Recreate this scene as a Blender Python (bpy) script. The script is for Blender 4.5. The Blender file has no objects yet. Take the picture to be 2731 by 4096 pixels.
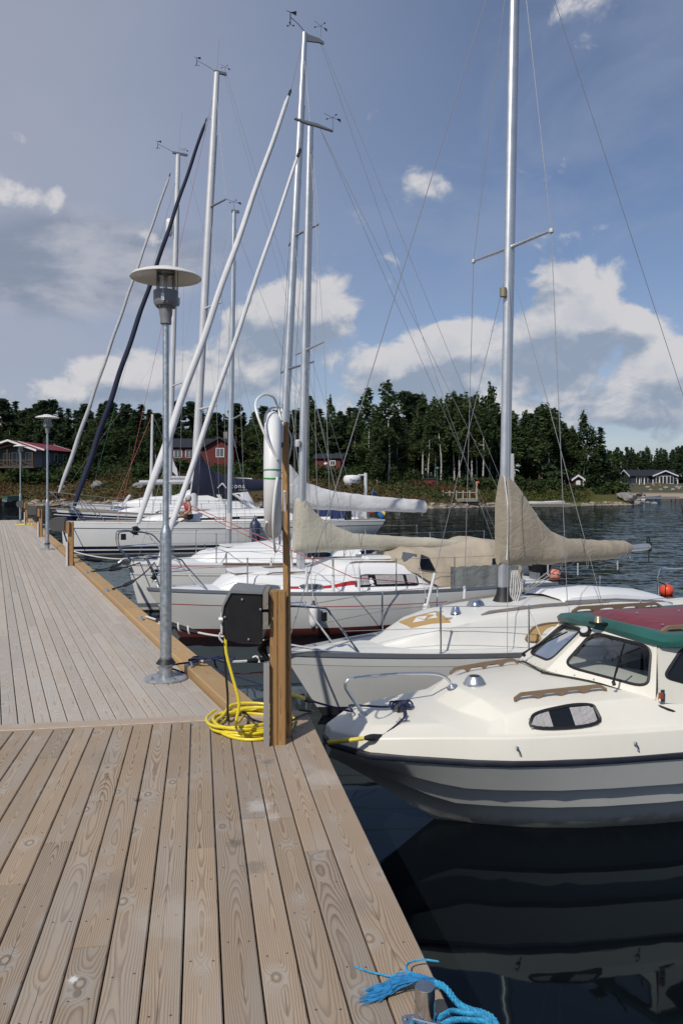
import bpy, bmesh, math, random
import numpy as np
from mathutils import Vector, Matrix
from mathutils import noise as mnoise
random.seed(7)
rng = np.random.default_rng(11)
R = math.radians
sc = bpy.context.scene
COL = sc.collection
# ---------------------------------------------------------------- camera
HC = 2.576                       # eye height above the water
FPX, CX, HY = 3186.0, 1365.5, 1945.0
cam_d = bpy.data.cameras.new("camera")
cam = bpy.data.objects.new("camera", cam_d); COL.objects.link(cam)
cam.location = (0, 0, HC); cam.rotation_euler = (R(90), 0, 0)
cam_d.sensor_fit = 'VERTICAL'; cam_d.sensor_height = 36.0; cam_d.lens = 28.0
cam_d.shift_y = (HY - 2048.0) / 4096.0
cam_d.clip_start = 0.05; cam_d.clip_end = 6000
sc.camera = cam
# ---------------------------------------------------------------- light
SUN_AZ, SUN_EL = 208.0, 44.0      # compass-like: 0 = +Y, 90 = +X
sun_d = bpy.data.lights.new("sun", 'SUN'); sun_d.energy = 3.4; sun_d.angle = R(0.55); sun_d.color = (1.0, 0.95, 0.87)
sun = bpy.data.objects.new("sun", sun_d); COL.objects.link(sun)
to_sun = Vector((math.sin(R(SUN_AZ))*math.cos(R(SUN_EL)), math.cos(R(SUN_AZ))*math.cos(R(SUN_EL)), math.sin(R(SUN_EL))))
sun.rotation_euler = to_sun.to_track_quat('Z', 'Y').to_euler()
sun.location = (-60, -20, 80)
sc.view_settings.view_transform = 'Standard'; sc.view_settings.look = 'None'
sc.view_settings.exposure = 0.0; sc.view_settings.gamma = 1.0
sc.view_settings.use_curve_mapping = False
sc.cycles.max_bounces = 8; sc.cycles.transparent_max_bounces = 12
sc.cycles.use_denoising = True
sc.cycles.caustics_reflective = False; sc.cycles.caustics_refractive = False
sc.cycles.sample_clamp_indirect = 6.0

class NT:
    """small node expression helper"""
    def __init__(s, tree): s.t = tree
    def n(s, typ, **kw):
        nd = s.t.nodes.new(typ)
        for k, v in kw.items(): setattr(nd, k, v)
        return nd
    def put(s, sock, v):
        if v is None: return
        if isinstance(v, bpy.types.NodeSocket): s.t.links.new(v, sock)
        else:
            if sock.type == 'RGBA' and hasattr(v, '__len__') and len(v) == 3: v = (*v, 1)
            sock.default_value = v
    def m(s, op, a, b=None, c=None, clamp=False):
        nd = s.n('ShaderNodeMath', operation=op, use_clamp=clamp)
        for i, v in enumerate((a, b, c)): s.put(nd.inputs[i], v)
        return nd.outputs[0]
    def v(s, op, a, b=None, scale=None):
        nd = s.n('ShaderNodeVectorMath', operation=op)
        s.put(nd.inputs[0], a); s.put(nd.inputs[1], b)
        if scale is not None: s.put(nd.inputs[3], scale)
        return nd.outputs['Value'] if op in ('DOT_PRODUCT', 'LENGTH', 'DISTANCE') else nd.outputs[0]
    def xyz(s, vec):
        nd = s.n('ShaderNodeSeparateXYZ'); s.put(nd.inputs[0], vec); return nd.outputs
    def comb(s, x=0., y=0., z=0.):
        nd = s.n('ShaderNodeCombineXYZ')
        for i, q in enumerate((x, y, z)): s.put(nd.inputs[i], q)
        return nd.outputs[0]
    def noise(s, vec, scale, detail=2., rough=.5, dist=0., out='Fac'):
        nd = s.n('ShaderNodeTexNoise'); s.put(nd.inputs['Vector'], vec)
        s.put(nd.inputs['Scale'], scale); s.put(nd.inputs['Detail'], detail); s.put(nd.inputs['Roughness'], rough); s.put(nd.inputs['Distortion'], dist)
        return nd.outputs[out]
    def voro(s, vec, scale, feature='F1', out='Distance', rand=1.):
        nd = s.n('ShaderNodeTexVoronoi', feature=feature); s.put(nd.inputs['Vector'], vec); s.put(nd.inputs['Scale'], scale)
        s.put(nd.inputs['Randomness'], rand); return nd.outputs[out]
    def mix(s, f, a, b, blend='MIX'):
        nd = s.n('ShaderNodeMix', data_type='RGBA', blend_type=blend)
        s.put(nd.inputs[0], f); s.put(nd.inputs[6], a); s.put(nd.inputs[7], b); return nd.outputs[2]
    def ss(s, x, lo, hi):
        nd = s.n('ShaderNodeMapRange', interpolation_type='SMOOTHSTEP'); nd.clamp = True
        s.put(nd.inputs[0], x); s.put(nd.inputs[1], lo); s.put(nd.inputs[2], hi); nd.inputs[3].default_value = 0; nd.inputs[4].default_value = 1
        return nd.outputs[0]
    def mr(s, x, a, b, c, d):
        nd = s.n('ShaderNodeMapRange'); nd.clamp = True
        for i, q in enumerate((x, a, b, c, d)): s.put(nd.inputs[i], q)
        return nd.outputs[0]
    def bump(s, h, strength=.3, dist=.01, normal=None):
        nd = s.n('ShaderNodeBump'); s.put(nd.inputs['Strength'], strength); s.put(nd.inputs['Distance'], dist); s.put(nd.inputs['Height'], h)
        if normal is not None: s.put(nd.inputs['Normal'], normal)
        return nd.outputs[0]

# ---------------------------------------------------------------- sky
world = bpy.data.worlds.new("World"); sc.world = world; world.use_nodes = True
wt = world.node_tree; wt.nodes.clear(); W = NT(wt)
sky = W.n('ShaderNodeTexSky', sky_type='NISHITA'); sky.sun_disc = False
sky.sun_elevation = R(SUN_EL); sky.sun_rotation = R(SUN_AZ)
sky.air_density = 1.0; sky.dust_density = 0.5; sky.ozone_density = 2.0; sky.altitude = 0
bg_sky = W.n('ShaderNodeBackground'); bg_sky.inputs[1].default_value = SKY_STR = 0.085
W.put(bg_sky.inputs[0], sky.outputs[0])
dirv = W.n('ShaderNodeTexCoord').outputs['Generated']
dx, dy, dz = W.xyz(dirv)
# flat cloud-deck coordinates: bases far away bunch up towards the horizon
hz = W.m('ADD', W.m('MAXIMUM', dz, 0.0), 0.16)
cp = W.comb(W.m('DIVIDE', dx, hz), W.m('DIVIDE', dy, hz), 0.)
def cdir(u, v):
    d = Vector(((u-CX)/FPX, 1, -(v-HY)/FPX)); d.normalize(); return d
# --- veil of thin high cloud, broad over the left half of the view and on round behind
vdir = Vector((-.80, .52, .30)).normalized()
vdot = W.v('DOT_PRODUCT', dirv, tuple(vdir))
vn = W.noise(W.v('MULTIPLY', cp, (0.8, 1.2, 1)), 0.9, 6, .55, .8)
vn2 = W.noise(W.v('MULTIPLY', dirv, (1., 1., 2.2)), 2.6, 6, .58, .5)
veil = W.m('MULTIPLY', W.ss(vdot, .25, .88), W.mr(vn, .30, .66, .72, 1.))
veil = W.m('MAXIMUM', veil, W.m('MULTIPLY', W.ss(vn2, .36, .68), .55))
lowh = W.ss(dz, .40, .0)
veil = W.m('MAXIMUM', veil, W.m('MULTIPLY', lowh, W.mr(vn, .35, .65, .30, .62)))
# --- cumulus: fractal density in direction space plus the heaped clouds low over the far shore
dvec = W.v('MULTIPLY', dirv, (1.0, 1.0, 1.30))
BL = [  # u, v, half-width, half-height, weight of the heaped clouds
 (2300, 1190, 150, 130, .44), (2250, 1370, 190, 130, .38), (1800, 1375, 140, 115, .42), (1640, 1480, 200, 90, .24), (1260, 1230, 190, 120, .38), (1130, 1310, 150, 90, .26),
 (2660, 1450, 120, 90, .30), (2600, 1560, 200, 90, .24), (2400, 1690, 420, 70, .16), (2560, 1300, 70, 60, .26), (560, 1500, 300, 80, .26), (880, 1560, 260, 70, .22), (300, 1590, 260, 60, .20), (1950, 1520, 220, 80, .13),
 (1720, 740, 190, 90, .095), (2330, 40, 150, 120, .20), (1640, 20, 110, 80, .13), (130, 790, 240, 70, .22), (560, 930, 120, 90, .20), (1900, 1640, 520, 60, .16), (1000, 1440, 120, 80, .22)]
def blobs(shift):
    tot = None
    for (u, v, a, b, w) in BL:
        c = cdir(u - shift*.35, v + shift)
        r = Vector((c.y, -c.x, 0)).normalized(); up = r.cross(c)
        e = W.v('DOT_PRODUCT', dirv, tuple(r / (a/FPX))); g = W.v('DOT_PRODUCT', dirv, tuple(up / (b/FPX)))
        g = W.m('SUBTRACT', g, c.dot(up)/(b/FPX))
        d2 = W.m('ADD', W.m('MULTIPLY', e, e), W.m('MULTIPLY', g, g))
        fr = W.ss(W.v('DOT_PRODUCT', dirv, tuple(c)), 0.5, 0.8)
        q = W.m('MULTIPLY', W.m('MULTIPLY', W.m('EXPONENT', W.m('MULTIPLY', d2, -0.9)), w), fr)
        tot = q if tot is None else W.m('ADD', tot, q)
    return tot
def fbm(off):
    p = W.v('ADD', dvec, off) if off else dvec
    a = W.noise(p, 5.0, 3, .5, .3); c = W.noise(p, 15., 8, .58, .35)
    return W.m('ADD', W.m('MULTIPLY', W.m('SUBTRACT', a, .5), .62), W.m('MULTIPLY', W.m('SUBTRACT', c, .5), .58))
base = W.m('SUBTRACT', W.m('MULTIPLY', W.ss(dz, .60, .10), .045), W.m('MULTIPLY', W.ss(dz, .24, .40), .055))
def dens(off, shift): return W.m('ADD', W.m('ADD', fbm(off), blobs(shift)), base)
d0 = dens(None, 0); d1 = dens((-.010, 0., .022), 70)
cov = W.m('MULTIPLY', W.ss(d0, .135, .235), W.ss(dz, -.02, .02))
light = W.m('SUBTRACT', W.ss(W.m('SUBTRACT', d0, d1), -.10, .13), W.m('MULTIPLY', W.ss(d0, .32, .66), .26), clamp=True)
light = W.m('ADD', light, W.m('MULTIPLY', W.m('SUBTRACT', W.noise(dvec, 26., 6, .6, .4), .5), .75), clamp=True)
ccol = W.mix(light, (.28, .34, .44), (.65, .64, .655))
# grey undersides of the thick bank at the left
gcol = W.mix(W.ss(W.noise(W.v('MULTIPLY', dirv, (1., 1., 2.0)), 4.4, 7, .58, .4), .40, .58), (.45, .465, .53), (.235, .28, .375))
bank = None
for (u, v, a, b, w) in ((150, 1080, 300, 170, .9), (520, 1130, 260, 110, .6), (430, 960, 300, 120, .5), (900, 940, 220, 80, .35)):
    c = cdir(u, v); r = Vector((c.y, -c.x, 0)).normalized(); up = r.cross(c)
    e = W.v('DOT_PRODUCT', dirv, tuple(r/(a/FPX))); g = W.m('SUBTRACT', W.v('DOT_PRODUCT', dirv, tuple(up/(b/FPX))), c.dot(up)/(b/FPX))
    q = W.m('MULTIPLY', W.m('EXPONENT', W.m('MULTIPLY', W.m('ADD', W.m('MULTIPLY', e, e), W.m('MULTIPLY', g, g)), -.8)), w*1.0)
    bank = q if bank is None else W.m('ADD', bank, q)
bank = W.m('MULTIPLY', W.ss(W.m('ADD', bank, W.m('MULTIPLY', W.m('SUBTRACT', vn2, .5), 1.6)), .28, .80), W.ss(W.v('DOT_PRODUCT', dirv, tuple(cdir(400, 1050))), .6, .9))
sky_c = W.mix(1.0, sky.outputs[0], (.97, .955, 1.05), 'MULTIPLY'); W.put(bg_sky.inputs[0], sky_c)
bg_c = W.n('ShaderNodeBackground'); W.put(bg_c.inputs[0], ccol); bg_c.inputs[1].default_value = 1.0
bg_v = W.n('ShaderNodeBackground'); W.put(bg_v.inputs[0], W.mix(W.ss(vdot, .5, .95), (.31, .37, .50), (.40, .42, .50))); bg_v.inputs[1].default_value = 1.0
bg_b = W.n('ShaderNodeBackground'); W.put(bg_b.inputs[0], gcol); bg_b.inputs[1].default_value = 1.0
m1 = W.n('ShaderNodeMixShader'); W.put(m1.inputs[0], W.m('MULTIPLY', veil, .88)); wt.links.new(bg_sky.outputs[0], m1.inputs[1]); wt.links.new(bg_v.outputs[0], m1.inputs[2])
m3 = W.n('ShaderNodeMixShader'); W.put(m3.inputs[0], W.m('MULTIPLY', bank, .9)); wt.links.new(m1.outputs[0], m3.inputs[1]); wt.links.new(bg_b.outputs[0], m3.inputs[2])
m2 = W.n('ShaderNodeMixShader'); W.put(m2.inputs[0], W.m('MULTIPLY', cov, .92)); wt.links.new(m3.outputs[0], m2.inputs[1]); wt.links.new(bg_c.outputs[0], m2.inputs[2])
wo = W.n('ShaderNodeOutputWorld'); wt.links.new(m2.outputs[0], wo.inputs[0])
# ================================================================ materials
MATS = {}
def newmat(name):
    m = bpy.data.materials.new(name); m.use_nodes = True; m.node_tree.nodes.clear()
    N = NT(m.node_tree); b = N.n('ShaderNodeBsdfPrincipled'); o = N.n('ShaderNodeOutputMaterial')
    m.node_tree.links.new(b.outputs[0], o.inputs[0]); MATS[name] = m
    return m, N, b
def mat(name, col, rough=.5, metal=0., var=0., vscale=8., bump=0., bscale=60., spec=.5, dirt=0., coat=0.):
    if name in MATS: return MATS[name]
    m, N, b = newmat(name)
    tc = N.n('ShaderNodeTexCoord').outputs['Object']
    c = (*col, 1)
    if var or dirt:
        n = N.noise(tc, vscale, 5, .6)
        dk = tuple(max(0, x*(1-var)) for x in col); lt = tuple(min(1, x*(1+var*.6)) for x in col)
        cc = N.mix(N.ss(n, .3, .7), dk, lt)
        if dirt:
            g = N.ss(N.noise(N.v('MULTIPLY', tc, (1, 1, .25)), vscale*.6, 6, .65), .52, .78)
            cc = N.mix(N.m('MULTIPLY', g, dirt), cc, tuple(x*f for x, f in zip(col, (.62, .56, .46))))
        N.put(b.inputs['Base Color'], cc)
        N.put(b.inputs['Roughness'], N.mr(n, .2, .8, max(.02, rough-.08), min(1, rough+.1)))
    else:
        b.inputs['Base Color'].default_value = c; b.inputs['Roughness'].default_value = rough
    b.inputs['Metallic'].default_value = metal
    b.inputs['Specular IOR Level'].default_value = spec
    if coat: b.inputs['Coat Weight'].default_value = coat; b.inputs['Coat Roughness'].default_value = .08
    if bump: N.put(b.inputs['Normal'], N.bump(N.noise(tc, bscale, 4, .6), bump, .01))
    return m
def wood_mat(name, light, dark, sun_bleach=.35, ring=.0065, knots=1., rough=.75, tint=.16, screws=True, knot_light=True, spots=()):
    m, N, b = newmat(name)
    tc = N.n('ShaderNodeTexCoord').outputs['Object']
    rnd = N.n('ShaderNodeObjectInfo').outputs['Random']
    x, y, z = N.xyz(tc)
    ro = N.m('MULTIPLY', rnd, 173.)
    P = N.comb(N.m('ADD', x, z), N.m('ADD', y, ro), N.m('MULTIPLY', rnd, 37.))
    # height of the board above the pith drifts along its length: long cathedral figures
    hp = N.noise(N.comb(0., N.m('MULTIPLY', N.m('ADD', y, ro), .62), ro), 1.0, 2, .45)
    hp = N.m('MULTIPLY', N.m('SUBTRACT', hp, .42), .26)
    x0 = N.m('MULTIPLY', N.m('SUBTRACT', N.noise(N.comb(1., N.m('MULTIPLY', N.m('ADD', y, ro), .35), ro), 1., 1), .5), .10)
    xx = N.m('SUBTRACT', N.m('ADD', x, z), x0)
    wob = N.m('MULTIPLY', N.m('SUBTRACT', N.noise(N.v('MULTIPLY', P, (14., 5., 1.)), 1., 3, .5), .5), .012)
    r = N.m('ADD', N.m('SQRT', N.m('ADD', N.m('MULTIPLY', xx, xx), N.m('MULTIPLY', hp, hp))), wob)
    # knots
    kv = N.v('MULTIPLY', P, (1., .62, 1.))
    vor = N.n('ShaderNodeTexVoronoi', feature='F1'); vor.voronoi_dimensions = '3D'
    N.put(vor.inputs['Vector'], N.comb(N.xyz(kv)[0], N.xyz(kv)[1], ro)); vor.inputs['Scale'].default_value = 6.6
    kd = N.m('DIVIDE', vor.outputs['Distance'], 6.6)
    ksel = N.ss(N.xyz(vor.outputs['Color'])[0], .36, .42)
    bend = N.m('MULTIPLY', N.m('MULTIPLY', N.m('EXPONENT', N.m('MULTIPLY', N.m('MULTIPLY', kd, kd), -1100.)), .035*knots), ksel)
    r = N.m('ADD', r, bend)
    w = N.m('FRACT', N.m('DIVIDE', r, ring))
    late = N.m('MULTIPLY', N.ss(w, .35, .86), N.ss(w, 1.0, .93))
    fade = N.mr(N.noise(N.v('MULTIPLY', P, (3., 1.5, 1.)), 1., 3), .3, .7, .5, 1.)
    fib = N.noise(N.v('MULTIPLY', P, (420., 7., 1.)), 1., 3, .6)
    col = N.mix(N.m('MULTIPLY', late, fade), light, dark)
    col = N.mix(N.mr(fib, .3, .75, .22, 0.), col, tuple(c*.6 for c in dark))
    # grey weathering patches and per-board tone
    grey = N.noise(N.v('MULTIPLY', P, (6., 1.1, 1.)), 1., 4, .55)
    lum = sum(light)/3
    col = N.mix(N.m('MULTIPLY', N.ss(grey, .42, .72), sun_bleach), col, (lum*1.03, lum*1.01, lum*.95))
    # bleached, worn wood round each knot
    halo = N.m('MULTIPLY', N.m('MULTIPLY', N.ss(N.m('ADD', kd, N.m('MULTIPLY', N.m('SUBTRACT', grey, .5), .05)), .060, .020), ksel), .42*knots)
    col = N.mix(halo, col, (lum*1.25, lum*1.23, lum*1.15))
    kn = N.m('MULTIPLY', N.ss(kd, .017, .009), ksel)
    kr = N.m('MULTIPLY', N.m('MULTIPLY', N.ss(kd, .024, .017), N.ss(kd, .008, .014)), ksel)
    col = N.mix(N.m('MULTIPLY', kn, .55*knots), col, (tuple(min(1, c*1.12) for c in light) if knot_light else tuple(c*.5 for c in dark)))
    col = N.mix(N.m('MULTIPLY', kr, .6*knots), col, tuple(c*.55 for c in dark))
    n2 = N.n('ShaderNodeObjectInfo').outputs['Random']
    t2 = N.m('FRACT', N.m('MULTIPLY', n2, 7.31)); t3 = N.m('FRACT', N.m('MULTIPLY', n2, 23.7))
    col = N.mix(1., col, N.mix(t3, (1-tint, 1-tint, 1-tint*.9), (1+tint*.5, 1+tint*.35, 1+tint*.2)), 'MULTIPLY')
    col = N.mix(N.m('MULTIPLY', t2, tint*1.3), col, tuple(c*f for c, f in zip(light, (.92, .80, .66))))
    # drying cracks along the heart
    cw = N.m('ADD', xx, N.m('MULTIPLY', N.m('SUBTRACT', N.noise(N.comb(3., N.m('MULTIPLY', N.m('ADD', y, ro), 9.), ro), 1., 2), .5), .012))
    crack = N.m('MULTIPLY', N.ss(N.m('ABSOLUTE', cw), .0016, .0007), N.ss(N.noise(N.comb(5., N.m('MULTIPLY', N.m('ADD', y, ro), 2.2), ro), 1., 1), .54, .60))
    col = N.mix(N.m('MULTIPLY', crack, .8), col, (.045, .035, .028))
    h = N.m('ADD', N.m('MULTIPLY', late, .5), fib)
    if screws:
        fy = N.m('SUBTRACT', N.m('MULTIPLY', N.m('FRACT', N.m('ADD', N.m('DIVIDE', y, .56), .5)), .56), .28)
        sx = N.m('SUBTRACT', N.m('ABSOLUTE', x), N.m('ADD', .030, N.m('MULTIPLY', t2, .008)))
        jit = N.m('MULTIPLY', N.m('SUBTRACT', N.noise(N.comb(N.m('MULTIPLY', N.m('SIGN', x), 7.), N.m('FLOOR', N.m('ADD', N.m('DIVIDE', y, .56), .5)), ro), 1.7, 1), .5), .05)
        dd = N.m('SQRT', N.m('ADD', N.m('POWER', sx, 2.), N.m('POWER', N.m('ADD', fy, jit), 2.)))
        col = N.mix(N.m('MULTIPLY', N.ss(dd, .0052, .0034), .85), col, (.05, .04, .035))
    if spots:      # droppings, spilt chalk and damp marks lying on the boards
        wp = N.n('ShaderNodeNewGeometry').outputs['Position']
        for (x_, y_, r_, c_, a_) in spots:
            d_ = N.v('LENGTH', N.v('MULTIPLY', N.v('SUBTRACT', wp, (x_, y_, 1.0)), (1., .8, 0)))
            d_ = N.m('ADD', d_, N.m('MULTIPLY', N.m('SUBTRACT', N.noise(wp, 2.2/r_, 4, .65), .5), r_*1.5))
            col = N.mix(N.m('MULTIPLY', N.ss(d_, r_, r_*.25), a_), col, c_)
    N.put(b.inputs['Base Color'], col); b.inputs['Roughness'].default_value = rough
    b.inputs['Specular IOR Level'].default_value = .3
    N.put(b.inputs['Normal'], N.bump(h, .35, .0012))
    return m
wood_mat('deck_wood_near', (.425, .340, .250), (.205, .146, .098), .46, .0075, 1., tint=.19, spots=((-.40, 3.92, .085, (.56, .53, .49), .55), (-.33, 3.80, .05, (.54, .51, .47), .45), (-.856, 2.544, .020, (.70, .70, .68), .95), (-.47, 3.52, .05, (.11, .095, .08), .6), (-.36, 3.30, .07, (.15, .13, .115), .5), (-.42, 4.55, .05, (.14, .12, .10), .5), (-1.02, 4.0, .025, (.08, .07, .06), .8), (-.9, 3.15, .12, (.20, .16, .125), .35), (.05, 3.0, .10, (.22, .18, .14), .35), (-.1, 4.3, .14, (.52, .49, .44), .4), (-1.4, 4.6, .16, (.24, .20, .16), .3), (-.6, 2.9, .18, (.50, .46, .40), .3)))
wood_mat('deck_wood_far', (.515, .463, .400), (.40, .338, .27), .5, .007, .8, tint=.12)
wood_mat('trim_wood', (.45, .37, .30), (.33, .255, .195), .3, .006, .5, screws=False)
wood_mat('edge_timber', (.50, .335, .165), (.36, .215, .09), .12, .009, .7, tint=.12, screws=False, knot_light=False)
wood_mat('post_wood', (.40, .235, .10), (.25, .125, .042), 0., .007, .8, tint=.08, screws=False, knot_light=False)
wood_mat('grey_wood', (.24, .235, .21), (.13, .12, .10), .3, .006, .6, screws=False, knot_light=False)
wood_mat('teak', (.25, .180, .118), (.14, .09, .055), .12, .004, .2, screws=False, knot_light=False)
wood_mat('teak_grey', (.33, .30, .265), (.22, .19, .16), .2, .004, .2, screws=False, knot_light=False)

def grp(name, col, rough=.32, dirt=.12, streak=True):
    """gelcoat: glossy, faint chalking and rain streaks"""
    m, N, b = newmat(name)
    tc = N.n('ShaderNodeTexCoord').outputs['Object']
    n = N.noise(tc, 1.7, 5, .6); st = N.noise(N.v('MULTIPLY', tc, (9., 9., .9)), 1., 5, .6)
    c = N.mix(N.ss(n, .3, .75), tuple(x*.955 for x in col), col)
    c = N.mix(N.m('MULTIPLY', N.ss(st, .56, .8), dirt), c, tuple(x*f for x, f in zip(col, (.66, .60, .50))))
    spk = N.noise(tc, 90., 2, .5)
    c = N.mix(N.m('MULTIPLY', N.ss(spk, .68, .78), .10), c, tuple(x*.55 for x in col))
    zz = N.xyz(tc)[2]; scum = N.m('MULTIPLY', N.ss(N.m('ADD', zz, N.m('MULTIPLY', N.m('SUBTRACT', st, .5), .16)), .13, .01), .62)
    c = N.mix(scum, c, (.13, .125, .07))
    N.put(b.inputs['Base Color'], c); N.put(b.inputs['Roughness'], N.mr(n, .2, .8, rough-.06, rough+.12))
    N.put(b.inputs['Normal'], N.bump(N.noise(tc, 3.5, 2), .05, .02))
    return m
grp('gelcoat_white', (.72, .72, .70)); grp('gelcoat_cream', (.74, .71, .62), .38, .16); grp('gelcoat_offwhite', (.70, .69, .64), .36, .14)
grp('gelcoat_grey', (.67, .67, .63), .35, .2); grp('gelcoat_hull', (.70, .70, .67), .30, .14); grp('gelcoat_bright', (.80, .80, .79), .3, .06)
grp('gelcoat_navy', (.012, .016, .045), .2, .05)
mat('deck_nonslip', (.66, .655, .62), .75, var=.06, vscale=3, bump=.25, bscale=300, dirt=.1)
mat('cream_nonslip', (.73, .71, .63), .7, var=.05, vscale=3, bump=.2, bscale=320, dirt=.1)
mat('teak_deck', (.30, .255, .21), .75, var=.15, vscale=5, bump=.2, bscale=80)
mat('antifoul_red', (.10, .018, .016), .7, var=.25, vscale=5)
mat('antifoul_dark', (.02, .02, .025), .6, var=.3, vscale=6)
mat('stripe_navy', (.010, .014, .035), .3); mat('stripe_black', (.012, .012, .014), .35); mat('stripe_red', (.42, .025, .030), .4); mat('stripe_grey', (.16, .17, .19), .4)
mat('aluminium', (.58, .59, .60), .38, .75, var=.06, vscale=3)
mat('alu_rail', (.62, .63, .64), .3, .9)
mat('alu_white', (.62, .62, .62), .45, .2, var=.06, vscale=2)
mat('stainless', (.66, .66, .66), .14, 1.)
mat('chrome', (.80, .78, .76), .05, 1.)
mat('bollard_steel', (.60, .58, .56), .13, 1., var=.12, vscale=30)
mat('wire', (.27, .27, .28), .55, .35)
mat('galvanised', (.42, .45, .47), .42, .8, var=.22, vscale=28)
mat('galv_plate', (.50, .52, .54), .45, .7, var=.2, vscale=22)
mat('lamp_grey', (.22, .225, .235), .45, .1, var=.1, vscale=20)
mat('lamp_white', (.70, .68, .64), .35, var=.05, vscale=4)
mat('black_plastic', (.011, .011, .012), .5, spec=.3, var=.2, vscale=12, bump=.04, bscale=220)
mat('grey_plastic', (.18, .185, .19), .45, var=.1, vscale=12)
mat('dark_grey_plastic', (.07, .068, .065), .5)
mat('black_rubber', (.012, .012, .013), .55)
mat('navy_rubber', (.014, .016, .026), .5, var=.2)
mat('white_plastic', (.74, .74, .73), .4, var=.04, vscale=9, dirt=.12)
mat('white_hose', (.74, .74, .72), .45)
mat('green_tape', (.03, .27, .06), .5)
mat('yellow_cable', (.72, .58, .03), .42); mat('yellow_hose', (.66, .52, .05), .5, var=.15, vscale=30)
mat('black_cable', (.012, .011, .010), .45)
mat('rope_white', (.62, .60, .56), .85, var=.15, vscale=50); mat('rope_navy', (.016, .022, .065), .8, var=.3, vscale=90)
mat('rope_blue', (.035, .32, .56), .7, var=.35, vscale=70); mat('rope_frayed', (.030, .24, .50), .75, var=.3, vscale=60)
mat('rope_red', (.42, .10, .10), .8); mat('rope_grey', (.34, .33, .31), .85, var=.2, vscale=60); mat('rope_green', (.03, .22, .15), .8); mat('rope_black', (.014, .014, .016), .7)
mat('cover_navy', (.010, .014, .038), .8, var=.2, vscale=6, bump=.1, bscale=12)
mat('sail_white', (.66, .66, .67), .7, var=.07, vscale=5, bump=.12, bscale=9)
mat('sail_grey', (.44, .445, .46), .75, var=.1, vscale=5)
def cloth(name, col, bscale=3.0, var=.10, bump=.18):
    m, N, b = newmat(name)
    tc = N.n('ShaderNodeTexCoord').outputs['Object']
    n = N.noise(N.v('MULTIPLY', tc, (1.3, 1., 1.9)), bscale*.8, 2, .45, 1.6); n = N.m('ABSOLUTE', N.m('SUBTRACT', n, .5)); n = N.m('POWER', N.m('SUBTRACT', 1., N.m('MULTIPLY', n, 2.)), 2.); w = N.noise(tc, 420., 2, .5)
    g = N.noise(tc, 2.2, 4, .6)
    N.put(b.inputs['Base Color'], N.mix(N.ss(g, .3, .75), tuple(c*(1-var*1.6) for c in col), tuple(c*(1+var*.4) for c in col)))
    b.inputs['Roughness'].default_value = .85; b.inputs['Sheen Weight'].default_value = .15
    nb = N.bump(n, bump, .05); N.put(b.inputs['Normal'], N.bump(w, .15, .002, nb))
    return m
cloth('cover_beige', (.345, .295, .222)); cloth('cover_cream', (.46, .43, .345), 3.); cloth('cover_white', (.60, .60, .60), 3.)
cloth('tent_beige', (.43, .36, .27), 3.); cloth('lee_grey', (.22, .235, .225), 3.); cloth('canvas_red', (.165, .014, .030), 3., .12, .2); cloth('canvas_green', (.008, .095, .078), 3., .2, .12)
cloth('canvas_grey', (.17, .175, .19), 4.); cloth('canvas_black', (.012, .013, .018), 5.)
cloth('towel_blue', (.03, .05, .16)); cloth('towel_black', (.012, .012, .014)); cloth('towel_white', (.62, .62, .66)); cloth('towel_red', (.45, .02, .04))
cloth('curtain', (.40, .385, .38), 6., .15, .3)
def glassmat(name, tint=(.55, .6, .62), rough=.02, alpha_dark=.5):
    m = bpy.data.materials.new(name); m.use_nodes = True; m.node_tree.nodes.clear(); N = NT(m.node_tree)
    tr = N.n('ShaderNodeBsdfTransparent'); gl = N.n('ShaderNodeBsdfGlossy'); gl.inputs['Roughness'].default_value = rough
    tr.inputs[0].default_value = (*tint, 1)
    fr = N.n('ShaderNodeFresnel'); fr.inputs[0].default_value = 1.5
    mx = N.n('ShaderNodeMixShader'); N.put(mx.inputs[0], N.m('MULTIPLY', fr.outputs[0], .9))
    m.node_tree.links.new(tr.outputs[0], mx.inputs[1]); m.node_tree.links.new(gl.outputs[0], mx.inputs[2])
    o = N.n('ShaderNodeOutputMaterial'); m.node_tree.links.new(mx.outputs[0], o.inputs[0]); MATS[name] = m
glassmat('glass_clear', (.80, .84, .86)); glassmat('glass_tint', (.32, .35, .38)); glassmat('glass_lamp', (.90, .92, .92))
mat('window_dark', (.010, .011, .013), .06); mat('window_grey', (.10, .11, .125), .12)
mat('buoy_orange', (.75, .085, .035), .4, var=.15, vscale=7); mat('buoy_pink', (.72, .22, .15), .45, var=.15, vscale=7, dirt=.3)
mat('fender_white', (.74, .74, .72), .35, dirt=.1, var=.03); mat('fender_blue', (.035, .045, .09), .4)
mat('skin', (.36, .215, .155), .55, var=.1, vscale=9); mat('hair_grey', (.42, .40, .37), .7, var=.3, vscale=60); mat('bikini_red', (.50, .015, .035), .6); mat('shorts_black', (.012, .012, .014), .7)
mat('flag_blue', (.012, .10, .30), .7); mat('flag_yellow', (.70, .50, .03), .7); mat('red_white', (.5, .03, .04), .6)
mat('red_glass', (.30, .05, .02), .2); mat('purple_foam', (.28, .19, .36), .9); mat('brass', (.35, .30, .20), .35, .6)
mat('paint_red_house', (.115, .020, .018), .8, var=.15, vscale=3); mat('paint_blue_house', (.020, .026, .050), .7, var=.1); mat('paint_greyblue', (.13, .15, .17), .8, var=.1)
mat('paint_white', (.70, .70, .69), .6); mat('roof_red', (.22, .022, .035), .55, var=.12, vscale=2); mat('roof_black', (.018, .019, .024), .6, var=.2); mat('porch_wood', (.10, .065, .04), .8, var=.2)
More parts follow.
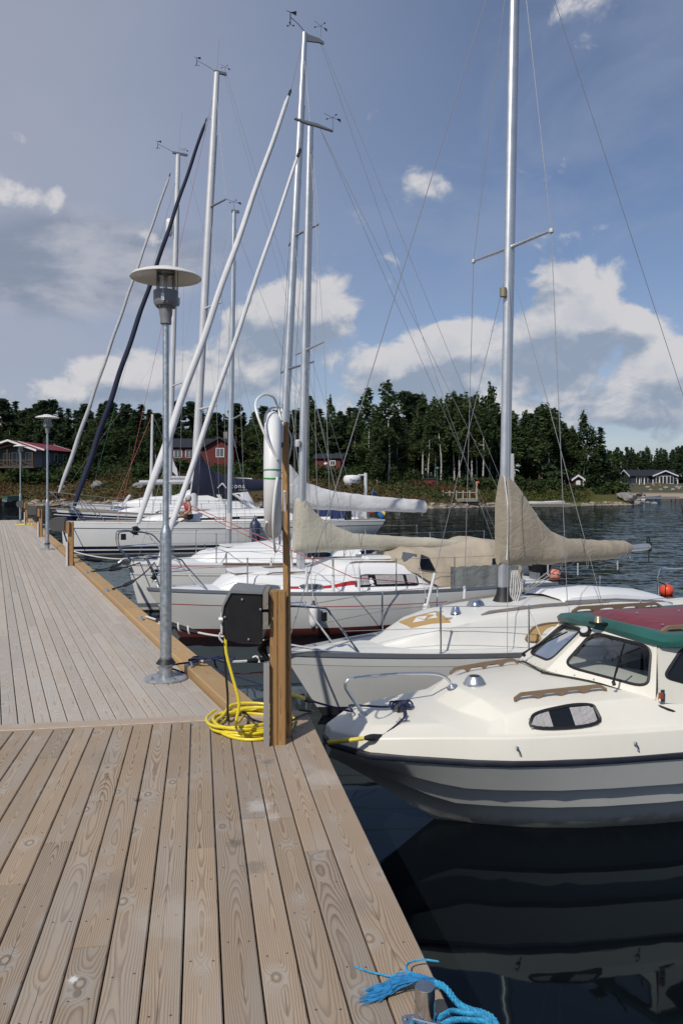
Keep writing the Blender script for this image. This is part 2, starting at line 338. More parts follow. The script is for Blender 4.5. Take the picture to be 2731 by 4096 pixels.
mat('stone', (.24, .225, .205), .9, var=.35, vscale=2.2, bump=.6, bscale=9); mat('stone_warm', (.29, .235, .185), .9, var=.35, vscale=3, bump=.6, bscale=9)
mat('bark_pine', (.13, .075, .045), .95, var=.35, vscale=6, bump=.5, bscale=20); mat('boat_teal', (.05, .13, .11), .5, var=.2); mat('boat_dark', (.03, .033, .038), .5)
mat('gold_deck', (.45, .29, .11), .5)
m_, N_, b_ = newmat('bark_birch')
tc_ = N_.n('ShaderNodeTexCoord').outputs['Object']
N_.put(b_.inputs['Base Color'], N_.mix(N_.ss(N_.noise(N_.v('MULTIPLY', tc_, (2, 2, 9)), 1.2, 4, .6), .50, .60), (.50, .48, .44), (.05, .045, .04))); b_.inputs['Roughness'].default_value = .85
def leafmat(name, a, bcol, trans=.34):
    m = bpy.data.materials.new(name); m.use_nodes = True; m.node_tree.nodes.clear(); N = NT(m.node_tree)
    g = N.n('ShaderNodeNewGeometry').outputs['Random Per Island']; oi = N.n('ShaderNodeObjectInfo').outputs['Random']
    c = N.mix(g, a, bcol)
    c = N.mix(N.m('MULTIPLY', oi, .55), c, tuple(x*.62 for x in a))
    di = N.n('ShaderNodeBsdfDiffuse'); tl = N.n('ShaderNodeBsdfTranslucent'); N.put(di.inputs[0], c); N.put(tl.inputs[0], c)
    mx = N.n('ShaderNodeMixShader'); mx.inputs[0].default_value = trans
    m.node_tree.links.new(di.outputs[0], mx.inputs[1]); m.node_tree.links.new(tl.outputs[0], mx.inputs[2])
    o = N.n('ShaderNodeOutputMaterial'); m.node_tree.links.new(mx.outputs[0], o.inputs[0]); MATS[name] = m
leafmat('leaf_spruce', (.046, .074, .040), (.078, .114, .058)); leafmat('leaf_pine', (.052, .080, .046), (.088, .118, .066)); leafmat('leaf_birch', (.066, .102, .042), (.108, .145, .064), .42)
leafmat('leaf_bush', (.040, .066, .025), (.074, .105, .042), .3); leafmat('leaf_rust', (.115, .060, .034), (.155, .092, .052), .3); leafmat('leaf_dry', (.16, .14, .06), (.23, .205, .09), .3); leafmat('leaf_grass', (.075, .105, .030), (.13, .15, .05), .3)

# ================================================================ mesh building
class MB:
    def __init__(s): s.v = []; s.f = []; s.m = []
    def add(s, verts, faces, m=0):
        o = len(s.v); s.v += [tuple(p) for p in verts]; s.f += [tuple(i+o for i in f) for f in faces]; s.m += [m]*len(faces); return s
    def box(s, c, d, rz=0., m=0, tilt=None):
        x, y, z = (q/2 for q in d); M = Matrix.Rotation(rz, 3, 'Z')
        if tilt is not None: M = tilt
        vs = [Vector(c) + M @ Vector((a*x, b*y, e*z)) for a in (-1, 1) for b in (-1, 1) for e in (-1, 1)]
        return s.add(vs, [(0, 1, 3, 2), (4, 6, 7, 5), (0, 4, 5, 1), (2, 3, 7, 6), (0, 2, 6, 4), (1, 5, 7, 3)], m)
    def loft(s, rings, closed=True, caps=True, m=0, mcap=None):
        n = len(rings[0]); vs = [p for r in rings for p in r]; fs = []
        for i in range(len(rings)-1):
            for j in range(n if closed else n-1):
                k = (j+1) % n; fs.append((i*n+j, i*n+k, (i+1)*n+k, (i+1)*n+j))
        s.add(vs, fs, m)
        if caps and closed:
            s.add(rings[0][::-1], [tuple(range(n))], m if mcap is None else mcap); s.add(rings[-1], [tuple(range(n))], m if mcap is None else mcap)
        return s
    def tube(s, pts, r, n=6, m=0, closed=False, caps=True, squash=None):
        pts = [Vector(p) for p in pts]; L = len(pts)
        rs = list(r) if hasattr(r, '__len__') else [r]*L
        rings = []; prev = None
        for i, p in enumerate(pts):
            if closed: t = pts[(i+1) % L] - pts[i-1]
            else: t = pts[min(i+1, L-1)] - pts[max(i-1, 0)]
            if t.length < 1e-9: t = Vector((0, 0, 1))
            t.normalize()
            if prev is None:
                a = Vector((0, 0, 1)) if abs(t.z) < .9 else Vector((1, 0, 0))
                u = t.cross(a).normalized()
            else:
                u = (prev - t*prev.dot(t))
                u = u.normalized() if u.length > 1e-6 else t.orthogonal().normalized()
            prev = u; w = t.cross(u)
            rings.append([p + (u*math.cos(q)+w*math.sin(q))*rs[i] for q in (2*math.pi*k/n for k in range(n))])
        if closed: rings.append(rings[0]); return s.loft(rings, True, False, m)
        return s.loft(rings, True, caps, m)
    def rope(s, pts, r, m=0, lay=None, strands=3, n=5):
        """laid rope: strands twisted about the centre line"""
        pts = smooth(pts, 4) if len(pts) > 2 else lin(pts[0], pts[1], 12)
        L = [0.]
        for a, b in zip(pts[:-1], pts[1:]): L.append(L[-1] + (b-a).length)
        lay = lay or r*9
        M = max(8, int(L[-1]/(lay/6))); M = min(M, 400)
        q = resample(pts, M)
        prev = None; fr = []
        for i, p in enumerate(q):
            t = (q[min(i+1, M-1)] - q[max(i-1, 0)]).normalized()
            u = t.orthogonal().normalized() if prev is None else (prev - t*prev.dot(t)).normalized()
            prev = u; fr.append((p, u, t.cross(u)))
        for k in range(strands):
            path = []
            for i, (p, u, w) in enumerate(fr):
                a = 2*math.pi*(k/strands + i*L[-1]/(M-1)/lay)
                path.append(p + (u*math.cos(a) + w*math.sin(a))*r*.5)
            s.tube(path, r*.56, n, m)
        return s
    def lathe(s, prof, c=(0, 0, 0), n=20, m=0, ax=None, caps=True):
        M = Matrix.Identity(3) if ax is None else Vector((0, 0, 1)).rotation_difference(Vector(ax)).to_matrix()
        rings = [[Vector(c) + M @ Vector((r*math.cos(2*math.pi*k/n), r*math.sin(2*math.pi*k/n), z)) for k in range(n)] for r, z in prof]
        return s.loft(rings, True, caps, m)
    def prism(s, poly, off, m=0):
        """polygon (list of 3d points) thickened by vector off"""
        n = len(poly); off = Vector(off); a = [Vector(p) for p in poly]; b = [p+off for p in a]
        s.add(a+b, [tuple(range(n))[::-1], tuple(range(n, 2*n))] + [(i, (i+1) % n, n+(i+1) % n, n+i) for i in range(n)], m); return s
    def quad(s, a, b, c, d, m=0): return s.add([a, b, c, d], [(0, 1, 2, 3)], m)
    def mesh(s, name, mats, smooth=True, angle=38):
        me = bpy.data.meshes.new(name); me.from_pydata([tuple(p) for p in s.v], [], s.f)
        if not isinstance(mats, (list, tuple)): mats = [mats]
        for q in mats: me.materials.append(MATS[q] if isinstance(q, str) else q)
        if len(mats) > 1: me.polygons.foreach_set('material_index', s.m)
        bm = bmesh.new(); bm.from_mesh(me); bmesh.ops.recalc_face_normals(bm, faces=bm.faces); bm.to_mesh(me); bm.free()
        if smooth:
            me.polygons.foreach_set('use_smooth', [True]*len(me.polygons)); me.set_sharp_from_angle(angle=R(angle))
        me.update(); return me
    def build(s, name, mats, parent=None, smooth=True, angle=38, loc=None):
        return link(name, s.mesh(name, mats, smooth, angle), parent, loc)
def link(name, me, parent=None, loc=None, rz=0.):
    o = bpy.data.objects.new(name, me); COL.objects.link(o)
    if parent is not None: o.parent = parent
    if loc is not None: o.location = loc
    if rz: o.rotation_euler = (0, 0, rz)
    return o
def tag(o, label=None, cat=None, group=None, kind=None):
    if label: o['label'] = label
    if cat: o['category'] = cat
    if group: o['group'] = group
    if kind: o['kind'] = kind
    return o
def thing(name, label, cat, loc=(0, 0, 0), rz=0., group=None):
    o = bpy.data.objects.new(name, None); COL.objects.link(o); o.empty_display_size = .2
    o.location = loc; o.rotation_euler = (0, 0, rz)
    return tag(o, label, cat, group)
def copy_tree(o, parent=None):
    c = o.copy(); COL.objects.link(c); c.parent = parent
    for ch in list(o.children): copy_tree(ch, c)
    return c
def lin(a, b, n): a, b = Vector(a), Vector(b); return [a.lerp(b, i/(n-1)) for i in range(n)]
def smooth(pts, k=6, closed=False):
    P = [Vector(p) for p in pts]; n = len(P); out = []
    rngi = range(n if closed else n-1)
    for i in rngi:
        if closed: a, b, c, d = P[i-1], P[i], P[(i+1) % n], P[(i+2) % n]
        else: b, c = P[i], P[i+1]; a = P[i-1] if i else b*2-c; d = P[i+2] if i+2 < n else c*2-b
        for j in range(k):
            t = j/k
            out.append(.5*((2*b)+(c-a)*t+(2*a-5*b+4*c-d)*t*t+(3*b-a-3*c+d)*t**3))
    if not closed: out.append(P[-1])
    return out
def resample(pts, M):
    P = [Vector(p) for p in pts]; L = [0.]
    for a, b in zip(P[:-1], P[1:]): L.append(L[-1]+(b-a).length)
    out = []; j = 0
    for i in range(M):
        s = L[-1]*i/(M-1)
        while j < len(P)-2 and L[j+1] < s: j += 1
        d = L[j+1]-L[j]; out.append(P[j].lerp(P[j+1], (s-L[j])/d if d > 1e-9 else 0))
    return out
def sag(a, b, s, n=14):
    a, b = Vector(a), Vector(b)
    return [a.lerp(b, t) - Vector((0, 0, 4*s*t*(1-t))) for t in (i/(n-1) for i in range(n))]
def interp(tab, x):
    if x <= tab[0][0]: return tab[0][1]
    for (a, p), (b, q) in zip(tab[:-1], tab[1:]):
        if x <= b: return p+(q-p)*(x-a)/(b-a)
    return tab[-1][1]
# places read off the photograph: a sight line met with a level, a depth or a boat's own centre plane
def at(u, v, Y): return Vector(((u-CX)*Y/FPX, Y, HC-(v-HY)*Y/FPX))
def on(u, v, z): return at(u, v, (HC-z)*FPX/(v-HY))
class Frame:
    """a moored boat's own axes: X aft from the stem, Y to the far side, Z up from the water"""
    def __init__(s, ox, oy, az):
        a = R(az); s.o = Vector((ox, oy)); s.e1 = Vector((math.sin(a), math.cos(a))); s.e2 = Vector((-math.cos(a), math.sin(a))); s.rz = R(90-az)
    def loc(s): return (s.o.x, s.o.y, 0)
    def w2l(s, p): d = Vector((p[0], p[1])) - s.o; return Vector((d.dot(s.e1), d.dot(s.e2), p[2]))
    def l2w(s, p): q = s.o + s.e1*p[0] + s.e2*p[1]; return Vector((q.x, q.y, p[2]))
    def c(s, u, v, Y=0.):
        rx = (u-CX)/FPX; t = (Y + s.o.dot(s.e2))/(rx*s.e2.x + s.e2.y); return s.w2l(at(u, v, t))
# ================================================================ setting
DECK = 1.0
# ---- water
m, N, b = newmat('water')
tc = N.n('ShaderNodeTexCoord').outputs['Object']
px_, py_, pz_ = N.xyz(tc)
open_ = N.ss(N.m('ADD', py_, N.m('MULTIPLY', px_, .55)), 9., 34.)          # sheltered beside the jetty, ruffled in the open bay
warp = N.noise(tc, .25, 3, .5, 0., 'Color')
pw = N.v('ADD', tc, N.v('MULTIPLY', warp, (1.2, 1.2, 0)))
gust = N.mr(N.noise(N.v('MULTIPLY', tc, (.02, .06, 1)), 1., 3), .35, .65, .45, 1.15)
amp = N.m('MULTIPLY', N.mr(open_, 0., 1., .020, .36), gust)
def slope(vec, scale, det):      # wave slopes straight from noise, so that far ripples keep their steepness
    c = N.noise(vec, scale, det, .5, .3, 'Color'); return N.v('SUBTRACT', c, (.5, .5, .5))
sl = N.v('ADD', N.v('MULTIPLY', slope(N.v('MULTIPLY', pw, (.5, 1., 1)), 1.5, 2), (1.0, 1.0, 0)), N.v('MULTIPLY', slope(N.v('MULTIPLY', pw, (.6, 1.2, 1)), 5.0, 3), (1.4, 1.4, 0)))
sl = N.v('MULTIPLY', sl, N.comb(amp, amp, 0.))
nrm = N.v('NORMALIZE', N.v('ADD', sl, (0., 0., 1.)))
m.node_tree.nodes.remove(b)
body = N.n('ShaderNodeBsdfDiffuse'); body.inputs[0].default_value = (.0035, .0050, .0068, 1)
gl = N.n('ShaderNodeBsdfGlossy'); gl.inputs['Roughness'].default_value = .03; gl.inputs[0].default_value = (.74, .90, 1.0, 1); N.put(gl.inputs['Normal'], nrm)
fr = N.n('ShaderNodeFresnel'); fr.inputs[0].default_value = 1.31; N.put(fr.inputs['Normal'], nrm)
# a ruffled surface never reaches full mirror strength at a glancing look: its waves hide one another
refl = N.m('MINIMUM', N.m('MULTIPLY', fr.outputs[0], .72), N.mr(open_, 0., 1., .42, .37))
mxs = N.n('ShaderNodeMixShader'); N.put(mxs.inputs[0], refl); m.node_tree.links.new(body.outputs[0], mxs.inputs[1]); m.node_tree.links.new(gl.outputs[0], mxs.inputs[2])
m.node_tree.links.new(mxs.outputs[0], [q for q in m.node_tree.nodes if q.type == 'OUTPUT_MATERIAL'][0].inputs[0])
w = MB(); w.quad((-900, -700, 0), (900, -700, 0), (900, 700, 0), (-900, 700, 0)); o = w.build('water', 'water', smooth=False); tag(o, kind='structure')

# ---- terrain
SH = [(-400, 150), (-200, 118), (-70, 108), (-45, 106), (-30, 104), (-20, 102), (-11, 99), (-5, 96), (1, 92), (6, 91), (12, 93), (18, 99), (24, 102), (31, 105), (38, 108), (41.5, 111), (43.5, 120), (45, 140), (48, 162), (55, 169), (70, 171), (110, 170), (160, 160), (260, 150), (400, 150)]
AM = [(-400, 8), (-60, 7.2), (-45, 6.6), (-25, 6.4), (-12, 5.6), (0, 5.2), (10, 4.2), (18, 3.4), (28, 2.6), (38, 1.9), (45, 2.6), (60, 4.2), (120, 5), (400, 8)]
DS = [(-60, 11), (-10, 11), (5, 12), (20, 10), (40, 8), (50, 22), (70, 26), (400, 30)]
def ground(x, y):
    d = y - interp(SH, x)
    if d < 0: return max(-3., .16*d)
    a = interp(AM, x); s = interp(DS, x)
    z = a*(1-math.exp(-d/s)) + .25*(1-math.exp(-d/1.0)) + .020*max(0, d-28)
    n = mnoise.noise(Vector((x*.13, y*.13, 1.3)))*.5 + mnoise.noise(Vector((x*.45, y*.45, 4.)))*.22
    return z + n*min(1, d/4)
xs = sorted(set([-400, -300, -220, -170, -130, -105, -90, -80] + [round(-70+i*.9, 2) for i in range(0, 160)] + [76, 80, 85, 92, 100, 112, 130, 160, 200, 260, 330, 400]))
ys = [82 + i*.9 for i in range(0, 56)] + [132+i*2.5 for i in range(0, 44)] + [250, 275, 310, 350, 400, 460]
vs = [(x, y, ground(x, y)) for y in ys for x in xs]
nx = len(xs); fs = [(j*nx+i, j*nx+i+1, (j+1)*nx+i+1, (j+1)*nx+i) for j in range(len(ys)-1) for i in range(nx-1)]
m, N, b = newmat('terrain'); tc = N.n('ShaderNodeTexCoord').outputs['Object']; gx, gy, gz = N.xyz(tc)
n1 = N.noise(tc, .11, 5, .6); n2 = N.noise(tc, .55, 5, .65); n3 = N.noise(tc, 3.5, 3, .6)
c = N.mix(N.ss(n1, .42, .60), (.050, .062, .022), (.100, .066, .036))
c = N.mix(N.ss(n2, .52, .72), c, (.115, .100, .040))
c = N.mix(N.m('MULTIPLY', n3, .5), c, (.020, .022, .010))
c = N.mix(N.ss(gz, .75, .2), c, (.155, .135, .105))
meadow = N.m('MULTIPLY', N.ss(gx, 16., 24.), N.ss(gy, 150., 120.))
c = N.mix(N.m('MULTIPLY', meadow, .55), c, (.100, .105, .028))
bay = N.m('MULTIPLY', N.ss(gx, 44., 48.), N.ss(gy, 150., 160.))
c = N.mix(bay, c, N.mix(N.ss(gz, 1.3, .8), N.mix(N.ss(n2, .4, .6), (.075, .078, .045), (.10, .09, .06)), (.34, .27, .21)))
N.put(b.inputs['Base Color'], c); b.inputs['Roughness'].default_value = .95; b.inputs['Specular IOR Level'].default_value = .1
N.put(b.inputs['Normal'], N.bump(n3, .8, .12))
tb = MB(); tb.add(vs, fs); o = tb.build('terrain', 'terrain', angle=80); tag(o, kind='structure')

# ---- jetties
A1 = R(-10.1); d1 = Vector((math.sin(A1), math.cos(A1), 0)); n1v = Vector((math.cos(A1), -math.sin(A1), 0))   # along / to the right
A2 = R(-23.65); d2 = Vector((math.sin(A2), math.cos(A2), 0)); n2v = Vector((math.cos(A2), -math.sin(A2), 0))
O2 = Vector((-.599, 5.585, 0))            # a point on the outer edge of the long jetty
T1 = 5.55                                  # far edge of the near jetty along d1
def plank_mesh(w, L, th=.028, bev=.004, slant=(0., 0.)):
    h = w/2
    prof = [(-h, -th), (h, -th), (h, -bev), (h-bev, 0), (-h+bev, 0), (-h, -bev)]
    mb = MB(); a = [Vector((x, -L/2 + slant[0]*x, z)) for x, z in prof]; c = [Vector((x, L/2 + slant[1]*x, z)) for x, z in prof]
    return mb.loft([a, c])
PL = {}
def plank(parent, name, w, L, mt, p, az, slant=(0., 0.), th=.028, bev=.004):
    key = (round(w, 4), round(L, 3), mt, slant, th)
    if key not in PL: PL[key] = plank_mesh(w, L, th, bev, slant).mesh('plank', mt, smooth=False)
    return link(name, PL[key], parent, p, -az)
nj = thing('near_jetty', 'brown plank jetty corner in the foreground with the power pedestal and steel bollard on it', 'jetty')
rr = random.Random(3)
pitch = .1245; gap = .006
cols = [(.742-.17, .742-.001)]
s = .742-.17
for i in range(26): cols.append((s-pitch, s-gap)); s -= pitch
for i, (a, c) in enumerate(cols):
    w = c-a; t = -2.4 - rr.random()*1.0; first = True
    while t < T1-.135-.02:
        L = rr.choice([2.24, 2.80, 3.36, 3.92]); e = min(t+L, T1-.135)
        if T1-.135-e < .5: e = T1-.135
        mid = n1v*((a+c)/2) + d1*((t+e)/2); L2 = round(e-t-.003, 3)
        plank(nj, 'plank', w, L2, 'deck_wood_near', (mid.x, mid.y, DECK + rr.uniform(-.0025, .0015)), A1)
        t = e
# end board across the near jetty
mid = n1v*(-.93) + d1*(T1-.066)
o = plank(nj, 'end_board', .132, 3.34, 'trim_wood', (mid.x, mid.y, DECK+.008), A1+R(90), th=.045)
mb = MB()
for sx in (.70, -.30, -1.30, -2.40):
    q = n1v*sx + d1*1.4; mb.box((q.x, q.y, DECK-.028-.10), (.07, 8.2, .19), -A1)
mb.build('joist', 'trim_wood', nj, smooth=False)
for sx in (.45, -2.2):
    for t in (-2., 1.2, 4.9):
        mb = MB(); q = n1v*sx + d1*t; mb.lathe([(.12, -3), (.12, DECK-.22)], (q.x, q.y, 0), 12); mb.build('pile', 'grey_wood', nj)

fj = thing('far_jetty', 'long greyish plank jetty running away to the left with a raised yellow edge timber', 'jetty')
def f2(sv, q): return O2 - n2v*q + d2*sv
SL = math.tan(A2-A1)
def start2(q):   # where the long jetty meets the end of the near one
    p0 = O2 - n2v*q; return (T1+.004 - p0.dot(d1))/d2.dot(d1)
END2 = 34.9
pw2 = .1023
npl = 26
for i in range(npl):
    qa = .205 + i*pw2; q = qa + .0485; w = .0965
    s0 = start2(q); t = s0; firstL = [4.6, 2.4, 5.2, 3.4, 1.8, 4.0][(i*5+(i//3)) % 6]
    first = True
    while t < END2-.05:
        L = firstL if first else 5.4
        e = min(t+L, END2)
        if END2-e < .6: e = END2
        mid = f2((t+e)/2, q)
        plank(fj, 'plank', w, round(e-t-.003, 3), 'deck_wood_far', (mid.x, mid.y, DECK + rr.uniform(-.003, .001)), A2, slant=(math.tan(A1-A2) if first else 0., 0.))
        t = e; first = False
t = start2(.1)+.02; k = 0
while t < END2-.1:
    L = [1.28, 3.55, 4.2, 4.2, 3.9][min(k, 4)]; e = min(t+L, END2+.02); mid = f2((t+e)/2, .098)
    plank(fj, 'edge_timber', .192, round(e-t-.008, 3), 'edge_timber', (mid.x + rr.uniform(-.008, .008), mid.y, DECK+.052 + rr.uniform(-.006, .006)), A2, th=.115, bev=.008); t = e; k += 1
mb = MB()
for q in (.05, 1.3, 2.75):
    c = f2((start2(q)+END2)/2+.1, q); mb.box((c.x, c.y, DECK-.028-.13), (.09, END2-start2(q)-.2, .20), -A2)
mb.build('joist', 'trim_wood', fj, smooth=False)
for k in range(9):
    for q in (.45, 2.4):
        mb = MB(); c = f2(.8+k*4.2, q); mb.lathe([(.13, -3), (.13, DECK-.26)], (c.x, c.y, 0), 12); mb.build('pile', 'grey_wood', fj)
# ================================================================ boats
class Hull:
    def __init__(s, L, B, zb, zm, zt, rake, stern, wlf=.86, tm=.56, tr=.72, pw=.80, camber=.06, tzm=.62):
        s.__dict__.update(locals())
    def sheer(s, t):
        # smooth curve through bow, lowest and stern heights
        a, b, c = s.zb, s.zm, s.zt; q = s.tzm
        if t < q: return b + (a-b)*((q-t)/q)**1.8
        return b + (c-b)*((t-q)/(1-q))**2
    def plan(s, t):
        if t < s.tm: return math.sin(math.pi/2*t/s.tm)**s.pw if t > 0 else 0.
        return 1-(1-s.tr)*((t-s.tm)/(1-s.tm))**2
    def pt(s, t, w):
        w = max(0., w); zs = s.sheer(t); x0 = s.rake*min(w, 1.3); x1 = s.L - s.stern*min(w, 1.3)
        x = x0 + t*(x1-x0)
        bs = s.B*s.plan(t); bw = s.B*s.wlf*(s.plan(t)**1.25)*(1-.25*max(0, (t-.7)/.3)**2)
        if w <= 1: return Vector((x, bw+(bs-bw)*(1-w**1.7), zs*(1-w)))
        k = (w-1)/.5
        return Vector((x, bw*max(0, 1-k*k), -k*.45))
    def side(s, X, z, sgn=-1, out=0.):
        """point of the topside at height z above the water"""
        t = max(0, min(1, X/s.L))
        for _ in range(6):
            w = 1-z/s.sheer(t); p = s.pt(t, w); t = max(0, min(1, t+(X-p.x)/s.L))
        return Vector((p.x, sgn*(p.y+out), z))
    def edge(s, X, sgn=-1, inset=0., up=0.):
        t = X/s.L; return Vector((X, sgn*max(0, s.B*s.plan(t)-inset), s.sheer(t)+up))
    def half(s, X): return s.B*s.plan(X/s.L)
def make_hull(root, H, rows, mats, deck_mat, nt=34, rail=('alu_rail', .03, .035), rail_cap=None, deck_name='deck'):
    ts = [1-math.cos(math.pi/2*i/(nt-1))*1.0 for i in range(nt)]; ts = [(i/(nt-1))**1.25 for i in range(nt)]
    mb = MB()
    def wof(r, t):
        k, v = r[0], r[1]
        return v if k == 'w' else (1 - v/H.sheer(t) if v > 0 else 1 - v/.9)
    for a, c in zip(rows[:-1], rows[1:]):
        for sg in (-1, 1):
            ra = [H.pt(t, wof(a, t)) for t in ts]; rc = [H.pt(t, wof(c, t)) for t in ts]
            for q in (ra, rc):
                for p in q: p.y *= sg
            mb.loft([ra, rc], closed=False, caps=False, m=a[2])
    # transom
    for a, c in zip(rows[:-1], rows[1:]):
        pa, pc = H.pt(1, wof(a, 1)), H.pt(1, wof(c, 1))
        mb.quad((pa.x, -pa.y, pa.z), (pa.x, pa.y, pa.z), (pc.x, pc.y, pc.z), (pc.x, -pc.y, pc.z), a[2])
    bm = bmesh.new(); me = mb.mesh('hull', mats, True, 50); bm.from_mesh(me); bmesh.ops.remove_doubles(bm, verts=bm.verts, dist=.0008); bmesh.ops.recalc_face_normals(bm, faces=bm.faces); bm.to_mesh(me); bm.free()
    me.polygons.foreach_set('use_smooth', [True]*len(me.polygons)); me.set_sharp_from_angle(angle=R(50))
    hull = link('hull', me, root)
    dk = MB(); rings = []
    for t in ts:
        p = H.pt(t, 0); rings.append([Vector((p.x, p.y*k, p.z - .004 + H.camber*(1-k*k)*min(1, p.y*2))) for k in (-1, -.8, -.5, -.2, 0, .2, .5, .8, 1)])
    dk.loft(rings, closed=False, caps=False); dk.build(deck_name, deck_mat, root, angle=60)
    if rail:
        rb = MB()
        for sg in (-1, 1):
            prof = []
            for t in ts:
                p = H.pt(t, 0); y = p.y
                prof.append([Vector((p.x, sg*(max(0, y)+.008), p.z-.02)), Vector((p.x, sg*(max(0, y)+.008), p.z+rail[2])), Vector((p.x, sg*max(0, y-rail[1]), p.z+rail[2])), Vector((p.x, sg*max(0, y-rail[1]), p.z-.02))])
            rb.loft(prof, True, True)
        rb.build('toe_rail', rail[0], root, angle=30)
    return hull
class Cabin:
    """stations: X, half width at foot, half width at top edge, foot z, top-edge z, crown z"""
    def __init__(s, st, r=.05): s.st = [tuple(q) for q in st]; s.r = r
    def at(s, X):
        return [interp([(q[0], q[k]) for q in s.st], X) for k in range(1, 6)]
    def ring(s, q):
        X, yb, yt, zb, zt, zc = q; r = min(s.r, (zt-zb)*.45)
        half = [(yb, zb), (yt+(yb-yt)*.12, zt-r*1.1), (yt, zt-r*.35), (yt-r*.55, zt), (yt*.55, zt+(zc-zt)*.72), (0, zc)]
        return [Vector((X, -y, z)) for y, z in half] + [Vector((X, y, z)) for y, z in half[-2::-1]]
    def build(s, root, mt, name='coachroof', sub=4):
        # smooth the stations along X
        X0 = [q[0] for q in s.st]; rows = []
        P = [Vector(q[1:4]) for q in s.st]; Q = [Vector((q[4], q[5], 0)) for q in s.st]
        for i in range(len(s.st)-1):
            for j in range(sub):
                t = j/sub; rows.append(tuple(a+(b-a)*t for a, b in zip(s.st[i], s.st[i+1])))
        rows.append(s.st[-1])
        mb = MB(); mb.loft([s.ring(q) for q in rows], closed=False, caps=False)
        a, c = s.ring(rows[0]), s.ring(rows[-1]); n = len(a)
        mb.add(a, [tuple(range(n))]); mb.add(c, [tuple(range(n))])
        bm = bmesh.new(); me = mb.mesh(name, mt, True, 50); bm.from_mesh(me); bmesh.ops.remove_doubles(bm, verts=bm.verts, dist=.0005); bmesh.ops.recalc_face_normals(bm, faces=bm.faces); bm.to_mesh(me); bm.free()
        me.polygons.foreach_set('use_smooth', [True]*len(me.polygons)); me.set_sharp_from_angle(angle=R(44))
        return link(name, me, root)
    def side(s, X, f, out=0., sgn=-1):
        yb, yt, zb, zt, zc = s.at(X); r = min(s.r, (zt-zb)*.45); y1 = yt+(yb-yt)*.12; z1 = zt-r*1.1
        n = Vector((0, (z1-zb), (yb-y1))).normalized()
        p = Vector((X, yb+(y1-yb)*f, zb+(z1-zb)*f)) + n*out
        return Vector((p.x, sgn*p.y, p.z))
    def top(s, X, k, up=0.):
        """k in -1..1 across the roof, on the faceted crown"""
        yb, yt, zb, zt, zc = s.at(X); r = min(s.r, (zt-zb)*.45); y = abs(k)*yt
        z = interp([(0, zc), (yt*.55, zt+(zc-zt)*.72), (max(yt*.56, yt-r*.55), zt), (yt, zt-r*.35)], y)
        return Vector((X, k*yt, z+up))
def rounded(pts, r=.25, n=4):
    """round the corners of a 2d polygon"""
    out = []; P = [Vector((a, b)) for a, b in pts]; N = len(P)
    for i in range(N):
        a, p, c = P[i-1], P[i], P[(i+1) % N]
        rr_ = min((a-p).length, (c-p).length)*min(.5, r) if r < 1 else r
        u = p+(a-p).normalized()*rr_; v = p+(c-p).normalized()*rr_
        for k in range(n+1):
            t = k/n; out.append(u*(1-t)**2 + p*2*t*(1-t) + v*t*t)
    return [(q.x, q.y) for q in out]
def port(root, fn, poly, frame_mat='alu_rail', glass='window_dark', fw=.012, sub=None, r=.3, name='window', rim=.010):
    """framed window on a surface; fn(a, b, out) -> point"""
    pl = rounded(poly, r, 5); cx = sum(p[0] for p in pl)/len(pl); cy = sum(p[1] for p in pl)/len(pl)
    g = MB(); c = fn(cx, cy, .006)
    ring = [fn(a, b, .006) for a, b in pl]
    g.add([c]+ring, [(0, i+1, (i+1) % len(ring)+1) for i in range(len(ring))])
    o = g.build(name, glass, root, smooth=False)
    t = MB(); t.tube([fn(a, b, .006) for a, b in pl], rim, 5, closed=True); t.build('frame', frame_mat, o)
    return o
def mast(root, base, top, r0, r1, mt='aluminium', name='mast', sq=1.0):
    mb = MB(); P = lin(base, top, 8)
    k = [r0]*5 + [r0*.98, r0*.5+r1*.5, r1]
    n = 12; rings = []
    for p, rr_ in zip(P, k): rings.append([p + Vector((math.cos(q)*rr_*1.12, math.sin(q)*rr_*.86, 0)) for q in (2*math.pi*j/n for j in range(n))])
    mb.loft(rings)
    # sail track groove
    mb.tube([Vector(p)+Vector((r0*1.12, 0, 0)) for p in P[:-1]], .012, 4)
    return mb.build(name, mt, root)
def wire(root, pts, r=.0042, mt='wire', name='shroud', n=5):
    mb = MB(); mb.tube(pts, r, n); return mb.build(name, mt, root)
def vane(root, p, s=1., az=0.3, mt='stripe_black'):
    """masthead wind arrow"""
    mb = MB(); p = Vector(p); a = Vector((math.cos(az), math.sin(az), .0)); q = Vector((-a.y, a.x, 0))
    h = p+Vector((0, 0, .30*s)); mb.tube([p, h], .005*s, 4)
    mb.tube([h-a*.30*s, h+a*.18*s], .0055*s, 4)
    for t, k in ((h+a*.16*s, 1),):
        mb.prism([t-q*.004, t+Vector((0, 0, .03*s))-q*.004, t+a*.11*s+Vector((0, 0, .045*s))-q*.004, t+a*.11*s-Vector((0, 0, .03*s))-q*.004], q*.008)
    for sg in (-1, 1): e = h+a*.05*s+q*sg*.16*s-a*.10*s; mb.tube([h, e], .005*s, 4); mb.box(e, (.035*s, .035*s, .02*s))
    return mb.build('wind_vane', mt, root)
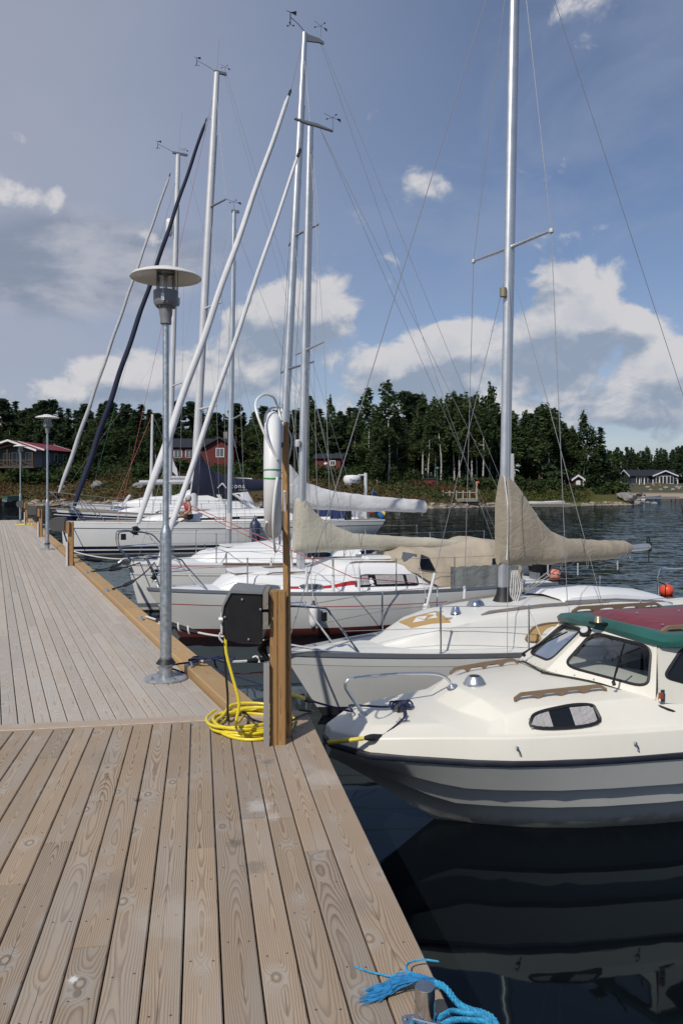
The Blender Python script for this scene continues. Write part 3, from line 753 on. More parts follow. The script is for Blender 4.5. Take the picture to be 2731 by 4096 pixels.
def anemometer(root, p, s=1., d=(-.6, -.2)):
    mb = MB(); p = Vector(p); e = p+Vector((d[0]*s, d[1]*s, .34*s)); mb.tube(smooth([p, p+Vector((d[0]*.5*s, d[1]*.5*s, .2*s)), e], 4), .009*s, 4)
    mb.tube([e-Vector((0, 0, .18*s)), e+Vector((0, 0, .12*s))], .012*s, 5)
    t = e+Vector((0, 0, .12*s)); mb.prism([t, t+Vector((.16*s, .0, .07*s)), t+Vector((.16*s, .02, -.03*s))], (0, .01, 0)); mb.tube([t, t-Vector((.1*s, 0, -.01))], .008*s, 4)
    for k in range(3): a = k*2.09; q = e-Vector((0, 0, .18*s)); c = q+Vector((math.cos(a)*.08*s, math.sin(a)*.08*s, 0)); mb.tube([q, c], .005*s, 4); mb.lathe([(.004, -.02*s), (.028*s, 0), (.004, .02*s)], c, 6)
    return mb.build('anemometer', 'stripe_black', root)
def furled(root, bow, top, r, mt='sail_white', drum='black_plastic', stripe=None, low=.05, foot=1., knots=True):
    """rolled headsail on its stay, fattest near the foot"""
    bow, top = Vector(bow), Vector(top); L = (top-bow).length; ax = (top-bow).normalized(); u = ax.orthogonal().normalized(); w = ax.cross(u)
    M = 64; n = 12; rings = []
    for i in range(M):
        t = low + (0.985-low)*i/(M-1); p = bow.lerp(top, t); sx = (i/(M-1))
        rr_ = r*(.42+.58*min(1, (sx+.01)/(.07*foot))**.7)*(1-.48*sx)
        if sx > .985: rr_ *= .5
        rings.append([p + (u*math.cos(q)+w*math.sin(q))*rr_*(1+.16*math.cos(q-t*L*2.6)+.05*math.sin(3*q+t*L*1.1)) for q in (2*math.pi*j/n for j in range(n))])
    mb = MB(); mb.loft(rings); fo = mb.build('furled_sail', mt, root, angle=60)
    mb = MB(); a = bow.lerp(top, low*.25); mb.lathe([(.02, -.02), (r*1.0, 0), (r*1.1, .015), (r*.75, .02), (r*.75, .10), (r*1.1, .105), (r*1.0, .12), (.03, .16)], a, 14, ax=ax); mb.build('furler_drum', drum, root)
    wire(root, [bow, top], .008, 'wire', 'forestay')
    mb = MB(); a = bow.lerp(top, .992); mb.lathe([(.015, -.10), (.03, -.06), (.03, .06), (.015, .10)], a, 8, ax=ax); mb.build('swivel', 'stripe_black', fo)
    return fo
def cover(root, st, mt, name='sail_cover', seed=1, wr=.012, n=18, sub=5, seams=(.34, .62, .82), ties=(.5, .66, .8, .92)):
    """canvas cover over mast foot and boom; st: centre-bottom point, centre-top point, half thickness"""
    rows = []
    for a, c in zip(st[:-1], st[1:]):
        for j in range(sub):
            t = j/sub; k = t*t*(3-2*t)*.5+t*.5
            rows.append((Vector(a[0]).lerp(Vector(c[0]), k), Vector(a[1]).lerp(Vector(c[1]), k), a[2]+(c[2]-a[2])*k))
    rows.append((Vector(st[-1][0]), Vector(st[-1][1]), st[-1][2]))
    rings = []
    for i, (lo, hi, h) in enumerate(rows):
        mid = (lo+hi)/2; v = (hi-lo)/2; ring = []
        for k in range(n):
            q = 2*math.pi*k/n; ca, sa = math.cos(q), math.sin(q)
            fat = 1-.30*sa if v.length > h*1.2 else 1.
            p = mid + v*(abs(sa)**.85*(1 if sa > 0 else -1)) + Vector((0, 1, 0))*h*ca*fat
            # folds run from the mast down towards the boom end
            q1, q2 = (p.x+p.z*1.1)*4.2, (p.x-p.z)*1.3
            f = mnoise.noise(Vector((p.x*2.2+seed*7, p.z*3, p.y*2+seed)))*.8 + (.55-1.8*abs(mnoise.noise(Vector((q1+seed, q2, p.y*2.5+seed)))))*1.0 + (.4-1.5*abs(mnoise.noise(Vector((q1*2.1+seed, q2*1.5+4, p.y*3)))))*.4
            p = p + Vector((.0, ca*f*wr*1.6, sa*f*wr))
            ring.append(p)
        rings.append(ring)
    mb = MB(); mb.loft(rings); co_ = mb.build(name, mt, root, angle=75)
    # sewn seams across the cloth and lashings beneath
    for k in seams:
        i = int(k*(len(rings)-1)); c = sum(rings[i], Vector())/n
        mb = MB(); mb.tube([p+(p-c).normalized()*.002 for p in rings[i]], .0045, 4, closed=True); mb.build('seam', mt, co_)
    for k in ties:
        i = int(k*(len(rings)-1)); lo = min(rings[i], key=lambda p: p.z); mb = MB(); mb.tube(smooth([lo+Vector((-.012, 0, .01)), lo+Vector((-.02, -.01, -.05)), lo+Vector((.0, -.01, -.09)), lo+Vector((.02, .0, -.04)), lo+Vector((.012, 0, .01))], 3), .005, 4); mb.build('tie', 'rope_white', co_)
    return co_
def stanchion(root, p, h=.55, r=.011, mt='stainless', lean=0.):
    p = Vector(p); mb = MB(); q = p+Vector((0, lean, h)); mb.tube([p, q], r, 6); mb.lathe([(r*2.4, 0), (r*2.2, .012), (r*1.2, .03)], p, 8); mb.lathe([(r*1.3, -.02), (r*1.4, 0), (r*.6, .012)], q, 6)
    mb.build('stanchion', mt, root); return q
def text(root, s, size, p, mt, mirror=False, ext=.002, rot=(90, 0, 0), spacing=1., name='lettering', shear=0.):
    cu = bpy.data.curves.new(name, 'FONT'); cu.body = s; cu.size = size; cu.extrude = ext; cu.space_character = spacing; cu.shear = shear
    tmp = bpy.data.objects.new('t', cu); me = bpy.data.meshes.new_from_object(tmp); me.name = name; me.materials.clear(); me.materials.append(MATS[mt]); bpy.data.objects.remove(tmp)
    o = link(name, me, root, p); o.rotation_euler = tuple(R(q) for q in rot)
    return o
def fender(label, top, L, r, body='fender_white', cap='stripe_black', group='fenders hung over the boats\' sides', rope=None, ropemat='rope_white'):
    top = Vector(top); t = thing('fender', label, 'fender', top, 0., group)
    mb = MB(); mb.lathe([(.012, -.06), (.02, -.05), (r*.55, -.075), (r*.92, -.12), (r, -.17), (r, -L+.12), (r*.92, -L+.06), (r*.5, -L+.02), (.02, -L)], n=16); bo = mb.build('body', body, t)
    mb = MB(); mb.lathe([(.016, .0), (.024, -.01), (.026, -.05), (r*.6, -.078)], n=12); mb.build('end_cap', cap, t)
    mb = MB(); mb.lathe([(r*.55, -L+.018), (.026, -L-.01), (.022, -L-.05), (.012, -L-.055)], n=12); mb.build('end_cap', cap, t)
    if rope is not None:
        mb = MB(); mb.tube([Vector((0, 0, -.01)), Vector(rope)-top], .006, 5); mb.build('lanyard', ropemat, t)
    return t
def cowl(root, p, r, h, mt='stainless', black=True):
    mb = MB(); p = Vector(p); mb.lathe([(r*1.12, -.01), (r*1.1, .006), (r, .012), (r*.92, h*.5), (r*.62, h), (0.01, h*1.02)], p, 20)
    o = mb.build('vent', mt, root)
    if black: m2 = MB(); m2.lathe([(r*.5, h*1.0), (r*.5, h*1.05), (.005, h*1.06)], p, 14); m2.build('vent_grille', 'stripe_black', o)
    return o
def handrail(root, pts, mt, h=.06, w=.028, loops=4):
    """wooden grab rail with scalloped cut-outs: feet and bar in one piece"""
    P = [Vector(p) for p in pts]; n = loops*10; q = resample(P, n+1); up = Vector((0, 0, 1)); mb = MB(); rings = []
    for i, p in enumerate(q):
        ph = (i/n*loops) % 1; foot = abs(math.cos(math.pi*ph))**6
        lo = (h*.52)*(1-foot); e = min(i, n-i)/n*loops*2
        hi = h*min(1, .35+e*1.2)
        lo = min(lo, hi-.012) if foot < .9 else -.006
        t = (q[min(i+1, n)]-q[max(i-1, 0)]).normalized(); sd = t.cross(up).normalized()*w/2
        rings.append([p+sd+up*lo, p+sd+up*hi, p-sd+up*hi, p-sd+up*lo])
    mb.loft(rings); return mb.build('handrail', mt, root, angle=40)

# ---------------------------------------------------------------- the cream motorboat in front
F1 = Frame(-.1132, 5.953, 75)
mbt = thing('motorboat', 'cream cabin motorboat with grey clinker hull and green and red canvas roof', 'motorboat', F1.loc(), F1.rz)
rail_pl = [(0., .0), (.004, .09), (.215, .39), (.72, .60), (1.12, .745), (1.54, .835), (2.4, .92), (3.4, .935), (4.7, .88)]
def rail_y(X): return interp(rail_pl, X)
def rail_z(X): return .66 + .03*max(0, (.9-X)) + .014*max(0, X-2.)
stX = [.0, .012, .05, .10, .16, .22, .33, .45, .58, .72, .9, 1.12, 1.33, 1.54, 1.9, 2.4, 3., 3.7, 4.7]
wl_pl = [(0, 0), (.86, 0), (1.02, .10), (1.2, .20), (1.5, .34), (2.0, .48), (2.8, .56), (4.7, .58)]
keel_pl = [(0, .56), (.12, .50), (.34, .36), (.56, .20), (.78, .05), (.95, -.05), (1.4, -.22), (2.2, -.28), (4.7, -.28)]
def hsec(X):
    """clinker section from the rubbing strake to the keel: three overlapping strakes"""
    ry, rz_ = rail_y(X), rail_z(X)-.035; wy = interp(wl_pl, X); kz = interp(keel_pl, X)
    if kz > 0: ky = .0
    ky = 0.0
    tgt = (wy, 0.) if X > .86 else (ky, kz)
    bot = (ky, kz) if X > .86 else (ky, kz)
    pts = []
    for i, f in enumerate((0., .34, .62, 1.)):
        y = ry + (tgt[0]-ry)*(f**1.15); z = rz_ + (tgt[1]-rz_)*f
        pts.append((y, z))
    out = [pts[0]]; lap = .034*min(1, X/.6)
    for i in (1, 2):
        out.append((pts[i][0]+lap*.75, pts[i][1]+.002)); out.append((pts[i][0]-lap*.75, pts[i][1]-lap*.35))
    out.append(pts[3]); out.append(((bot[0]*.5+pts[3][0]*.5) if X > .86 else bot[0], (bot[1]*.8) if X > .86 else bot[1]))
    out.append(bot)
    return out
mb = MB(); secs = [(X, hsec(X)) for X in stX]
K = len(secs[0][1])
for sg in (-1, 1):
    mb.loft([[Vector((X, sg*y, z)) for y, z in q] for X, q in secs], closed=False, caps=False)
X, q = secs[-1]; mb.add([Vector((X, -y, z)) for y, z in q] + [Vector((X, y, z)) for y, z in q[::-1]], [tuple(range(2*K))])
mb.build('hull', 'gelcoat_grey', mbt, angle=25)
# rubbing strake
mb = MB()
pl = [(X, -rail_y(X), rail_z(X)) for X in stX[::-1]] + [(X, rail_y(X), rail_z(X)) for X in stX[1:]]
pl = [Vector(p) for p in pl]; rings = []
for i, p in enumerate(pl):
    t = (pl[min(i+1, len(pl)-1)]-pl[max(i-1, 0)]).normalized(); o_ = Vector((t.y, -t.x, 0)).normalized()
    if o_.dot(Vector((p.x-2.5, p.y*2, 0))) < 0: o_ = -o_
    rings.append([p+o_*-.01+Vector((0, 0, .012)), p+o_*.012+Vector((0, 0, .010)), p+o_*.020+Vector((0, 0, -.006)), p+o_*.014+Vector((0, 0, -.026)), p+o_*-.01+Vector((0, 0, -.034))])
mb.loft(rings); mb.build('rubbing_strake', 'navy_rubber', mbt, angle=50)
# deck moulding: rail -> knuckle -> ledge -> trunk edge -> roof crown, per station (X shifts give the raked trunk front)
ST = [  # (rail) (knuckle) (ledge) (shoulder) (mid) (crown)
 [(.012, .0, .68), (.022, .0, .775), (.05, .0, .795), (.10, .0, .81), (.12, .0, .812), (.14, 0, .815)],
 [(.004, .09, .68), (.018, .085, .775), (.06, .08, .795), (.14, .06, .812), (.145, .03, .82), (.15, 0, .823)],
 [(.22, .38, .68), (.235, .365, .785), (.26, .33, .800), (.28, .245, .838), (.28, .12, .848), (.28, 0, .852)],
 [(.45, .49, .675), (.455, .47, .802), (.465, .43, .812), (.47, .33, .855), (.46, .16, .866), (.45, 0, .870)],
 [(.72, .595, .67), (.72, .57, .812), (.72, .53, .822), (.74, .42, .868), (.71, .2, .884), (.70, 0, .890)],
 [(1.0, .70, .665), (1.0, .672, .818), (1.0, .63, .828), (1.09, .515, .882), (.93, .27, .905), (.875, 0, .914)],
 [(1.14, .75, .665), (1.14, .72, .820), (1.14, .68, .830), (1.17, .575, .935), (1.09, .33, 1.005), (1.03, 0, 1.020)],
 [(1.35, .80, .66), (1.35, .77, .825), (1.35, .725, .835), (1.35, .615, .985), (1.35, .36, 1.022), (1.35, 0, 1.040)],
 [(1.7, .855, .655), (1.7, .825, .830), (1.7, .78, .840), (1.7, .655, 1.005), (1.7, .38, 1.045), (1.7, 0, 1.065)],
 [(2.1, .895, .655), (2.1, .865, .832), (2.1, .815, .842), (2.1, .685, 1.018), (2.1, .4, 1.062), (2.1, 0, 1.085)],
 [(2.45, .92, .66), (2.45, .89, .834), (2.45, .84, .845), (2.45, .715, 1.020), (2.45, .4, 1.06), (2.45, 0, 1.085)],
 [(3.4, .935, .675), (3.4, .905, .840), (3.4, .855, .850), (3.4, .73, 1.015), (3.4, .70, 1.02), (3.4, .66, 1.02)],
 [(4.7, .88, .69), (4.7, .85, .85), (4.7, .80, .86), (4.7, .69, 1.0), (4.7, .66, 1.0), (4.7, .62, 1.0)]]
mb = MB()
for sg in (-1, 1):
    mb.loft([[Vector((x, sg*y, z)) for x, y, z in row] for row in ST], closed=False, caps=False)
me = mb.mesh('deck_moulding', 'gelcoat_cream', True, 30); bm = bmesh.new(); bm.from_mesh(me); bmesh.ops.remove_doubles(bm, verts=bm.verts, dist=.001)
bmesh.ops.recalc_face_normals(bm, faces=bm.faces)
be = [e for e in bm.edges if len(e.link_faces) == 2 and e.calc_face_angle(0) > R(14)]
bmesh.ops.bevel(bm, geom=be, offset=.014, segments=3, profile=.6, affect='EDGES', clamp_overlap=True)
bm.to_mesh(me); bm.free(); me.polygons.foreach_set('use_smooth', [True]*len(me.polygons)); me.set_sharp_from_angle(angle=R(60))
link('deck_moulding', me, mbt)
mb = MB(); mb.box((4.05, 0, .35), (1.25, 1.3, .06)); mb.box((3.45, 0, .7), (.05, 1.35, .62)); mb.box((4.66, 0, .8), (.06, 1.6, .5)); mb.build('cockpit', 'gelcoat_cream', mbt, smooth=False)
# non-slip panels proud of the gelcoat
# windscreen: two flat panes meeting at a centre mullion, side panels aft of them
bc, bm_, bn = Vector((1.83, 0, 1.078)), Vector((2.09, -.40, 1.058)), Vector((2.34, -.735, .962))
tcx, tn = Vector((2.22, 0, 1.405)), Vector((2.405, -.615, 1.378))
bmF, bnF, tnF = Vector((1.865, .36, 1.078)), Vector((1.93, .62, 1.035)), Vector((2.36, .60, 1.352))   # the far pane stands squarer to the boat
def mirror(p): return Vector((p[0], -p[1], p[2]))
def bil(a, b_, c, d, s_, t_): return (a*(1-s_)+b_*s_)*(1-t_) + (d*(1-s_)+c*s_)*t_
def panel_hole(outer, inner, n_, th, mb):
    """flat moulding with a window hole: outer and inner rings of equal length"""
    k = len(outer); th = n_*th
    a = [p for p in outer]; i_ = [p for p in inner]; ao = [p+th for p in a]; io = [p+th for p in i_]
    mb.add(a+i_+ao+io, [(j, (j+1) % k, k+(j+1) % k, k+j) for j in range(k)] + [(2*k+j, 3*k+j, 3*k+(j+1) % k, 2*k+(j+1) % k) for j in range(k)] +
           [(j, 2*k+j, 2*k+(j+1) % k, (j+1) % k) for j in range(k)] + [(k+j, k+(j+1) % k, 3*k+(j+1) % k, 3*k+j) for j in range(k)])
def ringpts(q4, m, n=6, r=.10, slide=None):
    """rounded quad in a bilinear patch; returns inner ring and matching outer ring"""
    a, b_, c, d = q4; s0, s1, t0, t1 = m
    inner2 = rounded([(s0, t0), (s1, t0), (s1, t1), (s0, t1)], .22, n)
    outer2 = []
    cx_, cy_ = (s0+s1)/2, (t0+t1)/2
    for x, y in inner2:
        dx_, dy_ = (x-cx_)/((s1-s0)/2), (y-cy_)/((t1-t0)/2); k = max(abs(dx_), abs(dy_)); outer2.append(((dx_/k+1)/2, (dy_/k+1)/2))
    return [bil(a, b_, c, d, x, y) for x, y in inner2], [bil(a, b_, c, d, x, y) for x, y in outer2], inner2
ws = MB(); glasses = []
for sg in (1, -1):
    f = (lambda p: p) if sg == 1 else mirror
    q4 = [bc, bn+Vector((-.02, .02, .03)), tn, tcx] if sg == 1 else [bc, bnF, tnF, tcx]
    inn, out, uv = ringpts(q4, (.10, .93, .17, .93))
    nn = (q4[1]-q4[0]).cross(q4[3]-q4[0]).normalized()
    if nn.x > 0: nn = -nn
    panel_hole(out, inn, nn, .022, ws); glasses.append((inn, nn))
me = ws.mesh('windscreen', 'gelcoat_cream', True, 30); wso = link('windscreen', me, mbt)
for inn, nn in glasses:
    g = MB(); c = sum(inn, Vector())/len(inn); g.add([c+nn*.010]+[p+nn*.010 for p in inn], [(0, i+1, (i+1) % len(inn)+1) for i in range(len(inn))])
    go = g.build('pane', 'glass_clear', wso, smooth=False)
    t = MB(); t.tube([p+nn*.022 for p in inn], .0115, 6, closed=True); t.build('seal', 'black_rubber', wso)
# side panels with the big dark window
for sg in (1, -1):
    f = (lambda p: p) if sg == 1 else mirror
    A_, B_, C_, D_ = Vector((2.325 if sg == 1 else 1.93, -.735, .955)), Vector((3.9, -.735, 1.0)), Vector((3.7, -.62, 1.40)), Vector((2.40 if sg == 1 else 2.36, -.618, 1.380))
    poly = rounded([(2.40, 1.16), (2.60, 1.10), (2.80, 1.085), (3.55, 1.085), (3.50, 1.33), (2.60, 1.352)], .25, 5)
    yy = lambda z: -.735 + (z-.955)/.425*.117
    inner = [f(Vector((x, yy(z), z))) for x, z in poly]
    cx_, cz_ = 2.95, 1.2; outer = []
    corners = [A_, B_, C_, D_]
    for x, z in poly:   # cast from the window centre on to the panel outline
        dv = Vector((x-cx_, z-cz_)); best = None
        for i in range(4):
            p0, p1 = Vector((corners[i].x, corners[i].z)), Vector((corners[(i+1) % 4].x, corners[(i+1) % 4].z)); e = p1-p0; den = dv.x*e.y-dv.y*e.x
            if abs(den) < 1e-9: continue
            w0 = p0-Vector((cx_, cz_)); tt = (w0.x*e.y-w0.y*e.x)/den; uu = (w0.x*dv.y-w0.y*dv.x)/den
            if tt > 0 and -1e-6 <= uu <= 1+1e-6 and (best is None or tt < best): best = tt
        q = Vector((cx_, cz_))+dv*best; outer.append(f(Vector((q.x, yy(q.y), q.y))))
    nn = Vector((0, -sg*.96, .27)); pm = MB(); panel_hole(outer, inner, nn, .02, pm); so = pm.build('side_panel', 'gelcoat_cream', mbt, angle=30)
    g = MB(); c = sum(inner, Vector())/len(inner); g.add([c+nn*.008]+[p+nn*.008 for p in inner], [(0, i+1, (i+1) % len(inner)+1) for i in range(len(inner))]); g.build('pane', 'glass_tint' if sg == -1 else 'window_dark', so, smooth=False)
    t = MB(); t.tube([p+nn*.02 for p in inner], .014, 6, closed=True); t.build('seal', 'black_rubber', so)
# black trim along the foot of the windscreen
mb = MB(); tr = smooth([bnF+Vector((-.03, .012, -.01)), bmF+Vector((-.035, .0, .0)), bc+Vector((-.035, .07, .002)), bc+Vector((-.04, 0, .006)), bc+Vector((-.035, -.05, .004)), bm_+Vector((-.025, -.012, .004)), bn+Vector((-.005, -.012, .0)), Vector((2.50, -.765, .90)), Vector((2.62, -.79, .86))], 5); mb.tube(tr, .0085, 5); mb.build('trim_strip', 'black_rubber', mbt)
# roof: green canvas edge, dark red canvas centre
mb = MB(); rf = [Vector((2.22, 0, 1.462)), Vector((2.29, -.35, 1.452)), Vector((2.365, -.62, 1.432)), Vector((2.40, -.675, 1.425)), Vector((2.52, -.705, 1.425)), Vector((4.0, -.66, 1.445))]
full = rf[::-1] + [Vector((2.25, .35, 1.442)), Vector((2.285, .61, 1.415)), Vector((2.33, .665, 1.408)), Vector((2.50, .69, 1.412)), Vector((4.0, .66, 1.44))]
def roofring(dz, ins, crown=0.):
    out = []
    for p in full:
        q = Vector((p.x+ins*(1 if p.x < 3.5 else -1)*.8, p.y*(1-ins*.9), p.z+dz)); out.append(q)
    return out
mb.loft([roofring(-.055, .03), roofring(-.045, 0.), roofring(-.005, -.01), roofring(.022, .02), roofring(.035, .10)], closed=True, caps=True)
mb.build('roof', 'canvas_green', mbt, angle=50)
mb = MB(); rows = []
for i in range(13):
    X = 2.36 + i*.132; row = []
    for j in range(11):
        k = -1+j/5; y = k*(.50 if X > 2.45 else .44); xx_ = X + .10*abs(k)**2*(1 if i < 3 else 0)
        z = 1.452 + .060*(1-abs(k)**2.2) + .010*mnoise.noise(Vector((X*5, y*6, 2))) + .012*min(1, i/2)
        if j in (0, 10) or i == 0: z = 1.462
        row.append(Vector((xx_, y, z)))
    rows.append(row)
mb.loft(rows, closed=False, caps=False); rd = mb.build('hatch_cover', 'canvas_red', mbt, angle=60)
mb = MB()
for k in (-.46, -.1, .3):
    for X in (2.6, 3.0, 3.4): mb.lathe([(.010, 0), (.008, .006), (.002, .008)], (X, k*.9, 1.46+.06*(1-abs(k*1.9)**2.2)+.02), 8)
mb.build('snap_button', 'chrome', rd)
handrail(mbt, [(2.50, -.53, 1.452), (3.4, -.53, 1.46)], 'teak', .055, .03, 4); handrail(mbt, [(2.38, .53, 1.45), (3.3, .53, 1.46)], 'teak', .055, .03, 4)
# roof horn lamp and the black compass on the mullion
mb = MB(); p = F1.c(2391, 2472, -.15); p.z = 1.475; mb.box(p+Vector((0, 0, .006)), (.11, .10, .016)); mb.lathe([(.035, .012), (.030, .018), (.027, .05), (.020, .06), (.004, .062)], p, 14, m=1); mb.build('roof_light', ['black_plastic', 'brass'], mbt)
mb = MB(); p = Vector((2.17, -.02, 1.385)); ax = Vector((-.62, -.35, .7)); mb.lathe([(.050, -.05), (.055, -.02), (.050, .02), (.034, .035)], p, 16, ax=ax, m=0); mb.lathe([(.033, .0355), (.030, .040), (.003, .042)], p, 16, ax=ax, m=1); mb.build('compass', ['black_plastic', 'alu_white'], mbt)
# wipers
def wiper(a, b_, off):
    mb = MB(); a, b_ = Vector(a), Vector(b_); o_ = Vector(off)
    mb.lathe([(.014, 0), (.014, .03), (.005, .034)], a, 8, ax=o_); mb.tube([a+o_*.03, a.lerp(b_, .55)+o_*.045], .008, 5)
    mb.tube([a.lerp(b_, .22)+o_*.026, a.lerp(b_, 1.0)+o_*.026], .0065, 4); mb.tube([a.lerp(b_, .3)+o_*.04, a.lerp(b_, .55)+o_*.048, a.lerp(b_, .9)+o_*.04], .005, 4)
    return mb.build('wiper', 'black_plastic', mbt)
nN = glasses[0][1]; nF = glasses[1][1]
wiper(F1.c(2455, 2737, -.60), F1.c(2502, 2571, -.50), nN)
wiper(F1.c(2098, 2624, .42), F1.c(2276, 2536, .22), nF)
# cabin windows with curtains
def trunk(X, f, out=0., sg=-1):
    row = [interp([(r[2][0], r[2][k]) for r in ST[6:]], X) for k in (1, 2)]; top_ = [interp([(r[3][0], r[3][k]) for r in ST[6:]], X) for k in (1, 2)]
    a = Vector((X, row[0], row[1])); c = Vector((X, top_[0], top_[1])); n_ = Vector((0, (c.z-a.z), (a.y-c.y))).normalized(); p = a.lerp(c, f)+n_*out
    return Vector((p.x, sg*p.y, p.z))
for sg in (-1, 1):
    fn = lambda a, c, out, sg=sg: trunk(a, c, out+.004, sg)
    o = port(mbt, fn, [(1.285, .14), (1.84, .16), (1.815, .90), (1.66, .96), (1.36, .80)], 'black_rubber', 'window_dark', r=.49, rim=.0125)
    if sg == -1:
        for (x0, x1) in ((1.31, 1.47), (1.63, 1.805)):
            cb = MB(); n_ = 14; rowA, rowB = [], []
            for i in range(n_):
                x = x0+(x1-x0)*i/(n_-1); wv = .0025+.0025*math.sin(i*1.9)
                lo, hi = .19, (.86 if x > 1.42 else .60+(x-1.31)*1.9); rowA.append(fn(x, lo, .0065+wv)); rowB.append(fn(x, min(hi, .80 if x > 1.78 else .9), .0065+wv*.4))
            cb.loft([rowA, rowB], closed=False, caps=False); cu = cb.build('curtain', 'curtain', o)
# wooden grab rails on the cabin top
handrail(mbt, [(1.30, -.47, 1.008), (1.65, -.495, 1.027), (2.03, -.52, 1.045)], 'teak', .05, .026, 4)
handrail(mbt, [(1.17, .42, 1.006), (1.5, .46, 1.028), (1.82, .48, 1.045)], 'teak', .05, .026, 4)
cowl(mbt, (1.19, -.02, 1.028), .082, .062, 'alu_rail')
# bow rail, one bent tube on two flanged feet
mb = MB(); P = [(.29, .0, .85), (.175, .015, 1.02), (.155, .02, 1.07), (.165, .02, 1.105), (.215, .02, 1.122), (.5, .01, 1.135), (.80, .0, 1.128), (.92, .0, 1.105), (.985, .0, 1.06), (1.01, .0, 1.008)]
mb.tube(smooth(P, 5), .0125, 8); mb.lathe([(.045, -.004), (.04, .008), (.016, .022)], (.29, 0, .846), 14); mb.lathe([(.045, -.004), (.04, .008), (.016, .02)], (1.01, 0, 1.012), 14, ax=(-.3, 0, 1)); mb.build('bow_rail', 'alu_rail', mbt)
# mooring cleat and fairleads
mb = MB(); mb.tube([(.50, -.14, .925), (.66, .02, .925)], .013, 6); mb.lathe([(.03, 0), (.02, .02), (.018, .05)], (.55, -.09, .868), 10); mb.lathe([(.03, 0), (.02, .02), (.018, .05)], (.61, -.03, .87), 10); mb.build('cleat', 'dark_grey_plastic', mbt)
mb = MB(); mb.box((.50, -.30, .862), (.10, .03, .012)); mb.tube([(.46, -.30, .865), (.475, -.30, .895), (.49, -.30, .865)], .008, 5); mb.build('fairlead', 'alu_rail', mbt)
mb = MB(); mb.box((.24, .18, .838), (.08, .03, .012)); mb.tube([(.22, .18, .84), (.225, .18, .875), (.25, .18, .84)], .008, 5); mb.build('fairlead', 'alu_rail', mbt)
# side lamp, teak rubbing piece, hooks
mb = MB(); p = Vector((2.34, -.748, 1.045)); mb.box(p, (.035, .03, .085)); mb.tube([p+Vector((-.012, -.012, -.02)), p+Vector((-.012, -.012, .02))], .018, 8, m=1); mb.build('side_light', ['chrome', 'red_glass'], mbt)
mb = MB(); mb.box((3.15, -.80, .895), (1.06, .03, .035)); mb.build('side_batten', 'teak', mbt, smooth=False)
for X in (1.17, 2.02):
    p = Vector((X, -rail_y(X)-.004, .765)); mb = MB(); mb.lathe([(.012, 0), (.008, .018)], p, 8, ax=(0, -1, .1)); mb.tube(smooth([p+Vector((0, -.015, 0)), p+Vector((.012, -.02, -.02)), p+Vector((.02, -.018, -.045)), p+Vector((.005, -.016, -.03))], 3), .004, 5); mb.build('fender_hook', 'stainless', mbt)
mb = MB()
for i in range(6):
    for sg in (-1, 1):
        t = (i+.5)/6; q = ((bc.lerp(bm_, t*2) if t < .5 else bm_.lerp(bn, t*2-1)) if sg == 1 else bc.lerp(bnF, t))+Vector((-.002, .0, .022)); mb.lathe([(.006, 0), (.005, .004), (.001, .005)], q, 6, ax=(-.6, 0, .8))
mb.build('screw', 'chrome', mbt)
# inside: dark dashboard, steering wheel, wooden fiddle, seat backs, small litter on the dash
mb = MB(); mb.box((2.45, 0, .93), (.62, 1.22, .03)); mb.box((2.76, 0, .70), (.03, 1.22, .5)); mb.build('dashboard', 'canvas_black', mbt, smooth=False)
mb = MB(); mb.tube([bc+Vector((.30, .42, -.075)), bc+Vector((.36, -.1, -.085)), bc+Vector((.47, -.50, -.10))], .010, 5); mb.build('dash_batten', 'teak', mbt)
mb = MB(); mb.tube([Vector((2.62, .28+.13*math.cos(a), 1.02+.13*math.sin(a))) for a in (2*math.pi*i/20 for i in range(20))], .012, 6, closed=True); mb.tube([(2.62, .28, .90), (2.62, .28, 1.14)], .008, 5); mb.build('steering_wheel', 'black_plastic', mbt)
mb = MB(); mb.prism([(3.05, .25, .9), (3.0, .62, .9), (2.92, .62, 1.36), (2.9, .38, 1.38), (3.0, .30, 1.10)], (.05, 0, 0)); mb.build('cabin_curtain', 'canvas_grey', mbt, smooth=False)
mb = MB(); mb.box((3.35, -.35, .75), (.10, .45, .65)); mb.box((3.35, .35, .70), (.10, .45, .55)); mb.build('seat_back', 'canvas_black', mbt)
tag(MB().box((0, 0, .022), (.11, .055, .042)).build('sponge', 'purple_foam', None, loc=F1.l2w((2.32, -.22, .947))), 'purple sponge block lying on the dark dashboard behind the windscreen', 'sponge').rotation_euler = (0, 0, F1.rz+1.3)
# ---------------------------------------------------------------- white sloop with the beige sail cover
F2 = Frame(-.647, 8.75, 64)
sl2 = thing('sailboat', 'white sloop with thick beige sail cover and golden foredeck hatch beside the motorboat', 'sailboat', F2.loc(), F2.rz)
H2 = Hull(7.9, 1.16, .744, .655, .70, .48, .55, wlf=.84, tm=.50, pw=.88, camber=.05)
make_hull(sl2, H2, [('w', 0, 0), ('w', .055, 1), ('w', .068, 0), ('w', .17, 2), ('w', .178, 0), ('w', .5, 0), ('z', .10, 3), ('z', -.02, 3), ('z', -.45, 3)], ['gelcoat_hull', 'gelcoat_white', 'stripe_grey', 'antifoul_dark'], 'deck_nonslip', rail=('alu_rail', .028, .028))
C2 = Cabin([(1.18, .22, .17, .73, .765, .775), (1.42, .38, .29, .73, .845, .870), (1.75, .54, .43, .72, .955, .99), (2.1, .62, .50, .71, 1.02, 1.07), (2.6, .72, .57, .70, 1.06, 1.115), (3.2, .80, .62, .69, 1.085, 1.145), (4.2, .86, .64, .68, 1.08, 1.14), (5.3, .86, .62, .68, 1.02, 1.075), (5.42, .86, .60, .68, .96, 1.0)], .09)
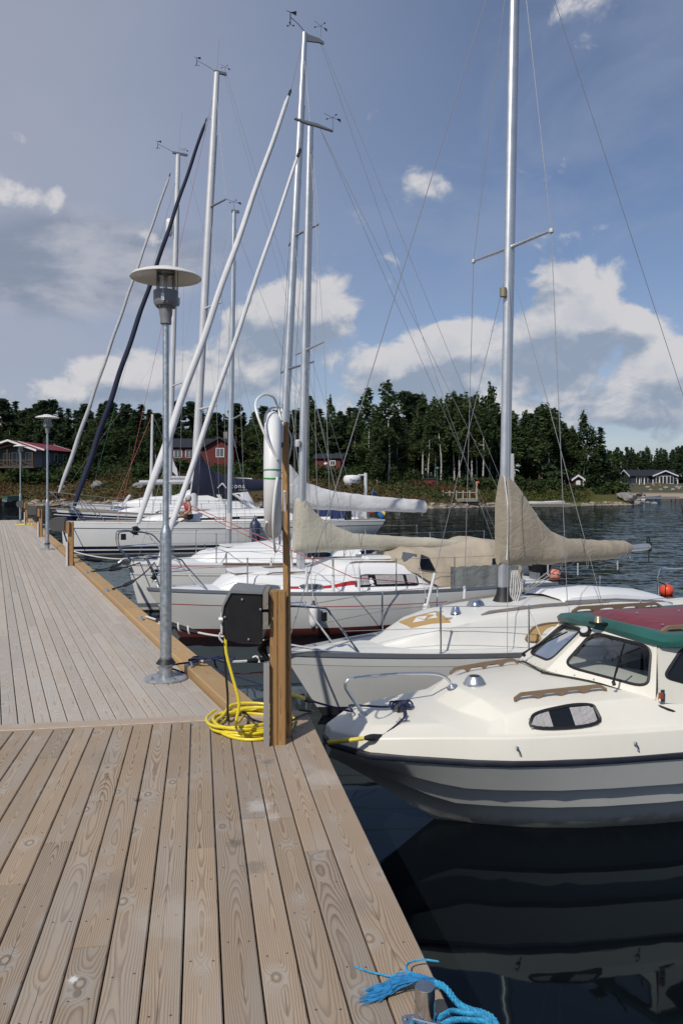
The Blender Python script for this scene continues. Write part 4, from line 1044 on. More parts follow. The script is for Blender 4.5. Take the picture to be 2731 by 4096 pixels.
C2.build(sl2, 'gelcoat_offwhite')
# sliding hatch garage on the cabin top
mb = MB(); mb.loft([[Vector((X, -y, z)) for y, z in ((hw, 1.06 if X < 4.9 else 1.02), (hw*.97, zt-.03), (hw*.8, zt), (0, zt+.03))] + [Vector((X, y, z)) for y, z in ((hw*.8, zt), (hw*.97, zt-.03), (hw, 1.06 if X < 4.9 else 1.02))] for X, hw, zt in ((3.62, .40, 1.15), (3.72, .44, 1.205), (4.4, .47, 1.215), (5.2, .48, 1.13), (5.42, .46, 1.06))], closed=False, caps=False)
mb.build('sliding_hatch', 'gelcoat_bright', sl2, angle=50)
mb = MB(); mb.tube([(3.63, -.42, 1.135), (4.4, -.485, 1.125), (5.2, -.49, 1.05), (5.43, -.47, 1.0)], .012, 5); mb.tube([(3.63, .42, 1.135), (4.4, .485, 1.125), (5.2, .49, 1.05)], .012, 5); mb.build('hatch_trim', 'stripe_grey', sl2)
# golden foredeck hatch with its white sail emblem
def c2top(a, c, out): return C2.top(a, c, out)
hL, hNL, hNR, hFR = (1.60, .22), (1.56, -.14), (1.93, -.40), (2.02, .06)
def hpt(s_, t_, up):   # s along, t across the panel lying on the sloping cabin front
    X = (hL[0]*(1-t_)+hNL[0]*t_)*(1-s_) + (hFR[0]*(1-t_)+hNR[0]*t_)*s_; Y = (hL[1]*(1-t_)+hNL[1]*t_)*(1-s_) + (hFR[1]*(1-t_)+hNR[1]*t_)*s_
    return C2.top(X, Y/C2.at(X)[1], up)
mb = MB(); mb.loft([[hpt(i/8, j/5, .012) for j in range(6)] + [hpt(i/8, j/5, -.01) for j in range(5, -1, -1)] for i in range(9)]); ha = mb.build('fore_hatch', 'gold_deck', sl2, angle=50)
mb = MB()
for poly in ([(.16, .62), (.36, .30), (.44, .72)], [(.38, .22), (.66, .34), (.48, .62)], [(.56, .60), (.84, .40), (.80, .66)], [(.70, .16), (.94, .20), (.86, .40)]):
    mb.prism([hpt(a, c, .014) for a, c in poly], (0, 0, .003))
mb.build('sail_emblem', 'paint_white', ha, smooth=False)
for k in (.2, .8): mb = MB(); mb.box(hpt(1.03, k, .012), (.09, .02, .018)); mb.build('hinge', 'alu_rail', ha)
cowl(sl2, C2.top(2.55, -.05, -.004), .105, .07, 'stainless', False); p = C2.top(2.12, -.45, -.004); cowl(sl2, p, .06, .085, 'stainless', False)
handrail(sl2, [C2.top(2.35, -.78, -.01), C2.top(3.2, -.80, -.008), C2.top(4.25, -.80, -.008)], 'teak_grey', .05, .03, 5)
handrail(sl2, [C2.top(2.35, .78, -.01), C2.top(3.2, .80, -.008), C2.top(4.25, .80, -.008)], 'teak_grey', .05, .03, 5)
for sg in (-1, 1):
    fn = lambda a, c, out, sg=sg: C2.side(a, c, out, sg)
    o = port(sl2, fn, [(2.72, .18), (4.1, .16), (4.1, .80), (2.95, .84)], 'teak', 'gold_deck', r=.3, rim=.013, name='window_cover')
# mast with black boot, spreaders, anchor lamp
mb_, mt_ = F2.c(2010, 2401), F2.c(2055, 0); mt_.z = 8.76
top2 = mb_ + (mt_-mb_)*((10.2-mb_.z)/(mt_.z-mb_.z))
mast(sl2, (mb_.x, 0, 1.10), top2, .064, .045)
m = MB(); m.lathe([(.14, -.02), (.125, .02), (.085, .10), (.075, .18), (.07, .19)], (mb_.x, 0, 1.115), 16); m.build('mast_boot', 'black_rubber', sl2)
def mp(z): return mb_ + (top2-mb_)*((z-mb_.z)/(top2.z-mb_.z))
spn, spf = F2.c(2203, 923, -.80), F2.c(1893, 1045, .80)
r_ = mp(5.60)
for e, sg in ((spn, -1), (spf, 1)):
    m = MB(); m.tube([r_+Vector((0, sg*.05, 0)), e], [.024, .017], 8); so = m.build('spreader', 'aluminium', sl2)
    m = MB(); m.lathe([(.01, -.03), (.028, -.02), (.03, 0), (.028, .02), (.01, .03)], e, 10); m.build('tip', 'alu_white', so)
m = MB(); p = mp(5.02)+Vector((-.10, -.02, 0)); m.lathe([(.03, -.06), (.045, -.055), (.045, .055), (.03, .06)], p, 12); m.box(p+Vector((.05, .01, 0)), (.06, .03, .05)); m.build('steaming_light', 'brass', sl2)
ch = lambda X, sg: H2.edge(X, sg, .05, .02)
for sg, e in ((-1, spn), (1, spf)):
    wire(sl2, [mp(10.0), e, ch(3.12, sg)], .0045); wire(sl2, [mp(5.45), ch(3.75, sg)], .004); wire(sl2, [mp(5.45), ch(2.35, sg)], .004)
    m = MB(); a = ch(3.12, sg); t = (e-a).normalized(); m.tube([a+t*.08, a+t*.50], .020, 8); m.build('turnbuckle_sleeve', 'white_plastic', sl2)
m = MB(); a = ch(2.35, 1); t = (mp(5.45)-a).normalized(); m.tube([a+t*.05, a+t*.75], .020, 8); m.build('turnbuckle_sleeve', 'white_plastic', sl2)
wire(sl2, [H2.edge(.06, 1, .0, .03), mp(10.0)], .0055, 'wire', 'forestay')
bs = H2.edge(7.75, -1, 0, 0); bs.y = 0
wire(sl2, [mp(10.15)+Vector((.06, 0, 0)), Vector((7.55, 0, .95))], .0045, 'wire', 'backstay')
# boom and the beige cover
gz_ = 1.66; bE = F2.c(2593, 2178)
m = MB(); m.tube([mp(gz_)+Vector((.06, 0, 0)), Vector((bE.x, 0, bE.z-.03))], .047, 12); bo = m.build('boom', 'aluminium', sl2)
m = MB(); e = Vector((bE.x, 0, bE.z-.03)); m.box(e, (.02, .085, .12)); m.tube([e+Vector((0, 0, -.05)), e+Vector((0, 0, -.22))], .008, 5); m.tube(smooth([e+Vector((-.01, 0, .06)), e+Vector((-.03, .01, .10)), e+Vector((-.01, .0, .13)), e+Vector((.015, 0, .09)), e+Vector((0, 0, .05))], 4), .008, 5); m.build('boom_end_fitting', 'black_plastic', bo)
cv = [((2.90, 0, 1.60), (2.955, 0, 2.72), .075), ((2.99, 0, 1.57), (3.02, 0, 2.74), .125), ((3.13, 0, 1.57), (3.16, 0, 2.62), .155), ((3.33, 0, 1.565), (3.34, 0, 2.42), .165), ((3.55, 0, 1.56), (3.52, 0, 2.17), .16), ((3.75, 0, 1.57), (3.72, 0, 1.99), .155), ((4.05, 0, 1.59), (4.03, 0, 1.885), .13), ((4.35, 0, 1.575), (4.35, 0, 1.86), .125), ((4.7, 0, 1.585), (4.7, 0, 1.84), .12), ((5.0, 0, 1.625), (5.0, 0, 1.83), .10), ((5.13, 0, 1.67), (5.13, 0, 1.80), .07), ((5.2, 0, 1.70), (5.2, 0, 1.775), .05)]
co = cover(sl2, cv, 'cover_beige', seed=3, wr=.018, n=22, sub=6)
m = MB(); m.tube(smooth([(2.93, -.10, 2.70), (2.955, -.135, 2.3), (2.95, -.14, 1.9), (2.945, -.125, 1.66)], 5), .008, 5); m.build('zip', 'white_plastic', co)
m = MB()
for X, d_ in ((3.62, -.13), (4.12, -.16), (4.82, -.12)): m.box((X, -.10, 1.56+d_*.45), (.02, .006, -d_))
m.build('tie', 'sail_grey', co)
# white headboard peeping out above the cover
m = MB(); m.loft([[Vector((2.99+X, y, z)) for X, y in ((.0, -.04), (.14, -.035), (.15, .035), (.0, .04))] for z in (2.62, 2.80, 2.95, 2.99)]); m.build('sail_head', 'sail_white', sl2)
m = MB()
for k in range(5):
    o_ = Vector((.06+.012*k, -.09-.01*k, 0)); m.tube(smooth([mp(1.50)+o_, mp(1.30)+o_+Vector((.02*k-.03, -.02, 0)), mp(1.18-.02*k)+o_, mp(1.30)+o_+Vector((.05+.01*k, 0, 0)), mp(1.52)+o_+Vector((.01, 0, 0))], 5), .007, 5)
m.build('halyard_coil', 'rope_white', sl2)
m = MB()
for k in range(3): m.tube(sag(mp(1.55)+Vector((.9+.12*k, -.02*k, .03)), mp(1.24)+Vector((.25+.05*k, -.03, 0)), .02, 8), .006, 5)
m.build('mainsheet', 'rope_grey', sl2)
# pulpit, stanchions, guard wires
fp = H2.edge
m = MB(); near = [fp(.78, -1, .05), Vector((.50, -.25, 1.13)), Vector((.44, -.235, 1.22)), Vector((.36, -.215, 1.245)), Vector((.05, -.06, 1.27)), Vector((.02, 0, 1.275))]
m.tube(smooth(near, 5), .0125, 7); m.tube(smooth([Vector((p.x, -p.y, p.z)) for p in near[:1]] + [Vector((.36, .20, 1.20))] + [Vector((p.x, -p.y, p.z)) for p in near[3:]], 5), .0125, 7)
m.tube([near[0]+Vector((-.02, 0, .02)), Vector((.30, -.20, .78))], .011, 6)
m.build('pulpit', 'stainless', sl2)
m = MB(); p = Vector((.40, -.22, 1.15)); m.box(p, (.05, .05, .10)); m.box(p+Vector((0, 0, .06)), (.055, .055, .02), m=1); m.build('bow_light', ['black_plastic', 'chrome'], sl2)
tops = {}
for sg in (-1, 1):
    T = [Vector((.44, sg*.235, 1.22))]; T2 = [Vector((.62, sg*.28, .98))]
    for X in (1.62, 2.62, 4.2, 5.6):
        b0 = fp(X, sg, .07, .01); q = stanchion(sl2, b0, .53); T.append(q); T2.append(b0.lerp(q, .55))
    e = fp(6.7, sg, .1, .55); T.append(e); T2.append(e-Vector((0, 0, .28)))
    wire(sl2, T, .0038, 'wire', 'guard_wire'); wire(sl2, T2, .0032, 'wire', 'guard_wire')
m = MB(); P = [fp(6.7, -1, .08), fp(6.7, -1, .1, .58), fp(7.0, -1, .1, .60), Vector((7.75, -.5, 1.30)), Vector((7.75, .5, 1.30)), fp(7.0, 1, .1, .60), fp(6.7, 1, .1, .58), fp(6.7, 1, .08)]
m.tube(smooth(P, 4), .0125, 7); m.tube([fp(7.4, -1, .08), Vector((7.5, -.5, 1.28))], .0125, 6); m.tube([fp(7.4, 1, .08), Vector((7.5, .5, 1.28))], .0125, 6); m.build('pushpit', 'stainless', sl2)
m = MB(); m.box((6.2, .0, .42), (1.4, .9, .5)); m.loft([[Vector((X, -y, z)) for y, z in ((.95, .66), (.9, .80), (.62, .82), (.58, .55))] for X in (5.42, 7.6)]); m.loft([[Vector((X, y, z)) for y, z in ((.95, .66), (.9, .80), (.62, .82), (.58, .55))] for X in (5.42, 7.6)]); m.build('cockpit_coaming', 'gelcoat_offwhite', sl2, angle=40)

# ---------------------------------------------------------------- white sloop with red stripe, cream cover, beige tent
F3 = Frame(-3.271, 13.403, 67)
sl3 = thing('sailboat', 'white sloop with red cabin stripe, red waterline, cream sail cover and beige cockpit tent', 'sailboat', F3.loc(), F3.rz)
H3 = Hull(7.8, 1.22, .847, .70, .66, .56, .5, wlf=.86, tm=.52, pw=.86, camber=.05, tzm=.8)
make_hull(sl3, H3, [('w', 0, 0), ('w', .06, 1), ('w', .075, 0), ('w', .285, 2), ('w', .305, 0), ('w', .6, 0), ('z', .15, 3), ('z', .125, 3), ('z', -.02, 3), ('z', -.45, 3)], ['gelcoat_hull', 'gelcoat_white', 'stripe_red', 'antifoul_red'], 'gelcoat_bright', rail=('alu_rail', .028, .03))
C3 = Cabin([(1.18, .40, .32, .80, .835, .85), (1.40, .58, .46, .79, .99, 1.03), (1.8, .70, .56, .77, 1.04, 1.09), (2.85, .84, .66, .73, 1.035, 1.085), (3.05, .86, .66, .725, 1.06, 1.11), (3.38, .88, .64, .72, 1.17, 1.235), (3.8, .89, .65, .715, 1.18, 1.245), (4.75, .88, .64, .70, 1.14, 1.20), (5.0, .86, .64, .69, .96, .98), (5.5, .84, .68, .68, .84, .85)], .08)
C3.build(sl3, 'gelcoat_bright')
m = MB(); m.box((1.75, 0, 1.10), (.62, .55, .045)); m.build('fore_hatch', 'gelcoat_bright', sl3)
m = MB(); m.box((4.35, 0, 1.25), (.75, .6, .05)); m.build('sliding_hatch', 'gelcoat_bright', sl3)
for sg in (-1, 1):
    fn = lambda a, c, out, sg=sg: C3.side(a, c, out, sg)
    m = MB(); m.loft([[fn(X, .33, .004), fn(X, .52, .004)] for X in [2.20+i*.1 for i in range(14)]], closed=False, caps=False); m.build('red_stripe', 'stripe_red', sl3)
    for a in (1.70, 2.46):
        port(sl3, fn, [(a, .26), (a+.42, .26), (a+.42, .66), (a, .66)], 'alu_rail', 'window_grey', r=.48, rim=.010)
    o = port(sl3, fn, [(3.44, .24), (4.72, .22), (4.72, .70), (3.62, .76)], 'stripe_black', 'window_dark', r=.2, rim=.013)
    for (x0, x1) in ((3.52, 3.74), (3.88, 4.44), (4.50, 4.70)):
        cb = MB(); A_, B_ = [], []
        for i in range(12):
            x = x0+(x1-x0)*i/11; wv = .024+.004*math.sin(i*2.2); A_.append(fn(x, .29, wv)); B_.append(fn(x, .70 if x > 3.6 else .6, wv))
        cb.loft([A_, B_], closed=False, caps=False); cb.build('curtain', 'curtain', o)
for sg in (-1, 1):
    handrail(sl3, [C3.top(3.5, sg*.80, 0), C3.top(4.7, sg*.8, 0)], 'teak', .04, .028, 3); handrail(sl3, [C3.top(1.95, sg*.82, 0), C3.top(2.75, sg*.82, 0)], 'teak', .04, .028, 2)
mb3, mt3 = F3.c(1201, 2285), F3.c(1240, 508); mb3 = Vector((mb3.x, 0, 1.06))
mast(sl3, mb3, mt3, .068, .055)
def mp3(z): return mb3 + (mt3-mb3)*((z-mb3.z)/(mt3.z-mb3.z))
m = MB(); a = mt3+Vector((-.30, 0, .06)); m.loft([[a+Vector((X, -.03, z)), a+Vector((X, .03, z)), a+Vector((X, .03, z+h)), a+Vector((X, -.03, z+h))] for X, z, h in ((0, .03, .02), (.25, -.02, .05), (.42, -.03, .05), (.75, -.07, .02))]); m.build('masthead_crane', 'stripe_grey', sl3)
vane(sl3, mt3+Vector((.45, 0, .03)), .75, .4)
spz = [(5.05, .62)]
r_ = mp3(5.05)
for sg in (-1, 1):
    e = r_+Vector((.08, sg*.72, .04)); m = MB(); m.tube([r_, e], [.022, .016], 7); m.build('spreader', 'aluminium', sl3)
    q = H3.edge(2.95, sg, .06, .03)
    wire(sl3, [mp3(8.9), e, q], .0045); wire(sl3, [mp3(4.95), H3.edge(2.5, sg, .06, .03)], .004); wire(sl3, [mp3(4.95), H3.edge(3.4, sg, .06, .03)], .004)
    for k, X in enumerate((2.5, 2.95, 3.4)):
        m = MB(); a = H3.edge(X, sg, .06, .0); m.tube([a, a+Vector((0, -sg*.01, .45))], [.030, .020], 7); m.build('turnbuckle_sleeve', 'white_plastic', sl3)
furled(sl3, H3.edge(.10, 1, .0, .10)+Vector((0, -.02, 0)), F3.c(1200, 600), .054, 'sail_white', low=.035)
wire(sl3, [mt3+Vector((.2, 0, 0)), Vector((7.6, -.45, .95))], .0045, 'wire', 'backstay'); wire(sl3, [mt3+Vector((.2, 0, 0)), Vector((7.6, .45, .95))], .0045, 'wire', 'backstay')
wire(sl3, [mp3(8.8)+Vector((.06, -.02, 0)), mp3(1.3)+Vector((.10, -.06, 0))], .0035, 'rope_grey', 'halyard'); wire(sl3, [mp3(8.7)+Vector((.05, -.05, 0)), mp3(1.3)+Vector((.02, -.10, 0))], .0035, 'rope_grey', 'halyard')
wire(sl3, [mp3(8.8)+Vector((-.02, -.07, 0)), mp3(2.4)+Vector((-.02, -.09, 0))], .0035, 'rope_grey', 'halyard')
m = MB(); p = mp3(3.35)+Vector((-.12, -.05, 0)); m.lathe([(.05, -.06), (.055, -.05), (.055, .05), (.03, .07)], p, 12); m.box(p+Vector((.06, .02, .02)), (.14, .05, .03)); m.build('deck_light', 'alu_white', sl3)
bE = F3.c(1880, 2188); bz = 1.46
m = MB(); m.tube([mp3(bz)+Vector((.05, 0, 0)), Vector((bE.x-.1, 0, 1.42))], .05, 12); m.build('boom', 'aluminium', sl3)
X0 = mb3.x
cv = [((X0-.13, 0, 1.38), (X0-.10, 0, 2.34), .08), ((X0-.03, 0, 1.37), (X0-.02, 0, 2.38), .125), ((X0+.10, 0, 1.365), (X0+.10, 0, 2.34), .14), ((X0+.22, 0, 1.37), (X0+.20, 0, 2.20), .145), ((X0+.42, 0, 1.38), (X0+.40, 0, 2.00), .14), ((X0+.72, 0, 1.39), (X0+.70, 0, 1.82), .13), ((X0+1.05, 0, 1.40), (X0+1.05, 0, 1.70), .12), ((X0+1.7, 0, 1.37), (X0+1.7, 0, 1.63), .115), ((X0+2.5, 0, 1.35), (X0+2.5, 0, 1.58), .11), ((X0+3.2, 0, 1.34), (X0+3.2, 0, 1.53), .10), ((X0+3.75, 0, 1.36), (X0+3.75, 0, 1.50), .09), ((X0+3.95, 0, 1.38), (X0+3.95, 0, 1.48), .06)]
cover(sl3, cv, 'cover_cream', seed=8, wr=.018, n=20, sub=6)
# cockpit tent
def tent(root, st, mt, name):
    rows = []
    for X, zb, yb, ym, zm, yt, zt in st:
        half = [(yb, zb), (yb*.6+ym*.4+.02, zb*.55+zm*.45), (ym, zm), (yt, zt-.05), (yt*.6, zt-.01), (0, zt)]
        r_ = [Vector((X, -y, z)) for y, z in half] + [Vector((X, y, z)) for y, z in half[-2::-1]]
        rows.append(r_)
    fine = []
    for a, c in zip(rows[:-1], rows[1:]):
        for j in range(5):
            t = j/5; row = [p.lerp(q, t) for p, q in zip(a, c)]
            fine.append([p + Vector((0, p.y, p.z-.5)).normalized()*(.016*mnoise.noise(Vector((p.x*3.2, p.y*3, p.z*4)))-.022*math.sin(math.pi*t)) for p in row])
    fine.append(rows[-1]); m = MB(); m.loft(fine, closed=False, caps=False); n = len(fine[0]); m.add(fine[0], [tuple(range(n))]); m.add(fine[-1], [tuple(range(n))])
    return m.build(name, mt, root, angle=70)
tn3 = tent(sl3, [(4.42, 1.12, .60, .56, 1.24, .46, 1.34), (4.72, .98, .78, .68, 1.26, .55, 1.44), (5.15, .72, .92, .78, 1.24, .62, 1.43), (5.7, .70, .95, .80, 1.26, .62, 1.40), (6.3, .70, .94, .80, 1.30, .62, 1.58), (6.75, .72, .90, .78, 1.28, .60, 1.52), (7.0, .74, .85, .74, 1.10, .52, 1.28)], 'tent_beige', 'cockpit_tent')
def tfn(a, c, out, X0=0): return Vector((a, -(.80 - (c-1.0)*.28) - out - (.02 if a > 4.8 else -.08), c))
m = MB(); m.prism([(4.47, -.60, 1.16), (4.70, -.70, 1.10), (4.78, -.64, 1.32), (4.56, -.52, 1.36)], (0, -.012, .006)); m.build('tent_window', 'window_grey', tn3, smooth=False)
m = MB(); m.prism([(4.75, -.79, 1.06), (5.05, -.88, 1.02), (4.98, -.74, 1.26), (4.84, -.70, 1.32)], (0, -.012, .006)); m.build('tent_window', 'glass_tint', tn3, smooth=False)
m = MB(); m.prism([(6.25, -.90, .98), (6.80, -.88, .98), (6.84, -.80, 1.24), (6.30, -.83, 1.20)], (0, -.02, .008)); m.build('tent_window', 'window_dark', tn3, smooth=False)
m = MB(); n_ = 22; A_, B_ = [], []
for i in range(n_):
    X = 5.2+1.55*i/(n_-1); b0 = H3.edge(X, -1, .05, 0); A_.append(b0+Vector((0, -.02+.03*math.sin(i*1.3), .02-.08*abs(math.sin(i*.33))))); B_.append(b0+Vector((0, -.01, .42-.015*math.sin(i*.9)**2)))
m.loft([A_, [a.lerp(c, .5)+Vector((0, .02*math.sin(i*1.7), 0)) for i, (a, c) in enumerate(zip(A_, B_))], B_], closed=False, caps=False); m.build('lee_cloth', 'lee_grey', sl3, angle=70)
m = MB()
for k in range(6): c = H3.edge(6.52, -1, .10, .28)+Vector((.012*k-.03, -.05, 0)); m.tube(smooth([c+Vector((0, 0, .14)), c+Vector((.03, -.01, 0)), c+Vector((0, 0, -.16-.01*k)), c+Vector((-.03, 0, 0)), c+Vector((0, 0, .13))], 4), .008, 5)
m.build('rope_coil', 'rope_white', sl3)
for sg in (-1, 1):
    T, T2 = [Vector((.35, sg*.20, 1.36))], [Vector((.5, sg*.24, 1.12))]
    for X in (1.55, 2.95, 4.1, 5.3, 6.5):
        b0 = H3.edge(X, sg, .06, .02); q = stanchion(sl3, b0, .56); T.append(q); T2.append(b0.lerp(q, .52))
    wire(sl3, T, .0038, 'wire', 'guard_wire'); wire(sl3, T2, .0032, 'wire', 'guard_wire')
m = MB(); e = H3.edge
for sg in (-1, 1):
    m.tube(smooth([e(.95, sg, .05, .0), Vector((.62, sg*.27, 1.22)), Vector((.48, sg*.23, 1.36)), Vector((.05, sg*.10, 1.40)), Vector((-.03, 0, 1.405))], 5), .0125, 7); m.tube(smooth([e(.22, sg, .03, .0), Vector((.12, sg*.11, 1.10)), Vector((.0, sg*.10, 1.36))], 4), .0125, 6)
    m.tube([Vector((.08, sg*.10, 1.12)), Vector((.66, sg*.26, 1.16))], .011, 6)
m.build('pulpit', 'stainless', sl3)
# stern: push-pit, outboard
m = MB(); P = [e(6.8, -1, .06), e(6.8, -1, .06, .55), Vector((7.6, -.6, 1.22)), Vector((7.7, .6, 1.22)), e(6.8, 1, .06, .55), e(6.8, 1, .06)]; m.tube(smooth(P, 4), .0125, 7); m.build('pushpit', 'stainless', sl3)
ob = thing('outboard_motor', 'black outboard motor with small propeller cowl hanging on the stern of the red striped sloop', 'outboard motor', F3.l2w((7.75, -.35, .95)), F3.rz)
m = MB(); m.loft([[Vector((sx*x, sx*.0+sy*y*1., z)) for sx, sy in ((-1, -1), (1, -1), (1, 1), (-1, 1))] for x, y, z in ((.10, .09, -.12), (.17, .13, -.08), (.19, .14, .06), (.15, .12, .16), (.06, .06, .19))]); m.build('cowl', 'black_plastic', ob, angle=30)
m = MB(); m.box((.0, 0, -.45), (.10, .07, .66)); m.box((.02, 0, -.85), (.25, .05, .10)); m.build('leg', 'black_plastic', ob); m = MB(); m.box((-.12, 0, -.18), (.10, .22, .16)); m.tube([(-.1, 0, .02), (-.5, .05, .08)], .018, 6); m.build('bracket', 'stripe_grey', ob)
fender('white fender with black ends beside the first portlight of the red striped sloop', F3.l2w(H3.side(2.56, .66, -1, .11)), .46, .075, rope=F3.l2w(H3.edge(2.55, -1, .05, .45)))
fender('white fender with black ends under the large curtained window of the red striped sloop', F3.l2w(H3.side(4.62, .60, -1, .11)), .43, .075, rope=F3.l2w(H3.edge(4.55, -1, .05, .50)))
fender('white fender hanging beside the motorboat windscreen on the second sloop', F2.l2w(H2.side(2.72, .72, -1, .13)), .42, .105, rope=F2.l2w(H2.edge(2.62, -1, .07, .50)))
fender('plump white fender seen through the motorboat windscreen', F2.l2w(H2.side(4.02, .66, -1, .15)), .46, .12, rope=F2.l2w(H2.edge(4.0, -1, .07, .4)))

# ---------------------------------------------------------------- white cruiser with the teak rubbing line and white sail cover
F4 = Frame(-4.376, 16.296, 64)
sl4 = thing('sailboat', 'white cruising yacht with teak rail line, white boom cover and a thick white furled genoa', 'sailboat', F4.loc(), F4.rz)
H4 = Hull(10.2, 1.62, 1.016, .93, .92, .25, .35, wlf=.88, tm=.55, pw=.84, camber=.06, tr=.82)
make_hull(sl4, H4, [('w', 0, 0), ('w', .05, 1), ('w', .065, 0), ('w', .24, 2), ('w', .257, 0), ('w', .7, 0), ('z', .17, 2), ('z', .08, 0), ('z', .03, 3), ('z', -.45, 3)], ['gelcoat_white', 'stripe_red', 'stripe_grey', 'antifoul_dark'], 'gelcoat_bright', rail=('gelcoat_bright', .03, .03))
m = MB()
for sg in (-1, 1): m.loft([[H4.edge(X, sg, -.012, -.012), H4.edge(X, sg, -.024, .012), H4.edge(X, sg, -.012, .034), H4.edge(X, sg, .02, .034)] for X in [1.75+i*.3 for i in range(26)]], closed=True)
m.build('teak_rail', 'teak', sl4, angle=30)
C4 = Cabin([(1.38, .42, .34, .99, 1.03, 1.05), (1.62, .62, .50, .98, 1.15, 1.20), (2.2, .80, .62, .97, 1.235, 1.30), (3.3, .98, .78, .95, 1.30, 1.375), (4.6, 1.08, .86, .94, 1.33, 1.41), (6.1, 1.12, .90, .93, 1.33, 1.41), (6.6, 1.12, .9, .93, 1.18, 1.22), (9.0, 1.12, .95, .92, 1.12, 1.13)], .10)
C4.build(sl4, 'gelcoat_bright')
for sg in (-1, 1):
    fn = lambda a, c, out, sg=sg: C4.side(a, c, out, sg)
    for a in (3.55, 4.85): port(sl4, fn, [(a, .34), (a+.62, .34), (a+.62, .82), (a, .82)], 'alu_rail', 'window_dark', r=.4, rim=.016)
text(sl4, 'BENETEAU', .085, C4.side(5.62, .42, .006), 'stripe_grey', spacing=1.35)
m = MB(); m.box((2.3, 0, 1.30), (.55, .55, .03)); m.build('fore_hatch', 'gelcoat_white', sl4)
mb4, mt4 = F4.c(1115, 2180), F4.c(1219, 131); mb4 = Vector((mb4.x, 0, 1.36))
mast(sl4, mb4, mt4, .078, .055)
def mp4(z): return mb4 + (mt4-mb4)*((z-mb4.z)/(mt4.z-mb4.z))
m = MB(); a = mt4+Vector((.05, 0, -.06)); m.loft([[a+Vector((X, -.025, z)), a+Vector((X, .025, z)), a+Vector((X, .025, z+h)), a+Vector((X, -.025, z+h))] for X, z, h in ((0, -.12, .16), (.3, -.08, .09), (.42, -.09, .05))]); m.build('masthead_crane', 'stripe_grey', sl4)
anemometer(sl4, mt4+Vector((.02, 0, .0)), .95, (-.35, .1)); vane(sl4, mt4+Vector((.40, 0, .0)), .85, .5)
for z, hw in ((8.2, .85), (5.2, .95)):
    r_ = mp4(z)
    for sg in (-1, 1):
        m = MB(); m.tube([r_, r_+Vector((.22, sg*hw, .05))], [.030, .02], 7); m.build('spreader', 'stripe_grey', sl4)
for sg in (-1, 1):
    c_ = H4.edge(3.7, sg, .12, .02)
    wire(sl4, [mp4(12.4), mp4(8.2)+Vector((.22, sg*.85, .05)), mp4(5.2)+Vector((.22, sg*.95, .05)), c_], .005); wire(sl4, [mp4(8.1), mp4(5.2)+Vector((.2, sg*.93, .05))], .0045); wire(sl4, [mp4(5.1), c_+Vector((-.2, 0, 0))], .0045)
furled(sl4, F4.c(533, 2150)+Vector((0, 0, 0)), F4.c(1163, 360), .088, 'sail_white', low=.03, foot=2.2)
wire(sl4, [F4.c(1163, 360), mt4], .006, 'wire', 'forestay')
wire(sl4, [mt4+Vector((.42, 0, -.1)), Vector((9.7, -.7, 1.1))], .005, 'wire', 'backstay'); wire(sl4, [mt4+Vector((.38, 0, -.1)), Vector((9.7, .7, 1.1))], .005, 'wire', 'backstay')
wire(sl4, [mp4(12.2)+Vector((.06, -.05, 0)), mp4(2.2)+Vector((.08, -.08, 0))], .0035, 'rope_grey', 'halyard'); wire(sl4, [mp4(9.5)+Vector((.05, -.07, 0)), mp4(1.6)+Vector((.3, -.12, 0))], .0035, 'rope_grey', 'halyard')
m = MB(); m.tube([mp4(2.22), (7.05, 0, 2.10)], .06, 12); m.build('boom', 'aluminium', sl4)
X0 = mb4.x
cv = [((X0-.12, 0, 2.10), (X0+.02, 0, 3.15), .09), ((X0+.02, 0, 2.08), (X0+.10, 0, 3.22), .14), ((X0+.25, 0, 2.09), (X0+.28, 0, 3.05), .155), ((X0+.45, 0, 2.09), (X0+.42, 0, 2.88), .155), ((X0+.75, 0, 2.06), (X0+.70, 0, 2.64), .15), ((X0+1.2, 0, 2.03), (X0+1.2, 0, 2.49), .14), ((X0+2.1, 0, 1.99), (X0+2.1, 0, 2.37), .13), ((X0+3.0, 0, 1.97), (X0+3.0, 0, 2.29), .125), ((X0+3.72, 0, 1.94), (X0+3.72, 0, 2.235), .115), ((X0+3.80, 0, 1.95), (X0+3.80, 0, 2.22), .10)]
cover(sl4, cv, 'cover_white', seed=5, wr=.018, n=20, sub=6)
wire(sl4, [(6.6, 0, 2.0), (6.9, -.1, 1.15)], .009, 'rope_black', 'mainsheet'); wire(sl4, [(6.75, 0, 2.0), (6.95, 0, 1.15)], .009, 'rope_black', 'mainsheet'); wire(sl4, [(6.9, 0, 2.0), (7.0, .1, 1.15)], .009, 'rope_black', 'mainsheet')
e = H4.edge
for sg in (-1, 1):
    T, T2 = [Vector((.30, sg*.26, 1.62))], [Vector((.4, sg*.3, 1.36))]
    for X in (1.65, 3.1, 4.7, 6.3, 7.8):
        b0 = e(X, sg, .07, .02); q = stanchion(sl4, b0, .60); T.append(q); T2.append(b0.lerp(q, .52))
    wire(sl4, T, .004, 'wire', 'guard_wire'); wire(sl4, T2, .0035, 'wire', 'guard_wire')
m = MB()
for sg in (-1, 1):
    m.tube(smooth([e(1.0, sg, .06, .0), Vector((.62, sg*.32, 1.40)), Vector((.42, sg*.30, 1.60)), Vector((.10, sg*.22, 1.655)), Vector((-.12, sg*.16, 1.66)), Vector((-.20, sg*.13, 1.60)), Vector((-.16, sg*.12, 1.32)), Vector((.10, sg*.10, 1.04))], 5), .0135, 7)
    m.tube([Vector((-.17, sg*.12, 1.34)), Vector((.70, sg*.34, 1.36))], .012, 6)
